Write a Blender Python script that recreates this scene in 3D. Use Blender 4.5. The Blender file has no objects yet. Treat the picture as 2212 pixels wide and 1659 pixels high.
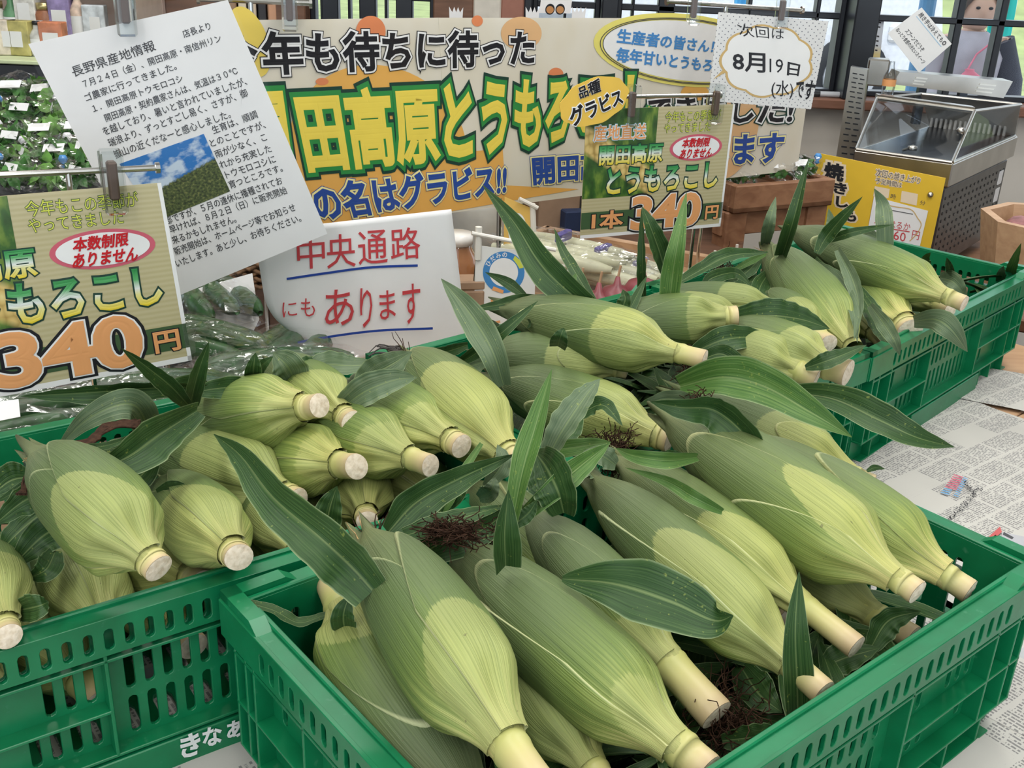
import bpy, math, random
import numpy as np
from mathutils import Vector
random.seed(7); RNG = np.random.default_rng(7)
S = bpy.context.scene
C = bpy.context.collection
# ---------------------------------------------------------------- camera
RIM = 0.85                      # height of the crate rims above the floor
CAMZ = RIM + 0.44
F, CX, CY = 2273.05, 1106.0, 829.5
Rr = np.array([0.9990602623, 0.0170022899, 0.0398687144])      # camera right
Rd = np.array([0.0433427301, -0.3919068358, -0.9189833730])    # camera down
Rf = np.array([0.0, 0.9198477886, -0.3922754718])              # camera forward
CAM = np.array([0, 0, CAMZ])
cd = bpy.data.cameras.new('camera'); co = bpy.data.objects.new('camera', cd); C.objects.link(co)
cd.sensor_fit = 'HORIZONTAL'; cd.sensor_width = 36.0; cd.lens = 36.0 * F / 2212.0; cd.clip_start = 0.02; cd.clip_end = 200
from mathutils import Matrix
co.matrix_world = Matrix(((Rr[0], -Rd[0], -Rf[0], 0), (Rr[1], -Rd[1], -Rf[1], 0), (Rr[2], -Rd[2], -Rf[2], CAMZ), (0, 0, 0, 1)))
S.camera = co
# ---------------------------------------------------------------- world, sun, ceiling lamps, exposure
S.view_settings.view_transform = 'Standard'; S.view_settings.look = 'None'
S.view_settings.gamma = 1.0; S.view_settings.use_curve_mapping = False
S.view_settings.exposure = -0.36
S.cycles.max_bounces = 4; S.cycles.diffuse_bounces = 2; S.cycles.glossy_bounces = 2; S.cycles.transmission_bounces = 4; S.cycles.transparent_max_bounces = 8; S.cycles.caustics_reflective = False; S.cycles.caustics_refractive = False
W = bpy.data.worlds.new('world'); S.world = W; W.use_nodes = True
bg = W.node_tree.nodes['Background']; bg.inputs[0].default_value = (0.80, 0.90, 1.0, 1); bg.inputs[1].default_value = 2.3
sd = bpy.data.lights.new('sun', 'SUN'); sd.energy = 2.2; sd.angle = 0.02; sd.color = (1, .97, .9)
so = bpy.data.objects.new('sun', sd); C.objects.link(so); so.rotation_euler = (math.radians(38), 0, math.radians(15))
for (lx, ly, sx, sy, e) in ((-0.75, 0.75, 0.25, 1.9, 27), (0.75, 0.95, 0.25, 1.9, 34), (-0.6, 2.5, 1.6, 0.25, 22), (1.5, 2.2, 1.6, 0.25, 16), (-.8, -1.3, 0.25, 1.9, 34), (.8, -1.3, 0.25, 1.9, 34)):
    ld = bpy.data.lights.new('ceiling_tube', 'AREA'); ld.shape = 'RECTANGLE'; ld.size = sx; ld.size_y = sy; ld.energy = e; ld.color = (1, .975, .93)
    lo = bpy.data.objects.new('ceiling_tube', ld); C.objects.link(lo); lo.location = (lx, ly, 2.72)
# ---------------------------------------------------------------- helpers
def ray(px, py): return Rr * ((px - CX) / F) + Rd * ((py - CY) / F) + Rf
def G(px, py, z=0.0):
    "point seen at px,py lying at height z above the crate rims"
    d = ray(px, py); return CAM + d * ((RIM + z - CAMZ) / d[2])
def DP(px, py, dep): return CAM + ray(px, py) * dep
def pix(P):
    q = np.asarray(P, float) - CAM; z = q @ Rf; return CX + F * (q @ Rr) / z, CY + F * (q @ Rd) / z
class Plane:
    def __init__(s, px, py, dep, yaw, tilt=0.0):
        s.Q = DP(px, py, dep); y = math.radians(yaw); t = math.radians(tilt)
        n = np.array([math.sin(y), -math.cos(y), 0]); s.N = n * math.cos(t) + np.array([0, 0, 1]) * math.sin(t); s.U = np.array([math.cos(y), math.sin(y), 0])
    def hit(s, px, py, w=0.0):
        d = ray(px, py); return CAM + d * (((s.Q - CAM) @ s.N) / (d @ s.N)) + s.N * w
    def hits(s, px, py, w):
        d = ((px - CX) / F)[:, None] * Rr + ((py - CY) / F)[:, None] * Rd + Rf; return CAM + d * (((s.Q - CAM) @ s.N) / (d @ s.N))[:, None] + s.N * np.asarray(w)[:, None]
def homog(q):
    (x0, y0), (x1, y1), (x2, y2), (x3, y3) = q   # TL TR BR BL <- (0,0)(1,0)(1,1)(0,1)
    dx1, dx2, dx3 = x1 - x2, x3 - x2, x0 - x1 + x2 - x3
    dy1, dy2, dy3 = y1 - y2, y3 - y2, y0 - y1 + y2 - y3
    det = dx1 * dy2 - dx2 * dy1
    g = (dx3 * dy2 - dx2 * dy3) / det; h = (dx1 * dy3 - dx3 * dy1) / det
    a, b, c = x1 - x0 + g * x1, x3 - x0 + h * x3, x0
    d, e, f = y1 - y0 + g * y1, y3 - y0 + h * y3, y0
    def m(u, v):
        k = g * u + h * v + 1; return (a * u + b * v + c) / k, (d * u + e * v + f) / k
    return m
def link(o, parent=None):
    C.objects.link(o)
    if parent is not None:
        o.parent = parent
        if parent.type == 'EMPTY' and parent.parent is None: o.matrix_parent_inverse = parent.matrix_basis.inverted()
    return o
def obj(name, v, f, mat, parent=None, smooth=False, attrs=None):
    me = bpy.data.meshes.new(name); me.from_pydata(np.asarray(v, float).reshape(-1, 3), [], f); me.update()
    if smooth: me.shade_smooth()
    if attrs:
        for k, a in attrs.items():
            at = me.attributes.new(k, 'FLOAT', 'POINT'); at.data.foreach_set('value', np.asarray(a, np.float32))
    if mat is not None: me.materials.append(mat)
    return link(bpy.data.objects.new(name, me), parent)
def empty(name, loc=(0, 0, 0), label=None, cat=None, group=None):
    o = bpy.data.objects.new(name, None); o.empty_display_size = .02; o.location = tuple(map(float, loc)); C.objects.link(o)
    return tag(o, label, cat, group) if label else o
def tag(o, label=None, cat=None, group=None, kind=None):
    if label: o['label'] = label
    if cat: o['category'] = cat
    if group: o['group'] = group
    if kind: o['kind'] = kind
    return o
class MB:
    "collects shapes into one mesh"
    def __init__(s): s.v = []; s.f = []
    def add(s, v, f):
        n = len(s.v); s.v += list(v); s.f += [tuple(i + n for i in q) for q in f]; return s
    def box(s, lo, hi, M=None):
        (a, b, c), (d, e, g) = lo, hi
        v = [(a, b, c), (d, b, c), (d, e, c), (a, e, c), (a, b, g), (d, b, g), (d, e, g), (a, e, g)]
        if M is not None: v = [M(p) for p in v]
        return s.add(v, [(0, 3, 2, 1), (4, 5, 6, 7), (0, 1, 5, 4), (1, 2, 6, 5), (2, 3, 7, 6), (3, 0, 4, 7)])
    def bbox(s, lo, hi, b=.002, M=None):
        "box with chamfered edges"
        lo = np.array(lo, float); hi = np.array(hi, float); b = min(b, *(abs(hi - lo) * .45)); c = (lo + hi) / 2; h = (hi - lo) / 2; v = []; idx = {}
        for sx in (-1, 1):
            for sy in (-1, 1):
                for sz in (-1, 1):
                    sg = np.array([sx, sy, sz])
                    for ax in range(3):
                        q = h - b; q[ax] = h[ax]; idx[(sx, sy, sz, ax)] = len(v); v.append(c + sg * q)
        f = []
        for ax in range(3):
            o = [i for i in range(3) if i != ax]
            for sg in (-1, 1):
                q = []
                for (p, r) in ((-1, -1), (1, -1), (1, 1), (-1, 1)):
                    t = [0, 0, 0]; t[ax] = sg; t[o[0]] = p; t[o[1]] = r; q.append(idx[(*t, ax)])
                f.append(q)
        for ax in range(3):
            o = [i for i in range(3) if i != ax]
            for p in (-1, 1):
                for r in (-1, 1):
                    t = [0, 0, 0]; t[o[0]] = p; t[o[1]] = r
                    t[ax] = -1; a1 = idx[(*t, o[0])]; a2 = idx[(*t, o[1])]
                    t[ax] = 1; b1 = idx[(*t, o[0])]; b2 = idx[(*t, o[1])]
                    f.append((a1, b1, b2, a2))
        for sx in (-1, 1):
            for sy in (-1, 1):
                for sz in (-1, 1): f.append([idx[(sx, sy, sz, a)] for a in range(3)])
        if M is not None: v = [M(p) for p in v]
        return s.add(v, f)
    def tube(s, pts, r, n=8, cap=True):
        P = [np.array(p, float) for p in pts]; rr = r if hasattr(r, '__len__') else [r] * len(P); v = []; f = []; ref = None
        for i, p in enumerate(P):
            t = P[min(i + 1, len(P) - 1)] - P[max(i - 1, 0)]; t /= (np.linalg.norm(t) + 1e-12)
            if ref is None: ref = np.array([0, 0, 1.]) if abs(t[2]) < .9 else np.array([1., 0, 0])
            a = np.cross(t, ref); a /= np.linalg.norm(a) + 1e-12; b = np.cross(a, t); ref = b
            for k in range(n):
                th = 2 * math.pi * k / n; v.append(p + rr[i] * (a * math.cos(th) + b * math.sin(th)))
        for i in range(len(P) - 1):
            for k in range(n): f.append((i * n + k, i * n + (k + 1) % n, (i + 1) * n + (k + 1) % n, (i + 1) * n + k))
        if cap: f.append(tuple(range(n))); f.append(tuple((len(P) - 1) * n + k for k in reversed(range(n))))
        return s.add(v, f)
    def lathe(s, prof, n=20, M=None, cap=True):
        v = []; f = []
        for (r, z) in prof:
            for k in range(n): th = 2 * math.pi * k / n; v.append((r * math.cos(th), r * math.sin(th), z))
        for i in range(len(prof) - 1):
            for k in range(n): f.append((i * n + k, i * n + (k + 1) % n, (i + 1) * n + (k + 1) % n, (i + 1) * n + k))
        if cap: f.append(tuple(reversed(range(n)))); f.append(tuple((len(prof) - 1) * n + k for k in range(n)))
        if M is not None: v = [M(p) for p in v]
        return s.add(v, f)
    def build(s, name, mat, parent=None, smooth=False): return obj(name, s.v, s.f, mat, parent, smooth)
def frame(o, yaw):
    "local (x along yaw, y to the back, z up) -> world"
    y = math.radians(yaw); c, n = math.cos(y), math.sin(y); o = np.array(o, float)
    return lambda p: np.array([o[0] + p[0] * c - p[1] * n, o[1] + p[0] * n + p[1] * c, o[2] + p[2]])
def catmull(P, n):
    P = np.array(P, float)
    if len(P) == 2: return np.array([P[0] + (P[1] - P[0]) * t for t in np.linspace(0, 1, n)])
    Q = np.vstack([2 * P[0] - P[1], P, 2 * P[-1] - P[-2]]); out = []; m = len(P) - 1
    for t in np.linspace(0, m - 1e-9, n):
        i = int(t); u = t - i; a, b, c, d = Q[i:i + 4]
        out.append(.5 * ((2 * b) + (c - a) * u + (2 * a - 5 * b + 4 * c - d) * u * u + (3 * b - a - 3 * c + d) * u ** 3))
    return np.array(out)
# ---------------------------------------------------------------- materials
MATS = {}
def nt(name):
    m = bpy.data.materials.new(name); m.use_nodes = True; t = m.node_tree
    return m, t.nodes, t.links, t.nodes['Principled BSDF']
def setp(b, **k):
    for a, v in k.items():
        s = b.inputs[a.replace('_', ' ')]
        s.default_value = (*v, 1) if isinstance(v, tuple) and len(v) == 3 else v
def N(ns, typ, **k):
    n = ns.new('ShaderNode' + typ)
    for a, v in k.items(): setattr(n, a, v)
    return n
def ramp(ns, stops, interp='LINEAR'):
    r = N(ns, 'ValToRGB'); r.color_ramp.interpolation = interp; e = r.color_ramp.elements
    while len(e) < len(stops): e.new(.5)
    for i, (p, c) in enumerate(stops): e[i].position = p; e[i].color = (*c, 1) if len(c) == 3 else c
    return r
def math_(ns, ls, op, a, b=None, c=None):
    n = N(ns, 'Math', operation=op)
    for i, x in enumerate((a, b, c)):
        if x is None: continue
        if hasattr(x, 'node'): ls.new(x, n.inputs[i])
        else: n.inputs[i].default_value = x
    return n.outputs[0]
def mixc(ns, ls, fac, a, b, typ='MIX'):
    n = N(ns, 'Mix', data_type='RGBA', blend_type=typ)
    for i, x in ((0, fac), (6, a), (7, b)):
        if hasattr(x, 'node'): ls.new(x, n.inputs[i])
        else: n.inputs[i].default_value = (*x, 1) if isinstance(x, tuple) and len(x) == 3 else x
    return n.outputs[2]
def plain(name, col, rough=.5, metal=0., spec=.5, var=.08, scale=30., bump=0., coat=0., trans=0., sss=0.):
    "procedural: noise-varied colour, optional fine relief"
    if name in MATS: return MATS[name]
    m, ns, ls, b = nt(name); tc = N(ns, 'TexCoord'); no = N(ns, 'TexNoise'); no.inputs['Scale'].default_value = scale; no.inputs['Detail'].default_value = 4
    ls.new(tc.outputs['Object'], no.inputs['Vector'])
    r = ramp(ns, [(.3, tuple(max(0, c * (1 - var)) for c in col)), (.7, tuple(min(1, c * (1 + var)) for c in col))]); ls.new(no.outputs['Fac'], r.inputs[0]); ls.new(r.outputs[0], b.inputs['Base Color'])
    setp(b, Roughness=rough, Metallic=metal); b.inputs['Specular IOR Level'].default_value = spec
    if coat: b.inputs['Coat Weight'].default_value = coat; b.inputs['Coat Roughness'].default_value = .06
    if trans: b.inputs['Transmission Weight'].default_value = trans
    if bump:
        bp = N(ns, 'Bump'); bp.inputs['Strength'].default_value = bump; bp.inputs['Distance'].default_value = .002; ls.new(no.outputs['Fac'], bp.inputs['Height']); ls.new(bp.outputs[0], b.inputs['Normal'])
    MATS[name] = m; return m
def ink(name, col, rough=.55): return plain(name, col, rough, var=.03, spec=.3)
def glow(name, col, st):
    m, ns, ls, b = nt(name); setp(b, Base_Color=col, Emission_Color=col, Emission_Strength=st); MATS[name] = m; return m
def film(name, tint=(1, 1, 1), gl=.35, rough=.08, wrinkle=.5, scale=40):
    "clear plastic film: see-through with wrinkled gloss"
    m, ns, ls, b = nt(name); out = ns['Material Output']; ns.remove(b)
    tr = N(ns, 'BsdfTransparent'); tr.inputs[0].default_value = (*tint, 1); g = N(ns, 'BsdfGlossy'); g.inputs['Roughness'].default_value = rough
    fr = N(ns, 'Fresnel'); fr.inputs[0].default_value = 1.45
    if wrinkle > .2:
        tc = N(ns, 'TexCoord'); no = N(ns, 'TexNoise'); no.inputs['Scale'].default_value = scale; no.inputs['Detail'].default_value = 1; no.inputs['Distortion'].default_value = 1.2; ls.new(tc.outputs['Object'], no.inputs['Vector'])
        bp = N(ns, 'Bump'); bp.inputs['Strength'].default_value = wrinkle; bp.inputs['Distance'].default_value = .01; ls.new(no.outputs['Fac'], bp.inputs['Height']); ls.new(bp.outputs[0], g.inputs['Normal']); ls.new(bp.outputs[0], fr.inputs['Normal'])
    fac = math_(ns, ls, 'MULTIPLY_ADD', fr.outputs[0], min(1., gl * 1.4), gl * .06)
    mx = N(ns, 'MixShader'); ls.new(fac, mx.inputs[0]); ls.new(tr.outputs[0], mx.inputs[1]); ls.new(g.outputs[0], mx.inputs[2]); ls.new(mx.outputs[0], out.inputs[0])
    MATS[name] = m; return m
def attr(ns, n): a = N(ns, 'Attribute'); a.attribute_name = n; return a.outputs['Fac']
def husk_mat():
    m, ns, ls, b = nt('corn_husk')
    t, th, mk, ed = attr(ns, 'tt'), attr(ns, 'th'), attr(ns, 'mk'), attr(ns, 'ed'); wr = attr(ns, 'wr')
    oi = N(ns, 'ObjectInfo')
    # veins: noise stretched along the ear
    cb = N(ns, 'CombineXYZ'); ls.new(math_(ns, ls, 'MULTIPLY', th, 13.), cb.inputs[0]); ls.new(math_(ns, ls, 'MULTIPLY', t, 1.6), cb.inputs[1]); ls.new(math_(ns, ls, 'MULTIPLY', oi.outputs['Random'], 50.), cb.inputs[2])
    v1 = N(ns, 'TexNoise'); v1.inputs['Scale'].default_value = 1.; v1.inputs['Detail'].default_value = 3; ls.new(cb.outputs[0], v1.inputs['Vector'])
    cb2 = N(ns, 'CombineXYZ'); ls.new(math_(ns, ls, 'MULTIPLY', th, 40.), cb2.inputs[0]); ls.new(math_(ns, ls, 'MULTIPLY', t, 2.2), cb2.inputs[1])
    v2 = N(ns, 'TexNoise'); v2.inputs['Scale'].default_value = 1.; v2.inputs['Detail'].default_value = 2; ls.new(cb2.outputs[0], v2.inputs['Vector'])
    tc = N(ns, 'TexCoord'); no = N(ns, 'TexNoise'); no.inputs['Scale'].default_value = 22; no.inputs['Detail'].default_value = 3; ls.new(tc.outputs['Object'], no.inputs['Vector'])
    tn = math_(ns, ls, 'ADD', t, math_(ns, ls, 'MULTIPLY', math_(ns, ls, 'SUBTRACT', v1.outputs['Fac'], .5), .30))
    body = ramp(ns, [(0., (.16, .19, .08)), (.16, (.100, .142, .055)), (.42, (.115, .170, .055)), (.60, (.165, .235, .060)), (.72, (.28, .335, .095)), (.81, (.48, .47, .18)), (.88, (.53, .48, .20)), (1., (.55, .47, .22))]); ls.new(tn, body.inputs[0])
    # pale area that was covered by an outer husk
    mkn = math_(ns, ls, 'ADD', mk, math_(ns, ls, 'MULTIPLY', math_(ns, ls, 'SUBTRACT', v2.outputs['Fac'], .5), .5))
    mr = ramp(ns, [(.47, (0, 0, 0)), (.55, (1, 1, 1))]); ls.new(mkn, mr.inputs[0])
    pale = mixc(ns, ls, math_(ns, ls, 'MULTIPLY', mr.outputs[0], .62), body.outputs[0], (.40, .43, .155))
    # bluish waxy bloom on the upper husk
    wax = mixc(ns, ls, math_(ns, ls, 'MULTIPLY', no.outputs['Fac'], wr), pale, (.175, .21, .125))
    vr = ramp(ns, [(.30, (.62, .68, .55)), (.52, (1, 1, 1)), (.72, (1.18, 1.16, 1.1))]); ls.new(v2.outputs['Fac'], vr.inputs[0])
    col = mixc(ns, ls, .75, wax, vr.outputs[0], 'MULTIPLY')
    er = ramp(ns, [(.35, (0, 0, 0)), (.8, (1, 1, 1))]); ls.new(ed, er.inputs[0])
    col = mixc(ns, ls, math_(ns, ls, 'MULTIPLY', er.outputs[0], .85), col, (.52, .55, .30))
    rv = ramp(ns, [(0, (.80, .84, .82)), (.5, (1, 1, 1)), (1, (1.10, 1.06, .96))]); ls.new(oi.outputs['Random'], rv.inputs[0]); col = mixc(ns, ls, 1., col, rv.outputs[0], 'MULTIPLY')
    vo = N(ns, 'TexNoise'); vo.inputs['Scale'].default_value = 240; ls.new(tc.outputs['Object'], vo.inputs['Vector'])
    sp = ramp(ns, [(.735, (0, 0, 0)), (.76, (1, 1, 1))]); ls.new(vo.outputs['Fac'], sp.inputs[0])
    col = mixc(ns, ls, math_(ns, ls, 'MULTIPLY', sp.outputs[0], .55), col, (.10, .09, .04))
    ls.new(col, b.inputs['Base Color'])
    bp = N(ns, 'Bump'); bp.inputs['Strength'].default_value = .55; bp.inputs['Distance'].default_value = .0012; ls.new(v2.outputs['Fac'], bp.inputs['Height']); ls.new(bp.outputs[0], b.inputs['Normal'])
    setp(b, Roughness=.48); b.inputs['Specular IOR Level'].default_value = .35
    return m
def leaf_mat(name, dark, mid, lite):
    m, ns, ls, b = nt(name)
    t, s = attr(ns, 'tt'), attr(ns, 'ss'); oi = N(ns, 'ObjectInfo')
    cb = N(ns, 'CombineXYZ'); ls.new(math_(ns, ls, 'MULTIPLY', s, 16.), cb.inputs[0]); ls.new(math_(ns, ls, 'MULTIPLY', t, 3.), cb.inputs[1]); ls.new(math_(ns, ls, 'MULTIPLY', oi.outputs['Random'], 40.), cb.inputs[2])
    v = N(ns, 'TexNoise'); v.inputs['Scale'].default_value = 1.; v.inputs['Detail'].default_value = 2; ls.new(cb.outputs[0], v.inputs['Vector'])
    r = ramp(ns, [(.3, dark), (.52, mid), (.72, lite)]); ls.new(v.outputs['Fac'], r.inputs[0])
    a = math_(ns, ls, 'ABSOLUTE', s)
    er = ramp(ns, [(.93, (0, 0, 0)), (.985, (1, 1, 1))]); ls.new(a, er.inputs[0])
    mr = ramp(ns, [(.02, (1, 1, 1)), (.07, (0, 0, 0))]); ls.new(a, mr.inputs[0])
    col = mixc(ns, ls, math_(ns, ls, 'MULTIPLY', er.outputs[0], .65), r.outputs[0], (.28, .36, .18))
    col = mixc(ns, ls, math_(ns, ls, 'MULTIPLY', mr.outputs[0], .38), col, (.26, .34, .13))
    tc = N(ns, 'TexCoord'); sp = N(ns, 'TexNoise'); sp.inputs['Scale'].default_value = 320; ls.new(tc.outputs['Object'], sp.inputs['Vector'])
    big = N(ns, 'TexNoise'); big.inputs['Scale'].default_value = 18; ls.new(tc.outputs['Object'], big.inputs['Vector'])
    sr = ramp(ns, [(.70, (0, 0, 0)), (.76, (1, 1, 1))]); ls.new(math_(ns, ls, 'MULTIPLY_ADD', big.outputs['Fac'], .22, math_(ns, ls, 'SUBTRACT', sp.outputs['Fac'], .09)), sr.inputs[0])
    col = mixc(ns, ls, math_(ns, ls, 'MULTIPLY', sr.outputs[0], .4), col, (.32, .38, .08))
    ls.new(col, b.inputs['Base Color'])
    bp = N(ns, 'Bump'); bp.inputs['Strength'].default_value = .5; bp.inputs['Distance'].default_value = .001; ls.new(v.outputs['Fac'], bp.inputs['Height']); ls.new(bp.outputs[0], b.inputs['Normal'])
    setp(b, Roughness=.5); b.inputs['Specular IOR Level'].default_value = .35
    return m
def stalk_mat():
    m, ns, ls, b = nt('corn_stalk'); t = attr(ns, 'tt')
    tc = N(ns, 'TexCoord'); no = N(ns, 'TexNoise'); no.inputs['Scale'].default_value = 60; no.inputs['Detail'].default_value = 4; ls.new(tc.outputs['Object'], no.inputs['Vector'])
    r = ramp(ns, [(0., (.44, .46, .15)), (.35, (.52, .49, .19)), (.8, (.56, .46, .24)), (1., (.50, .38, .22))]); ls.new(math_(ns, ls, 'MULTIPLY_ADD', math_(ns, ls, 'SUBTRACT', no.outputs['Fac'], .5), .3, t), r.inputs[0])
    ls.new(r.outputs[0], b.inputs['Base Color']); setp(b, Roughness=.45)
    return m
def cut_mat():
    m, ns, ls, b = nt('cut_stalk_face'); tc = N(ns, 'TexCoord'); v = N(ns, 'TexVoronoi'); v.inputs['Scale'].default_value = 900; ls.new(tc.outputs['Object'], v.inputs['Vector'])
    no = N(ns, 'TexNoise'); no.inputs['Scale'].default_value = 260; no.inputs['Detail'].default_value = 4; ls.new(tc.outputs['Object'], no.inputs['Vector'])
    r = ramp(ns, [(.3, (.60, .50, .36)), (.6, (.78, .69, .55))]); ls.new(no.outputs['Fac'], r.inputs[0]); ls.new(r.outputs[0], b.inputs['Base Color'])
    bp = N(ns, 'Bump'); bp.inputs['Strength'].default_value = .6; bp.inputs['Distance'].default_value = .001; ls.new(no.outputs['Fac'], bp.inputs['Height']); ls.new(bp.outputs[0], b.inputs['Normal']); setp(b, Roughness=.65)
    return m
def wood_mat(name, a, b_, scale=6.):
    if name in MATS: return MATS[name]
    m, ns, ls, b = nt(name); tc = N(ns, 'TexCoord'); mp = N(ns, 'Mapping'); mp.inputs['Scale'].default_value = (1, 9, 9); ls.new(tc.outputs['Object'], mp.inputs[0])
    no = N(ns, 'TexNoise'); no.inputs['Scale'].default_value = scale; no.inputs['Detail'].default_value = 5; no.inputs['Distortion'].default_value = .6; ls.new(mp.outputs[0], no.inputs['Vector'])
    r = ramp(ns, [(.3, a), (.7, b_)]); ls.new(no.outputs['Fac'], r.inputs[0]); ls.new(r.outputs[0], b.inputs['Base Color']); setp(b, Roughness=.55)
    bp = N(ns, 'Bump'); bp.inputs['Strength'].default_value = .15; bp.inputs['Distance'].default_value = .002; ls.new(no.outputs['Fac'], bp.inputs['Height']); ls.new(bp.outputs[0], b.inputs['Normal'])
    MATS[name] = m; return m
def grad_mat(name, stops):
    m, ns, ls, b = nt(name); g = attr(ns, 'gv'); r = ramp(ns, stops); ls.new(g, r.inputs[0]); ls.new(r.outputs[0], b.inputs['Base Color']); setp(b, Roughness=.5); MATS[name] = m; return m
def crate_mat():
    m, ns, ls, b = nt('green_crate_plastic'); tc = N(ns, 'TexCoord'); no = N(ns, 'TexNoise'); no.inputs['Scale'].default_value = 35; no.inputs['Detail'].default_value = 5; ls.new(tc.outputs['Object'], no.inputs['Vector'])
    r = ramp(ns, [(.3, (.002, .140, .050)), (.7, (.004, .185, .070))]); ls.new(no.outputs['Fac'], r.inputs[0])
    sc = N(ns, 'TexNoise'); sc.inputs['Scale'].default_value = 110; sc.inputs['Detail'].default_value = 6; ls.new(tc.outputs['Object'], sc.inputs['Vector'])
    sr = ramp(ns, [(.66, (0, 0, 0)), (.78, (1, 1, 1))]); ls.new(sc.outputs['Fac'], sr.inputs[0])
    ls.new(mixc(ns, ls, math_(ns, ls, 'MULTIPLY', sr.outputs[0], .25), r.outputs[0], (.16, .38, .26)), b.inputs['Base Color'])
    setp(b, Roughness=.34); b.inputs['Specular IOR Level'].default_value = .5
    bp = N(ns, 'Bump'); bp.inputs['Strength'].default_value = .08; bp.inputs['Distance'].default_value = .001; ls.new(sc.outputs['Fac'], bp.inputs['Height']); ls.new(bp.outputs[0], b.inputs['Normal'])
    return m
HUSK = husk_mat(); STALK = stalk_mat(); CUT = cut_mat(); CRATE = crate_mat()
LEAF = [leaf_mat('corn_leaf', (.014, .046, .010), (.026, .072, .016), (.055, .11, .03)), leaf_mat('corn_leaf_grey', (.07, .12, .06), (.11, .165, .085), (.16, .21, .12)), leaf_mat('corn_leaf_light', (.035, .10, .018), (.07, .16, .03), (.13, .22, .06))]
SILK = plain('corn_silk', (.045, .022, .013), .8, spec=.15, var=.5, scale=300)
SILKP = plain('corn_silk_pale', (.36, .24, .10), .6, var=.5, scale=300)
WHITE = plain('white_paper', (.80, .80, .80), .5, var=.02); CARDW = plain('white_card', (.82, .82, .80), .35, var=.02, coat=.3)
CLEAR = film('clear_sleeve', gl=.12, wrinkle=.15, scale=15); BAG = film('clear_bag', gl=.13, rough=.16, wrinkle=.4, scale=45)
STEEL = plain('chrome_rod', (.62, .62, .60), .18, 1.0, var=.05); SST = plain('stainless_steel', (.50, .48, .44), .3, 1.0, var=.12, scale=12)
CLIP = film('clear_clip', tint=(.93, .95, .95), gl=.45, rough=.06, wrinkle=.1, scale=60); CLIPB = plain('clip_pad_brown', (.13, .08, .06), .5)
BLACK = plain('black_paint', (.012, .014, .018), .4); WOOD = wood_mat('brown_wood', (.20, .09, .045), (.33, .17, .09)); WOODL = wood_mat('pale_wood', (.42, .25, .14), (.56, .36, .21)); WOODD = wood_mat('dark_wood', (.09, .045, .025), (.17, .085, .05))
# ---------------------------------------------------------------- lettering
_tc = {}; _tf = {}
def glyphs(body, stroke=0., res=2, space=1.):
    "flat mesh of a line of text, in units of its own bounding box; stroke>0 adds a border round every letter"
    key = (body, stroke, res, space)
    if key in _tc: return _tc[key]
    def conv(fill, bev):
        cu = bpy.data.curves.new('t', 'FONT'); cu.body = body; cu.size = 1; cu.resolution_u = res; cu.space_character = space
        if not fill: cu.fill_mode = 'NONE'; cu.bevel_depth = bev; cu.bevel_resolution = 1
        ob = bpy.data.objects.new('t', cu); C.objects.link(ob); dg = bpy.context.evaluated_depsgraph_get()
        me = bpy.data.meshes.new_from_object(ob.evaluated_get(dg)); n = len(me.vertices)
        co_ = np.zeros(n * 3); me.vertices.foreach_get('co', co_); co_ = co_.reshape(-1, 3); f = [tuple(p.vertices) for p in me.polygons]
        bpy.data.objects.remove(ob); bpy.data.curves.remove(cu); bpy.data.meshes.remove(me); return co_, f
    fk = (body, res, space)
    if fk not in _tf: _tf[fk] = conv(True, 0)
    v, f = _tf[fk]; lo, hi = v[:, :2].min(0), v[:, :2].max(0)
    w = np.zeros(len(v))
    if stroke:
        v2, f2 = conv(False, stroke); n = len(v); w = np.r_[w, v2[:, 2] / stroke]
        v = np.vstack([v, v2]); f = f + [tuple(i + n for i in q) for q in f2]
    u = (v[:, 0] - lo[0]) / (hi[0] - lo[0]); t = 1 - (v[:, 1] - lo[1]) / (hi[1] - lo[1])
    _tc[key] = (u, t, w, f); return _tc[key]
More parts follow.
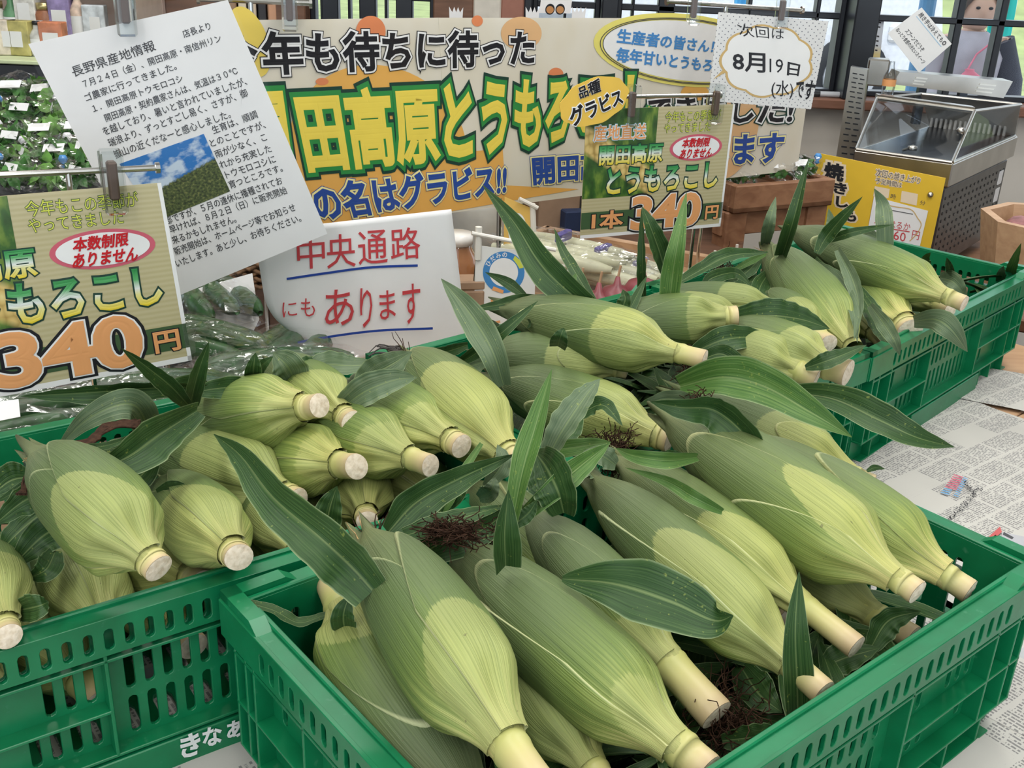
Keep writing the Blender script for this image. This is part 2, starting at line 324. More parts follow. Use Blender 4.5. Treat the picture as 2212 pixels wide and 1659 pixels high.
class Print:
    "everything printed on one sheet; layers are joined by ink"
    def __init__(s, plane, hom=None): s.p = plane; s.L = {}; s.hom = hom; s.names = {}
    def layer(s, mat, name):
        return s.L.setdefault((mat.name, name), ([], [], [], mat))
    def put(s, mat, name, pts, faces, gv=None):
        V, Fc, Gv, _ = s.layer(mat, name); n = len(V); V += list(pts); Fc += [tuple(i + n for i in q) for q in faces]; Gv += list(gv if gv is not None else [0] * len(pts))
    def text(s, body, quad, mat, w=.0004, stroke=0., name='lettering', res=2, uv=False, space=1., skew=0.):
        if uv: quad = [s.hom(*q) for q in quad]
        u, t, ww, f = glyphs(body, stroke, res, space); h = homog(quad)
        px, py = h(u + skew * (.5 - t), t); pts = s.p.hits(px, py, w + .00012 * ww)
        s.put(mat, name, pts, f, t)
    def outlined(s, body, quad, layers, uv=False, w=.0004, name='lettering', res=2, skew=0.):
        for i, (mat, st) in enumerate(layers): s.text(body, quad, mat, w + .0004 * i, st, name, res, uv, skew=skew)
    def poly(s, px, mat, w=.0002, name='printed_shape', uv=False):
        if uv: px = [s.hom(*q) for q in px]
        s.put(mat, name, [s.p.hit(*q, w) for q in px], [tuple(range(len(px)))[::-1]])
    def ellipse(s, c, a, b, mat, w=.0002, name='printed_shape', uv=False, n=40, rot=0., k=None):
        r = math.radians(rot); q = []
        for i in range(n):
            th = 2 * math.pi * i / n; m = 1 + (k(th) if k else 0)
            x, y = a * m * math.cos(th), b * m * math.sin(th); q.append((c[0] + x * math.cos(r) - y * math.sin(r), c[1] + x * math.sin(r) + y * math.cos(r)))
        s.poly(q, mat, w, name, uv)
    def line(s, px, wd, mat, w=.0005, name='lettering'):
        P = catmull([(a, b, 0) for a, b in px], max(8, 5 * len(px)))[:, :2]; L_, R_ = [], []
        for i in range(len(P)):
            t = P[min(i + 1, len(P) - 1)] - P[max(i - 1, 0)]; t = t / (np.linalg.norm(t) + 1e-9); n = np.array([-t[1], t[0]]) * wd / 2; L_.append(P[i] + n); R_.append(P[i] - n)
        pts = [s.p.hit(*q, w) for q in L_ + R_]; n = len(P); s.put(mat, name, pts, [(i, i + 1, n + i + 1, n + i) for i in range(n - 1)])
    def build(s, parent):
        for (mn, nm), (V, Fc, Gv, mat) in s.L.items(): obj(nm, V, Fc, mat, parent, attrs={'gv': Gv})
def sheet(name, quad, plane, mat, parent=None, th=.0012, n=(12, 12), curl=None, w=0., attrs=True):
    h = homog(quad); nx, ny = n; v = []; f = []; U = []; V = []
    one = name == 'clear_sleeve'      # plastic film is a single skin
    for side in ((0,) if one else (0, 1)):
        for j in range(ny + 1):
            for i in range(nx + 1):
                a, b = i / nx, j / ny; p = plane.hit(*h(a, b), w - th * side)
                if curl: p = p + curl(a, b)
                v.append(p); U.append(a); V.append(b)
    K = (nx + 1) * (ny + 1)
    for j in range(ny):
        for i in range(nx):
            q = j * (nx + 1) + i; f.append((q, q + nx + 1, q + nx + 2, q + 1)); one or f.append((K + q, K + q + 1, K + q + nx + 2, K + q + nx + 1))
    for i in range(0 if one else nx):
        f.append((i, i + 1, K + i + 1, K + i)); q = ny * (nx + 1) + i; f.append((q, K + q, K + q + 1, q + 1))
    for j in range(0 if one else ny):
        q = j * (nx + 1); f.append((q, K + q, K + q + nx + 1, q + nx + 1)); q += nx; f.append((q, q + nx + 1, K + q + nx + 1, K + q))
    return obj(name, v, f, mat, parent, True if curl else False, {'gu': U, 'gv': V})
def clip_on(px, py, plane, size=.05, parent=None):
    "transparent sign clip with a brown grip, hanging on a rod"
    c = plane.hit(px, py, .004); U, Np = plane.U, plane.N; e = empty('sign_clip', c)
    def M(p): return c + U * p[0] - Np * p[1] + np.array([0, 0, 1]) * p[2]
    s = size
    MB().bbox((-.2 * s, -.20 * s, -.6 * s), (.2 * s, -.08 * s, .55 * s), .003, M).build('front_jaw', CLIP, e)
    MB().bbox((-.2 * s, .10 * s, -.5 * s), (.2 * s, .2 * s, .55 * s), .003, M).build('back_jaw', CLIP, e)
    MB().bbox((-.09 * s, -.10 * s, -.35 * s), (.09 * s, .12 * s, .35 * s), .002, M).build('grip', CLIPB, e)
    return e
# ---------------------------------------------------------------- setting: floor, table, walls come first
CH = 0.150                       # crate height
TAB = RIM - CH                   # table top
def struct(o): o['kind'] = 'structure'; return o
# ---------------------------------------------------------------- green slotted crates
CL, CW = 0.510, 0.306            # inside length and width at the rim
def panel2d(w, h, holes, th):
    "upright board in the local x,z plane, centred on x, with rounded slots cut through; th along y"
    cu = bpy.data.curves.new('p', 'CURVE'); cu.dimensions = '2D'; cu.fill_mode = 'BOTH'; cu.extrude = th / 2; cu.bevel_depth = .0004; cu.bevel_resolution = 0; cu.offset = -.0004
    def sp(pts):
        s = cu.splines.new('POLY'); s.points.add(len(pts) - 1); s.use_cyclic_u = True
        for q, p in zip(s.points, pts): q.co = (p[0], p[1], 0, 1)
    sp([(-w / 2, 0), (w / 2, 0), (w / 2, h), (-w / 2, h)])
    for (x0, z0, x1, z1) in holes:
        r = min((x1 - x0), (z1 - z0)) / 2 * .9; k = r * .3
        sp([(x0 + r, z0), (x1 - r, z0), (x1 - k, z0 + k), (x1, z0 + r), (x1, z1 - r), (x1 - k, z1 - k), (x1 - r, z1), (x0 + r, z1), (x0 + k, z1 - k), (x0, z1 - r), (x0, z0 + r), (x0 + k, z0 + k)])
    ob = bpy.data.objects.new('p', cu); C.objects.link(ob); dg = bpy.context.evaluated_depsgraph_get(); me = bpy.data.meshes.new_from_object(ob.evaluated_get(dg))
    v = [(a.co[0], -a.co[2], a.co[1]) for a in me.vertices]; f = [tuple(p.vertices) for p in me.polygons]
    bpy.data.objects.remove(ob); bpy.data.curves.remove(cu); bpy.data.meshes.remove(me); return v, f
OUT = .015                       # how far rim and ribs stand out from the wall
def side_meshes(Ln):
    "meshes of one side of length Ln: wall, skirt, ribs; local x along the side, -y outwards, z from crate bottom"
    pit = .0138; n = int((Ln - .05) / pit); xs = [(i - (n - 1) / 2) * pit for i in range(n)]; hw = .0034
    ribx = [-Ln * .40, -Ln * .17, Ln * .17, Ln * .40]
    near = lambda x: min(abs(x - r) for r in ribx) > .006
    holes = []
    for i, x in enumerate(xs):
        if not near(x): continue
        mid = abs(x) < Ln * .17
        holes.append((x - hw, .1165, x + hw, .1315))
        if mid: holes += [(x - hw, .076, x + hw, .1085), (x - hw, .036, x + hw, .0685)]
        else:
            k = (abs(x) - Ln * .17) / (Ln * .23)
            if .02 < k < .42 or .62 < k < 1.0: holes.append((x - hw, .0745, x + hw, .1075))
            if .06 < k < .55 or .8 < k < 1.0: holes.append((x - hw, .036, x + hw, .066))
    out = {}
    m = MB(); m.add(*panel2d(Ln, CH, holes, .0026)); out['wall'] = m
    sh = [(x - hw * .95, .0045, x + hw * .95, .0215) for x in xs if abs(x) < Ln / 2 - .045]
    m = MB(); v, f = panel2d(Ln + 2 * OUT, .030, sh, .0026); m.add([(a, b - OUT, c + CH - .030) for a, b, c in v], f); out['skirt'] = m
    ribs = []
    for z, x0, x1 in ((CH - .036, -Ln / 2, Ln / 2), (.0705, -Ln * .40, -Ln * .17), (.0705, Ln * .17, Ln * .40), (.0705, -Ln / 2, -Ln * .40), (.0705, Ln * .40, Ln / 2), (.031, -Ln / 2, Ln / 2)):
        m = MB(); m.bbox((x0, -OUT, z - .0013), (x1, -.001, z + .0013), .0005); ribs.append(m)
    for x in ribx + [-Ln / 2 + .018, Ln / 2 - .018, -Ln / 2 + .002, Ln / 2 - .002]:
        m = MB(); m.bbox((x - .0013, -OUT, .031), (x + .0013, -.001, CH - .03), .0005); ribs.append(m)
    for x in (-Ln * .43, -Ln * .33, -Ln * .25, Ln * .25, Ln * .33, Ln * .43):
        m = MB(); m.bbox((x - .0013, -OUT * .8, 0), (x + .0013, -.001, .031), .0005); ribs.append(m)
    for sgn in (-1, 1):
        m = MB(); m.bbox((min(sgn * Ln * .22, sgn * Ln * .47), -OUT * .8, 0), (max(sgn * Ln * .22, sgn * Ln * .47), -.001, .0026), .0005); ribs.append(m)
    out['ribs'] = ribs
    m = MB(); m.bbox((-Ln * .22, -OUT - .001, 0.0), (Ln * .22, -.001, .0275), .0008); out['band'] = m
    return out
_cr = {}
def me_of(mb, name):
    me = bpy.data.meshes.new(name); me.from_pydata(mb.v, [], mb.f); me.update(); me.materials.append(CRATE); return me
LONG, SHORT = side_meshes(CL), side_meshes(CW)
def rim_mesh():
    m = MB(); a, b, o = CL / 2, CW / 2, OUT; z0, z1 = CH - .003, CH
    for s in (-1, 1):
        y0, y1 = sorted((s * b, s * (b + o))); m.bbox((-a - o, y0, z0), (a + o, y1, z1), .001)
        y0, y1 = sorted((s * (b - .0015), s * (b + .003))); m.bbox((-a - .003, y0, z0), (a + .003, y1, z1 + .0028), .001)
        x0, x1 = sorted((s * a, s * (a + o))); m.bbox((x0, -b - o, z0 - .0002), (x1, b + o, z1 - .0002), .001)
        x0, x1 = sorted((s * (a - .0015), s * (a + .003))); m.bbox((x0, -b - .003, z0), (x1, b + .003, z1 + .0026), .001)
    return m
def tab_mesh(Ln):
    "raised stacking lip at a corner, ramped at its inner end; local x from the corner"
    m = MB(); t = .0075; L1 = .045; L2 = .056
    v = [(0, 0, 0), (L2, 0, 0), (L1, 0, t), (0, 0, t), (0, OUT - .003, 0), (L2, OUT - .003, 0), (L1, OUT - .003, t), (0, OUT - .003, t)]
    m.add(v, [(0, 1, 2, 3), (7, 6, 5, 4), (0, 4, 5, 1), (1, 5, 6, 2), (2, 6, 7, 3), (3, 7, 4, 0)]); return m
_meshes = dict(rim=me_of(rim_mesh(), 'rim'), tab=me_of(tab_mesh(.06), 'stacking_lip'))
for nm, sd_ in (('l', LONG), ('s', SHORT)):
    _meshes[nm + 'wall'] = me_of(sd_['wall'], 'side_wall'); _meshes[nm + 'skirt'] = me_of(sd_['skirt'], 'rim_skirt'); _meshes[nm + 'band'] = me_of(sd_['band'], 'base_band'); _meshes[nm + 'ribs'] = [me_of(r, 'rib') for r in sd_['ribs']]
_bm = MB(); _bm.add(*[(lambda vf: ([(p[0], p[2] - CW / 2, .004 + p[1]) for p in vf[0]], vf[1]))(panel2d(CL, CW, [(-.22 + i * .03, .03 + j * .06, -.205 + i * .03, .07 + j * .06) for i in range(15) for j in range(4)], .003))][0])
_meshes['base'] = me_of(_bm, 'base')
def crate(nearright, yaw, label):
    y = math.radians(yaw); u = np.array([math.cos(y), math.sin(y)]); v = np.array([-u[1], u[0]])
    c = np.array(nearright) - u * CL / 2 + v * CW / 2
    e = empty('vegetable_crate', (c[0], c[1], TAB), label, 'crate', 'green slotted crates on the table'); e.rotation_euler = (0, 0, y)
    def put(name, me, loc=(0, 0, 0), rz=0., par=None):
        o = bpy.data.objects.new(name, me); C.objects.link(o); o.parent = par or e; o.location = loc; o.rotation_euler = (0, 0, rz); return o
    put('base', _meshes['base']); rim = put('rim', _meshes['rim'])
    for k, (nm, d, rz) in enumerate((('l', CW / 2, 0), ('s', CL / 2, math.pi / 2), ('l', CW / 2, math.pi), ('s', CL / 2, -math.pi / 2))):
        off = (d * math.sin(rz), -d * math.cos(rz), 0)
        w = put('side_wall', _meshes[nm + 'wall'], off, rz); put('rim_skirt', _meshes[nm + 'skirt'], off, rz); put('base_band', _meshes[nm + 'band'], off, rz)
        for rm in _meshes[nm + 'ribs']: put('rib', rm, (0, 0, 0), 0, w)
    X, Y = CL / 2 + OUT, CW / 2 + OUT
    for sx in (-1, 1):
        for sy in (-1, 1):
            for ax in (0, 1):
                o = put('stacking_lip', _meshes['tab'], (sx * X, sy * Y, CH - .0005), 0, rim)
                if ax == 0: o.scale = (-sx, -sy, 1)
                else: o.rotation_euler = (0, 0, math.pi / 2); o.scale = (-sy, sx, 1)
    return e
crateA = crate((.409, .713), 39.9, 'front green slotted crate holding the nearest row of corn, its corner tabs raised')
crateB = crate((-.005, .804), 35.8, 'left green crate with white handwritten kana on its base band')
crateC = crate((.768, 1.551), 47.1, 'far right green crate near the glass warmer, one leaf hanging over its rim')
crateD = crate((.398, 1.158), 42, 'middle green crate buried under corn, between the left and far right crates'); crateD.scale = (.89, 1, 1); _y = math.radians(42); crateD.location.x += CL * .055 * math.cos(_y); crateD.location.y += CL * .055 * math.sin(_y)
# ---------------------------------------------------------------- corn
def nrm(a): return a / (np.linalg.norm(a) + 1e-12)
KT = [0, .03, .07, .12, .20, .30, .42, .54, .62, .69, .75, .80, .84, .88]
KR = [.22, .35, .50, .66, .83, .94, .99, 1., .97, .88, .75, .60, .48, .42]
def prof(t, sh, rs):
    "husk radius along the ear (1 = widest); sh = where the husk ends, rs = stalk radius ratio"
    t = np.asarray(t, float); tt = np.where(t < sh, t / sh * .84, .84 + (t - sh) / (1 - sh) * .16)
    r = np.interp(tt, KT, KR); k = np.clip((tt - .66) / .19, 0, 1); k = k * k * (3 - 2 * k)
    return r * (1 - k) + (rs * np.where(t > sh, 1.0, 1.06)) * k
class Ear:
    def __init__(s, tip, end, R, sh=.84, bend=0., sag=0., rs=.34, seed=0, fat=1.):
        s.rng = np.random.default_rng(seed); s.sh, s.rs, s.R = sh, rs, R
        tip, end = np.array(tip, float), np.array(end, float); ax = end - tip; s.L = np.linalg.norm(ax); d = nrm(ax)
        up = np.array([0, 0, 1.]); sd = nrm(np.cross(d, up)); upp = np.cross(sd, d)
        mid = (tip + end) / 2 + sd * bend + upp * sag
        s.A = catmull([tip, tip + (mid - tip) * .5 + (mid - (tip + end) / 2) * .25, mid, end + (mid - end) * .5 + (mid - (tip + end) / 2) * .25, end], 81)
        s.up0 = upp; s.ph = s.rng.uniform(0, 6.28, 6); s.fat = fat
        s.lob = s.rng.uniform(.02, .05); s.wr = s.rng.uniform(.07, .15); s.dn = s.rng.uniform(0, 6.28); s.da = s.rng.uniform(.05, .16)
    def at(s, t):
        x = t * 80; i = int(min(max(x, 0), 79)); u = x - i; p = s.A[i] * (1 - u) + s.A[i + 1] * u; d = nrm(s.A[i + 1] - s.A[i]); sd = nrm(np.cross(d, s.up0)); return p, d, sd, np.cross(sd, d)
    def rad(s, t, th):
        t = np.asarray(t, float); th = np.asarray(th, float); r = prof(t, s.sh, s.rs); g = np.exp(-((t - s.sh * .90) / (.085)) ** 2) * np.clip((s.sh + .015 - t) / .05, 0, 1)
        r = r * (1 + s.lob * np.sin(2 * th + s.ph[0]) * (t < s.sh * .9) + .018 * np.sin(3 * th + s.ph[1] + 2 * t) - s.da * g * np.maximum(0, np.cos(th - s.dn)) ** 2 + s.wr * g * (np.sin(5 * th + s.ph[2] + 9 * t) + .6 * np.sin(9 * th + s.ph[3] - 14 * t)))
        return r * np.where(t < .1, 1 + .16 * (1 - t / .1) * np.sin(4 * th + s.ph[4]), 1) * s.R
    def pt(s, t, th, off=0.):
        t = np.asarray(t, float); th = np.asarray(th, float); x = np.clip(t * 80, 0, 79.9999); i = x.astype(int); u = (x - i)[..., None]
        p = s.A[i] * (1 - u) + s.A[i + 1] * u; d = s.A[i + 1] - s.A[i]; d = d / np.linalg.norm(d, axis=-1, keepdims=True)
        sd = np.cross(d, s.up0); sd = sd / np.linalg.norm(sd, axis=-1, keepdims=True); up = np.cross(sd, d)
        return p + (sd * np.sin(th)[..., None] + up * np.cos(th)[..., None]) * (s.rad(t, th) + off)[..., None]
    def vis(s, view=None):
        "angle round the axis that faces the viewer in front of the stall"
        p, d, sd, up = s.at(.5); v = nrm(CAM - p); return math.atan2(v @ sd, v @ up)
def ear(name_label, tip, end, R, sh=.84, bend=0., sag=0., rs=.34, seed=0, sheaths=(), patch=None, silk=0, parent_leaves=(), rev=False, wax=.5, stalkless=False):
    E = Ear(tip, end, R, sh, bend, sag, rs, seed); vis = E.vis()
    e = empty('corn_ear', E.at(.5)[0] - np.array([0, 0, R]), name_label, 'corn ear', 'husked corn ears in the green crates')
    # body of the husk
    nt_, na = 46, 56; ts = np.r_[np.linspace(0, .12, 8)[:-1], np.linspace(.12, sh * .8, 18)[:-1], np.linspace(sh * .8, sh + .02, 22)]
    pt0, pw, pth, pwid = patch if patch else (9, .1, 0, 1)
    def A_(t, th, ed):
        d = (th - vis - pth + math.pi) % (2 * math.pi) - math.pi; m = .5 + np.clip((t - pt0 - pw * (d / pwid) ** 2) / .10, -.5, .5); m = np.where(abs(d) < 2.4, m, 0)
        return dict(tt=np.where(t < sh, t / sh * .84, .84 + (t - sh)).ravel(), th=th.ravel(), mk=m.ravel(), ed=ed.ravel(), wr=np.maximum(0, wax * (1 - t / (sh * .75))).ravel())
    def grid(a, b): return [(i * b + k, i * b + k + 1, (i + 1) * b + k + 1, (i + 1) * b + k) for i in range(a - 1) for k in range(b - 1)]
    th1 = -math.pi + 2 * math.pi * np.arange(na + 1) / na + vis; Tm, Hm = np.meshgrid(ts, th1, indexing='ij'); P = E.pt(Tm, Hm)
    P[0] -= E.at(0)[1] * (.012 * (1 + np.sin(3 * th1 + E.ph[5])))[:, None]
    M_ = na + 1; n0 = len(ts) * M_; at_ = A_(Tm, Hm, np.zeros_like(Tm)); at_ = {k: np.r_[q, 0] for k, q in at_.items()}
    obj('husk', np.vstack([P.reshape(-1, 3), E.at(.01)[0][None]]), grid(len(ts), M_) + [(n0, k + 1, k) for k in range(na)], HUSK, e, True, at_)
    # overlapping outer husk leaves with pale edges
    for si, (th0, hw, tt, td, po) in enumerate(sheaths):
        ss = np.r_[-1, -.985, -.95, np.linspace(-.9, .9, 23), .95, .985, 1.]; us = np.r_[0, .006, .02, .045, np.linspace(.08, 1, 22)]
        U_, Q_ = np.meshgrid(us, ss, indexing='ij'); a = abs(Q_); tst = tt + (td - tt) * a ** po; t = np.minimum(tst + (sh - tst) * U_, .999); th = vis + th0 + hw * Q_ * (1 - .12 * U_)
        edge = np.minimum(np.minimum(U_ / .02, (1 - a) / .03), 1.); off = np.where(edge > 0, .0004 + .0013 * si + .0014 * np.minimum(1, edge) * (1 - .6 * np.maximum(0, (t / sh - .75) / .25)), -.0012)
        obj('husk_leaf', E.pt(t, th, off).reshape(-1, 3), grid(len(us), len(ss)), HUSK, e, True, A_(t, th, 1 - np.minimum(1, np.minimum(U_ / .06, (1 - a) / .08))))
    # stalk with a node ring and a cut face
    if not stalkless:
        v = []; f = []; T = []; n = 22; sr = rs * R; prof_ = [(sh - .05, .9), (sh - .01, 1.0), (sh + .008, 1.02), (sh + .014, 1.05), (sh + .022, 1.055), (sh + .032, 1.01), (sh + .3 * (1 - sh), .97), (sh + .6 * (1 - sh), .97), (.992, 1.), (1., .97)]
        for t, r in prof_:
            p, d, sd, up = E.at(min(t, 1.))
            for k in range(n):
                a = 2 * math.pi * k / n; v.append(p + (sd * math.sin(a) + up * math.cos(a)) * sr * r * (1 + .05 * math.sin(2 * a + E.ph[1]))); T.append((t - sh) / (1 - sh))
        for i in range(len(prof_) - 1):
            for k in range(n): f.append((i * n + k, i * n + (k + 1) % n, (i + 1) * n + (k + 1) % n, (i + 1) * n + k))
        st = obj('stalk', v, f, STALK, e, True, dict(tt=T))
        p, d, sd, up = E.at(1.); tilt = E.rng.uniform(-.25, .25, 2); v = [p + d * .0012]; f = []
        for j, rr in enumerate((.5, .97)):
            for k in range(n):
                a = 2 * math.pi * k / n; v.append(p + (sd * math.sin(a) + up * math.cos(a)) * sr * rr * (1 + .05 * math.sin(2 * a + E.ph[1])) + d * (.0014 * (j == 0) * E.rng.uniform(.4, 1.) + .0002))
        for k in range(n): f.append((0, 1 + k, 1 + (k + 1) % n)); f.append((1 + k, 1 + n + k, 1 + n + (k + 1) % n, 1 + (k + 1) % n))
        obj('cut_face', v, f, CUT, st, True)
    # silk at the tip
    if silk:
        p, d, sd, up = E.at(0.); mb = MB(); mb2 = MB(); L = abs(silk)
        for i in range(46):
            a = E.rng.uniform(0, 6.28); r = E.rng.uniform(0, .16) * R; s0 = p + (sd * math.sin(a) + up * math.cos(a)) * r + d * .012; q = [s0]
            dirn = nrm(-d + .35 * (sd * math.sin(a) + up * math.cos(a))); l = L * E.rng.uniform(.4, 1.)
            for k in range(5):
                dirn = nrm(dirn + E.rng.normal(0, .28, 3) + np.array([0, 0, -.10])); q.append(q[-1] + dirn * l / 5)
            (mb if i % 3 else mb2).tube(q, [.0006, .00055, .0005, .0005, .0004, .0003], 4)
        mb.build('silk', SILK, e, True); mb2.build('silk', SILKP, e, True)
    return e, E
def leaf(parent, path, wid, mat=0, roll=0., fold=.25, wave=.12, seed=None, base=.45, name='leaf', label=None, nseg=30, twist=0., peak=.35, curl=0.):
    "long corn leaf along a path of (px, py, height) or world points"
    rng = np.random.default_rng(seed if seed is not None else random.randrange(10 ** 6))
    P = [G(*p) if len(p) == 3 and not isinstance(p, np.ndarray) else np.array(p) for p in path]; A = catmull(P, nseg + 1); nc = 9; v = []; f = []; T = []; Sv = []; ph = rng.uniform(0, 6.28, 3); prev = None
    Ltot = np.linalg.norm(np.diff(A, axis=0), axis=1).sum(); fr = rng.uniform(4, 8)
    for i, p in enumerate(A):
        t = i / nseg; tg = nrm(A[min(i + 1, nseg)] - A[max(i - 1, 0)]); vw = nrm(CAM - p); sd = nrm(np.cross(tg, vw))
        if prev is not None and sd @ prev < 0: sd = -sd
        prev = sd; nn = np.cross(sd, tg); nn = nn if nn @ vw > 0 else -nn
        a = math.radians(roll + twist * t); sd, nn = sd * math.cos(a) + nn * math.sin(a), nn * math.cos(a) - sd * math.sin(a)
        w = (base + (1 - base) * min(1, t / peak) ** .8) if t < peak else max(0, 1 - ((t - peak) / (1 - peak)) ** 1.7) ** .95
        w = max(w, .02) * wid / 2
        for k in range(nc):
            s = -1 + 2 * k / (nc - 1); fl = fold * (1 - .5 * t)
            up = abs(s) * fl * w * 1.2 + wave * w * s * abs(s) * math.sin(fr * 2 * math.pi * t + ph[0] + (1.7 if s > 0 else 0)) * min(1, 3 * t) + curl * w * s * s
            v.append(p + sd * s * w * (1 - .2 * fl) + nn * up); T.append(t * Ltot / .2); Sv.append(s)
    for i in range(nseg):
        for k in range(nc - 1): f.append((i * nc + k, i * nc + k + 1, (i + 1) * nc + k + 1, (i + 1) * nc + k))
    o = obj(name, v, f, LEAF[mat], parent, True, dict(tt=T, ss=Sv))
    if label: o['label'] = label
    return o
# ---------------------------------------------------------------- the ears, one by one (tip and cut end as seen, with their height over the rims)
EARS = {}
def solve_tip(px, py, end, L):
    "height of a hidden tip so that the ear has length L"
    lo, hi = -.135, end[2] - RIM + .02
    zs = np.linspace(hi, lo, 60); best = min(zs, key=lambda z: abs(np.linalg.norm(G(px, py, z) - end) - L)); return G(px, py, best)
def mk(key, label, tip, end, wpx, L=None, seed=None, sheaths=None, patch='auto', **k):
    seed = seed if seed is not None else sum(map(ord, key)) * 7; r = np.random.default_rng(seed)
    e = G(*end); t = solve_tip(tip[0], tip[1], e, L) if L else G(*tip)
    m = (np.array(t) + e) / 2; dep = (m - CAM) @ Rf; 
    if L: dep = (e - CAM) @ Rf + .07
    R = wpx * dep / F / 2
    if sheaths is None:
        sheaths = [(r.uniform(.3, .8), r.uniform(.9, 1.2), r.uniform(.16, .26), r.uniform(.55, .75), r.uniform(1.5, 2.2)), (r.uniform(-1.1, -.6), r.uniform(.8, 1.1), r.uniform(.06, .14), r.uniform(.5, .65), r.uniform(1.4, 2.))]
    if patch == 'auto': patch = (r.uniform(.42, .58), r.uniform(.06, .14), r.uniform(-.6, .4), r.uniform(.7, 1.1))
    EARS[key] = ear(label, t, e, R, seed=seed, sheaths=sheaths, patch=patch, **k); return EARS[key][0]
def at(key, t, th=0., off=.002): E = EARS[key][1]; return E.pt(t, E.vis() + th, off)
# front crate
mk('A1', 'corn ear with a bent pale shank at top left, wedged against the front crate wall', (1030, 1760, -.03), (722, 1262, -.01), 242, sh=0.86, rs=.36, bend=-.01, patch=(.55, .1, .3, .9), sheaths=[(.3, 1.0, .2, .6, 2.)])
mk('A2', 'largest front corn ear at the bottom centre, with a long dark leaf reaching left', (795, 1160, .05), (1170, 1715, .03), 238, sh=0.85, sheaths=[(.35, 1.15, .20, .75, 2.2), (-.75, .8, .13, .5, 1.6)], patch=(.50, .10, -.5, .8), silk=.03, wax=.8, seed=3)
mk('A3', 'front corn ear with a short upright leaf at its neck, right of the largest ear', (985, 1185, .03), (1528, 1668, -.01), 218, sh=0.9, sheaths=[(-.10, 1.05, .15, .8, 2.6), (.9, .7, .06, .6, 1.6)], patch=(.72, .06, -.2, .8), wax=.7, seed=11)
mk('A3b', 'withered pale corn ear lying underneath the two largest front ears', (1060, 1330, -.02), (1325, 1725, -.04), 180, sh=0.86, patch=(.35, .05, 0, 1.2), sheaths=[(.2, 1.1, .3, .6, 2.)])
mk('A4', 'corn ear under a speckled dark leaf, its thick pale stalk bare', (1150, 1115, .03), (1548, 1545, -.03), 172, sh=0.76, rs=.45, sheaths=[(.1, 1.0, .14, .7, 2.4)], patch=(.58, .05, 0, 1.1), wax=1., seed=5)
mk('A5', 'corn ear with a broad pale belly, in the middle of the front crate', (1280, 1040, .04), (1780, 1497, -.01), 178, sh=0.88, patch=(.36, .10, -.15, .7), sheaths=[(.8, .8, .12, .6, 1.7)], wax=.5, seed=8)
mk('A6', 'corn ear with a long bare crooked stalk, fourth from the right in the front crate', (1345, 1000, .04), (1850, 1398, -.01), 165, sh=0.8, rs=.33, patch=(.40, .09, -.2, .7), sheaths=[(.7, .9, .1, .55, 1.8)], wax=.5, seed=19)
mk('A7', 'long smooth corn ear with a pointed neck, second from the right in the front crate', (1448, 905, .065), (1982, 1280, .025), 204, sh=0.93, rs=.25, patch=(.50, .2, -.6, .6), sheaths=[(.15, 1.1, .16, .8, 2.6), (.75, .95, .42, .8, 1.8)], wax=.5, seed=23)
mk('A8', 'rightmost corn ear of the front crate with its stalk over the crate slots', (1600, 950, .05), (2095, 1278, 0.), 172, sh=0.9, rs=.32, sheaths=[(.2, 1.1, .12, .8, 2.6), (-.9, .8, .3, .8, 1.8)], patch=(.9, .05, 0, 1.), wax=.9, seed=31)
mk('A9', 'mostly hidden corn ear whose pale tapering stalk end shows near the right rim', (1560, 1130, -.04), (1972, 1380, -.055), 140, sh=0.82, rs=.42, patch=(.3, .05, 0, 1.2), sheaths=[])
mk('A10', 'pale corn ear pointing at the newspaper, under two crossing dark leaves', (1470, 850, .045), (1885, 1045, .005), 130, sh=.9, rs=.30, patch=(.42, .06, -.2, .9), sheaths=[(-.4, 1., .5, .9, 2.)])
mk('A11', 'corn ear tip with a browned rim, peeping out behind the front leaves', (1022, 1052, .0), (1330, 1360, -.03), 160, patch=(.8, .05, 0, 1.))
mk('A12', 'corn ear hidden behind the two right-hand front ears, showing only its tip', (1330, 985, .0), (1700, 1330, -.05), 170)
# middle crate
mk('D1', 'corn ear with dark shrivelled silk, overlapping the handwritten white paper', (872, 778, .055), (1118, 1002, .035), 170, sh=0.92, rs=.33, sheaths=[(.25, 1.1, .14, .75, 2.2), (-.6, .9, .10, .6, 1.8)], patch=(.38, .10, -.3, .8), silk=.035, wax=.8, seed=2)
mk('D2', 'small corn ear with its cut stalk facing right, above the centre of the pile', (1050, 768, .05), (1354, 800, .045), 118, sh=0.9, rs=.33, patch=(.42, .07, 0, 1.), sag=.004, sheaths=[(-.2, 1.0, .5, .8, 2.)])
mk('D3', 'corn ear lying level across the centre, its stalk end ragged', (1060, 812, .03), (1447, 950, .02), 145, sh=.93, rs=.36, patch=(.55, .05, -.3, 1.1), sheaths=[(.1, 1.1, .12, .8, 2.2), (.5, .8, .3, .8, 2.)])
mk('D4', 'prominent corn ear on top of the middle pile with a bright cut stalk pointing right', (1095, 668, .085), (1522, 777, .075), 146, sh=0.87, rs=.28, sheaths=[(.1, 1.15, .10, .7, 2.2), (.45, .8, .32, .75, 1.9)], patch=(.50, .06, 0, 1.), seed=4)
mk('D5', 'corn ear with a wide tapering shank, second from the back of the middle crate', (1300, 700, .06), (1592, 682, .075), 112, sh=0.9, rs=.42, patch=(.6, .05, 0, 1.1), sheaths=[(0, 1., .2, .7, 2.)])
mk('D6', 'rearmost corn ear of the middle crate with a yellow-green shoulder', (1410, 655, .045), (1697, 676, .05), 88, sh=0.93, rs=.36, patch=(.48, .05, 0, 1.1), sag=.006)
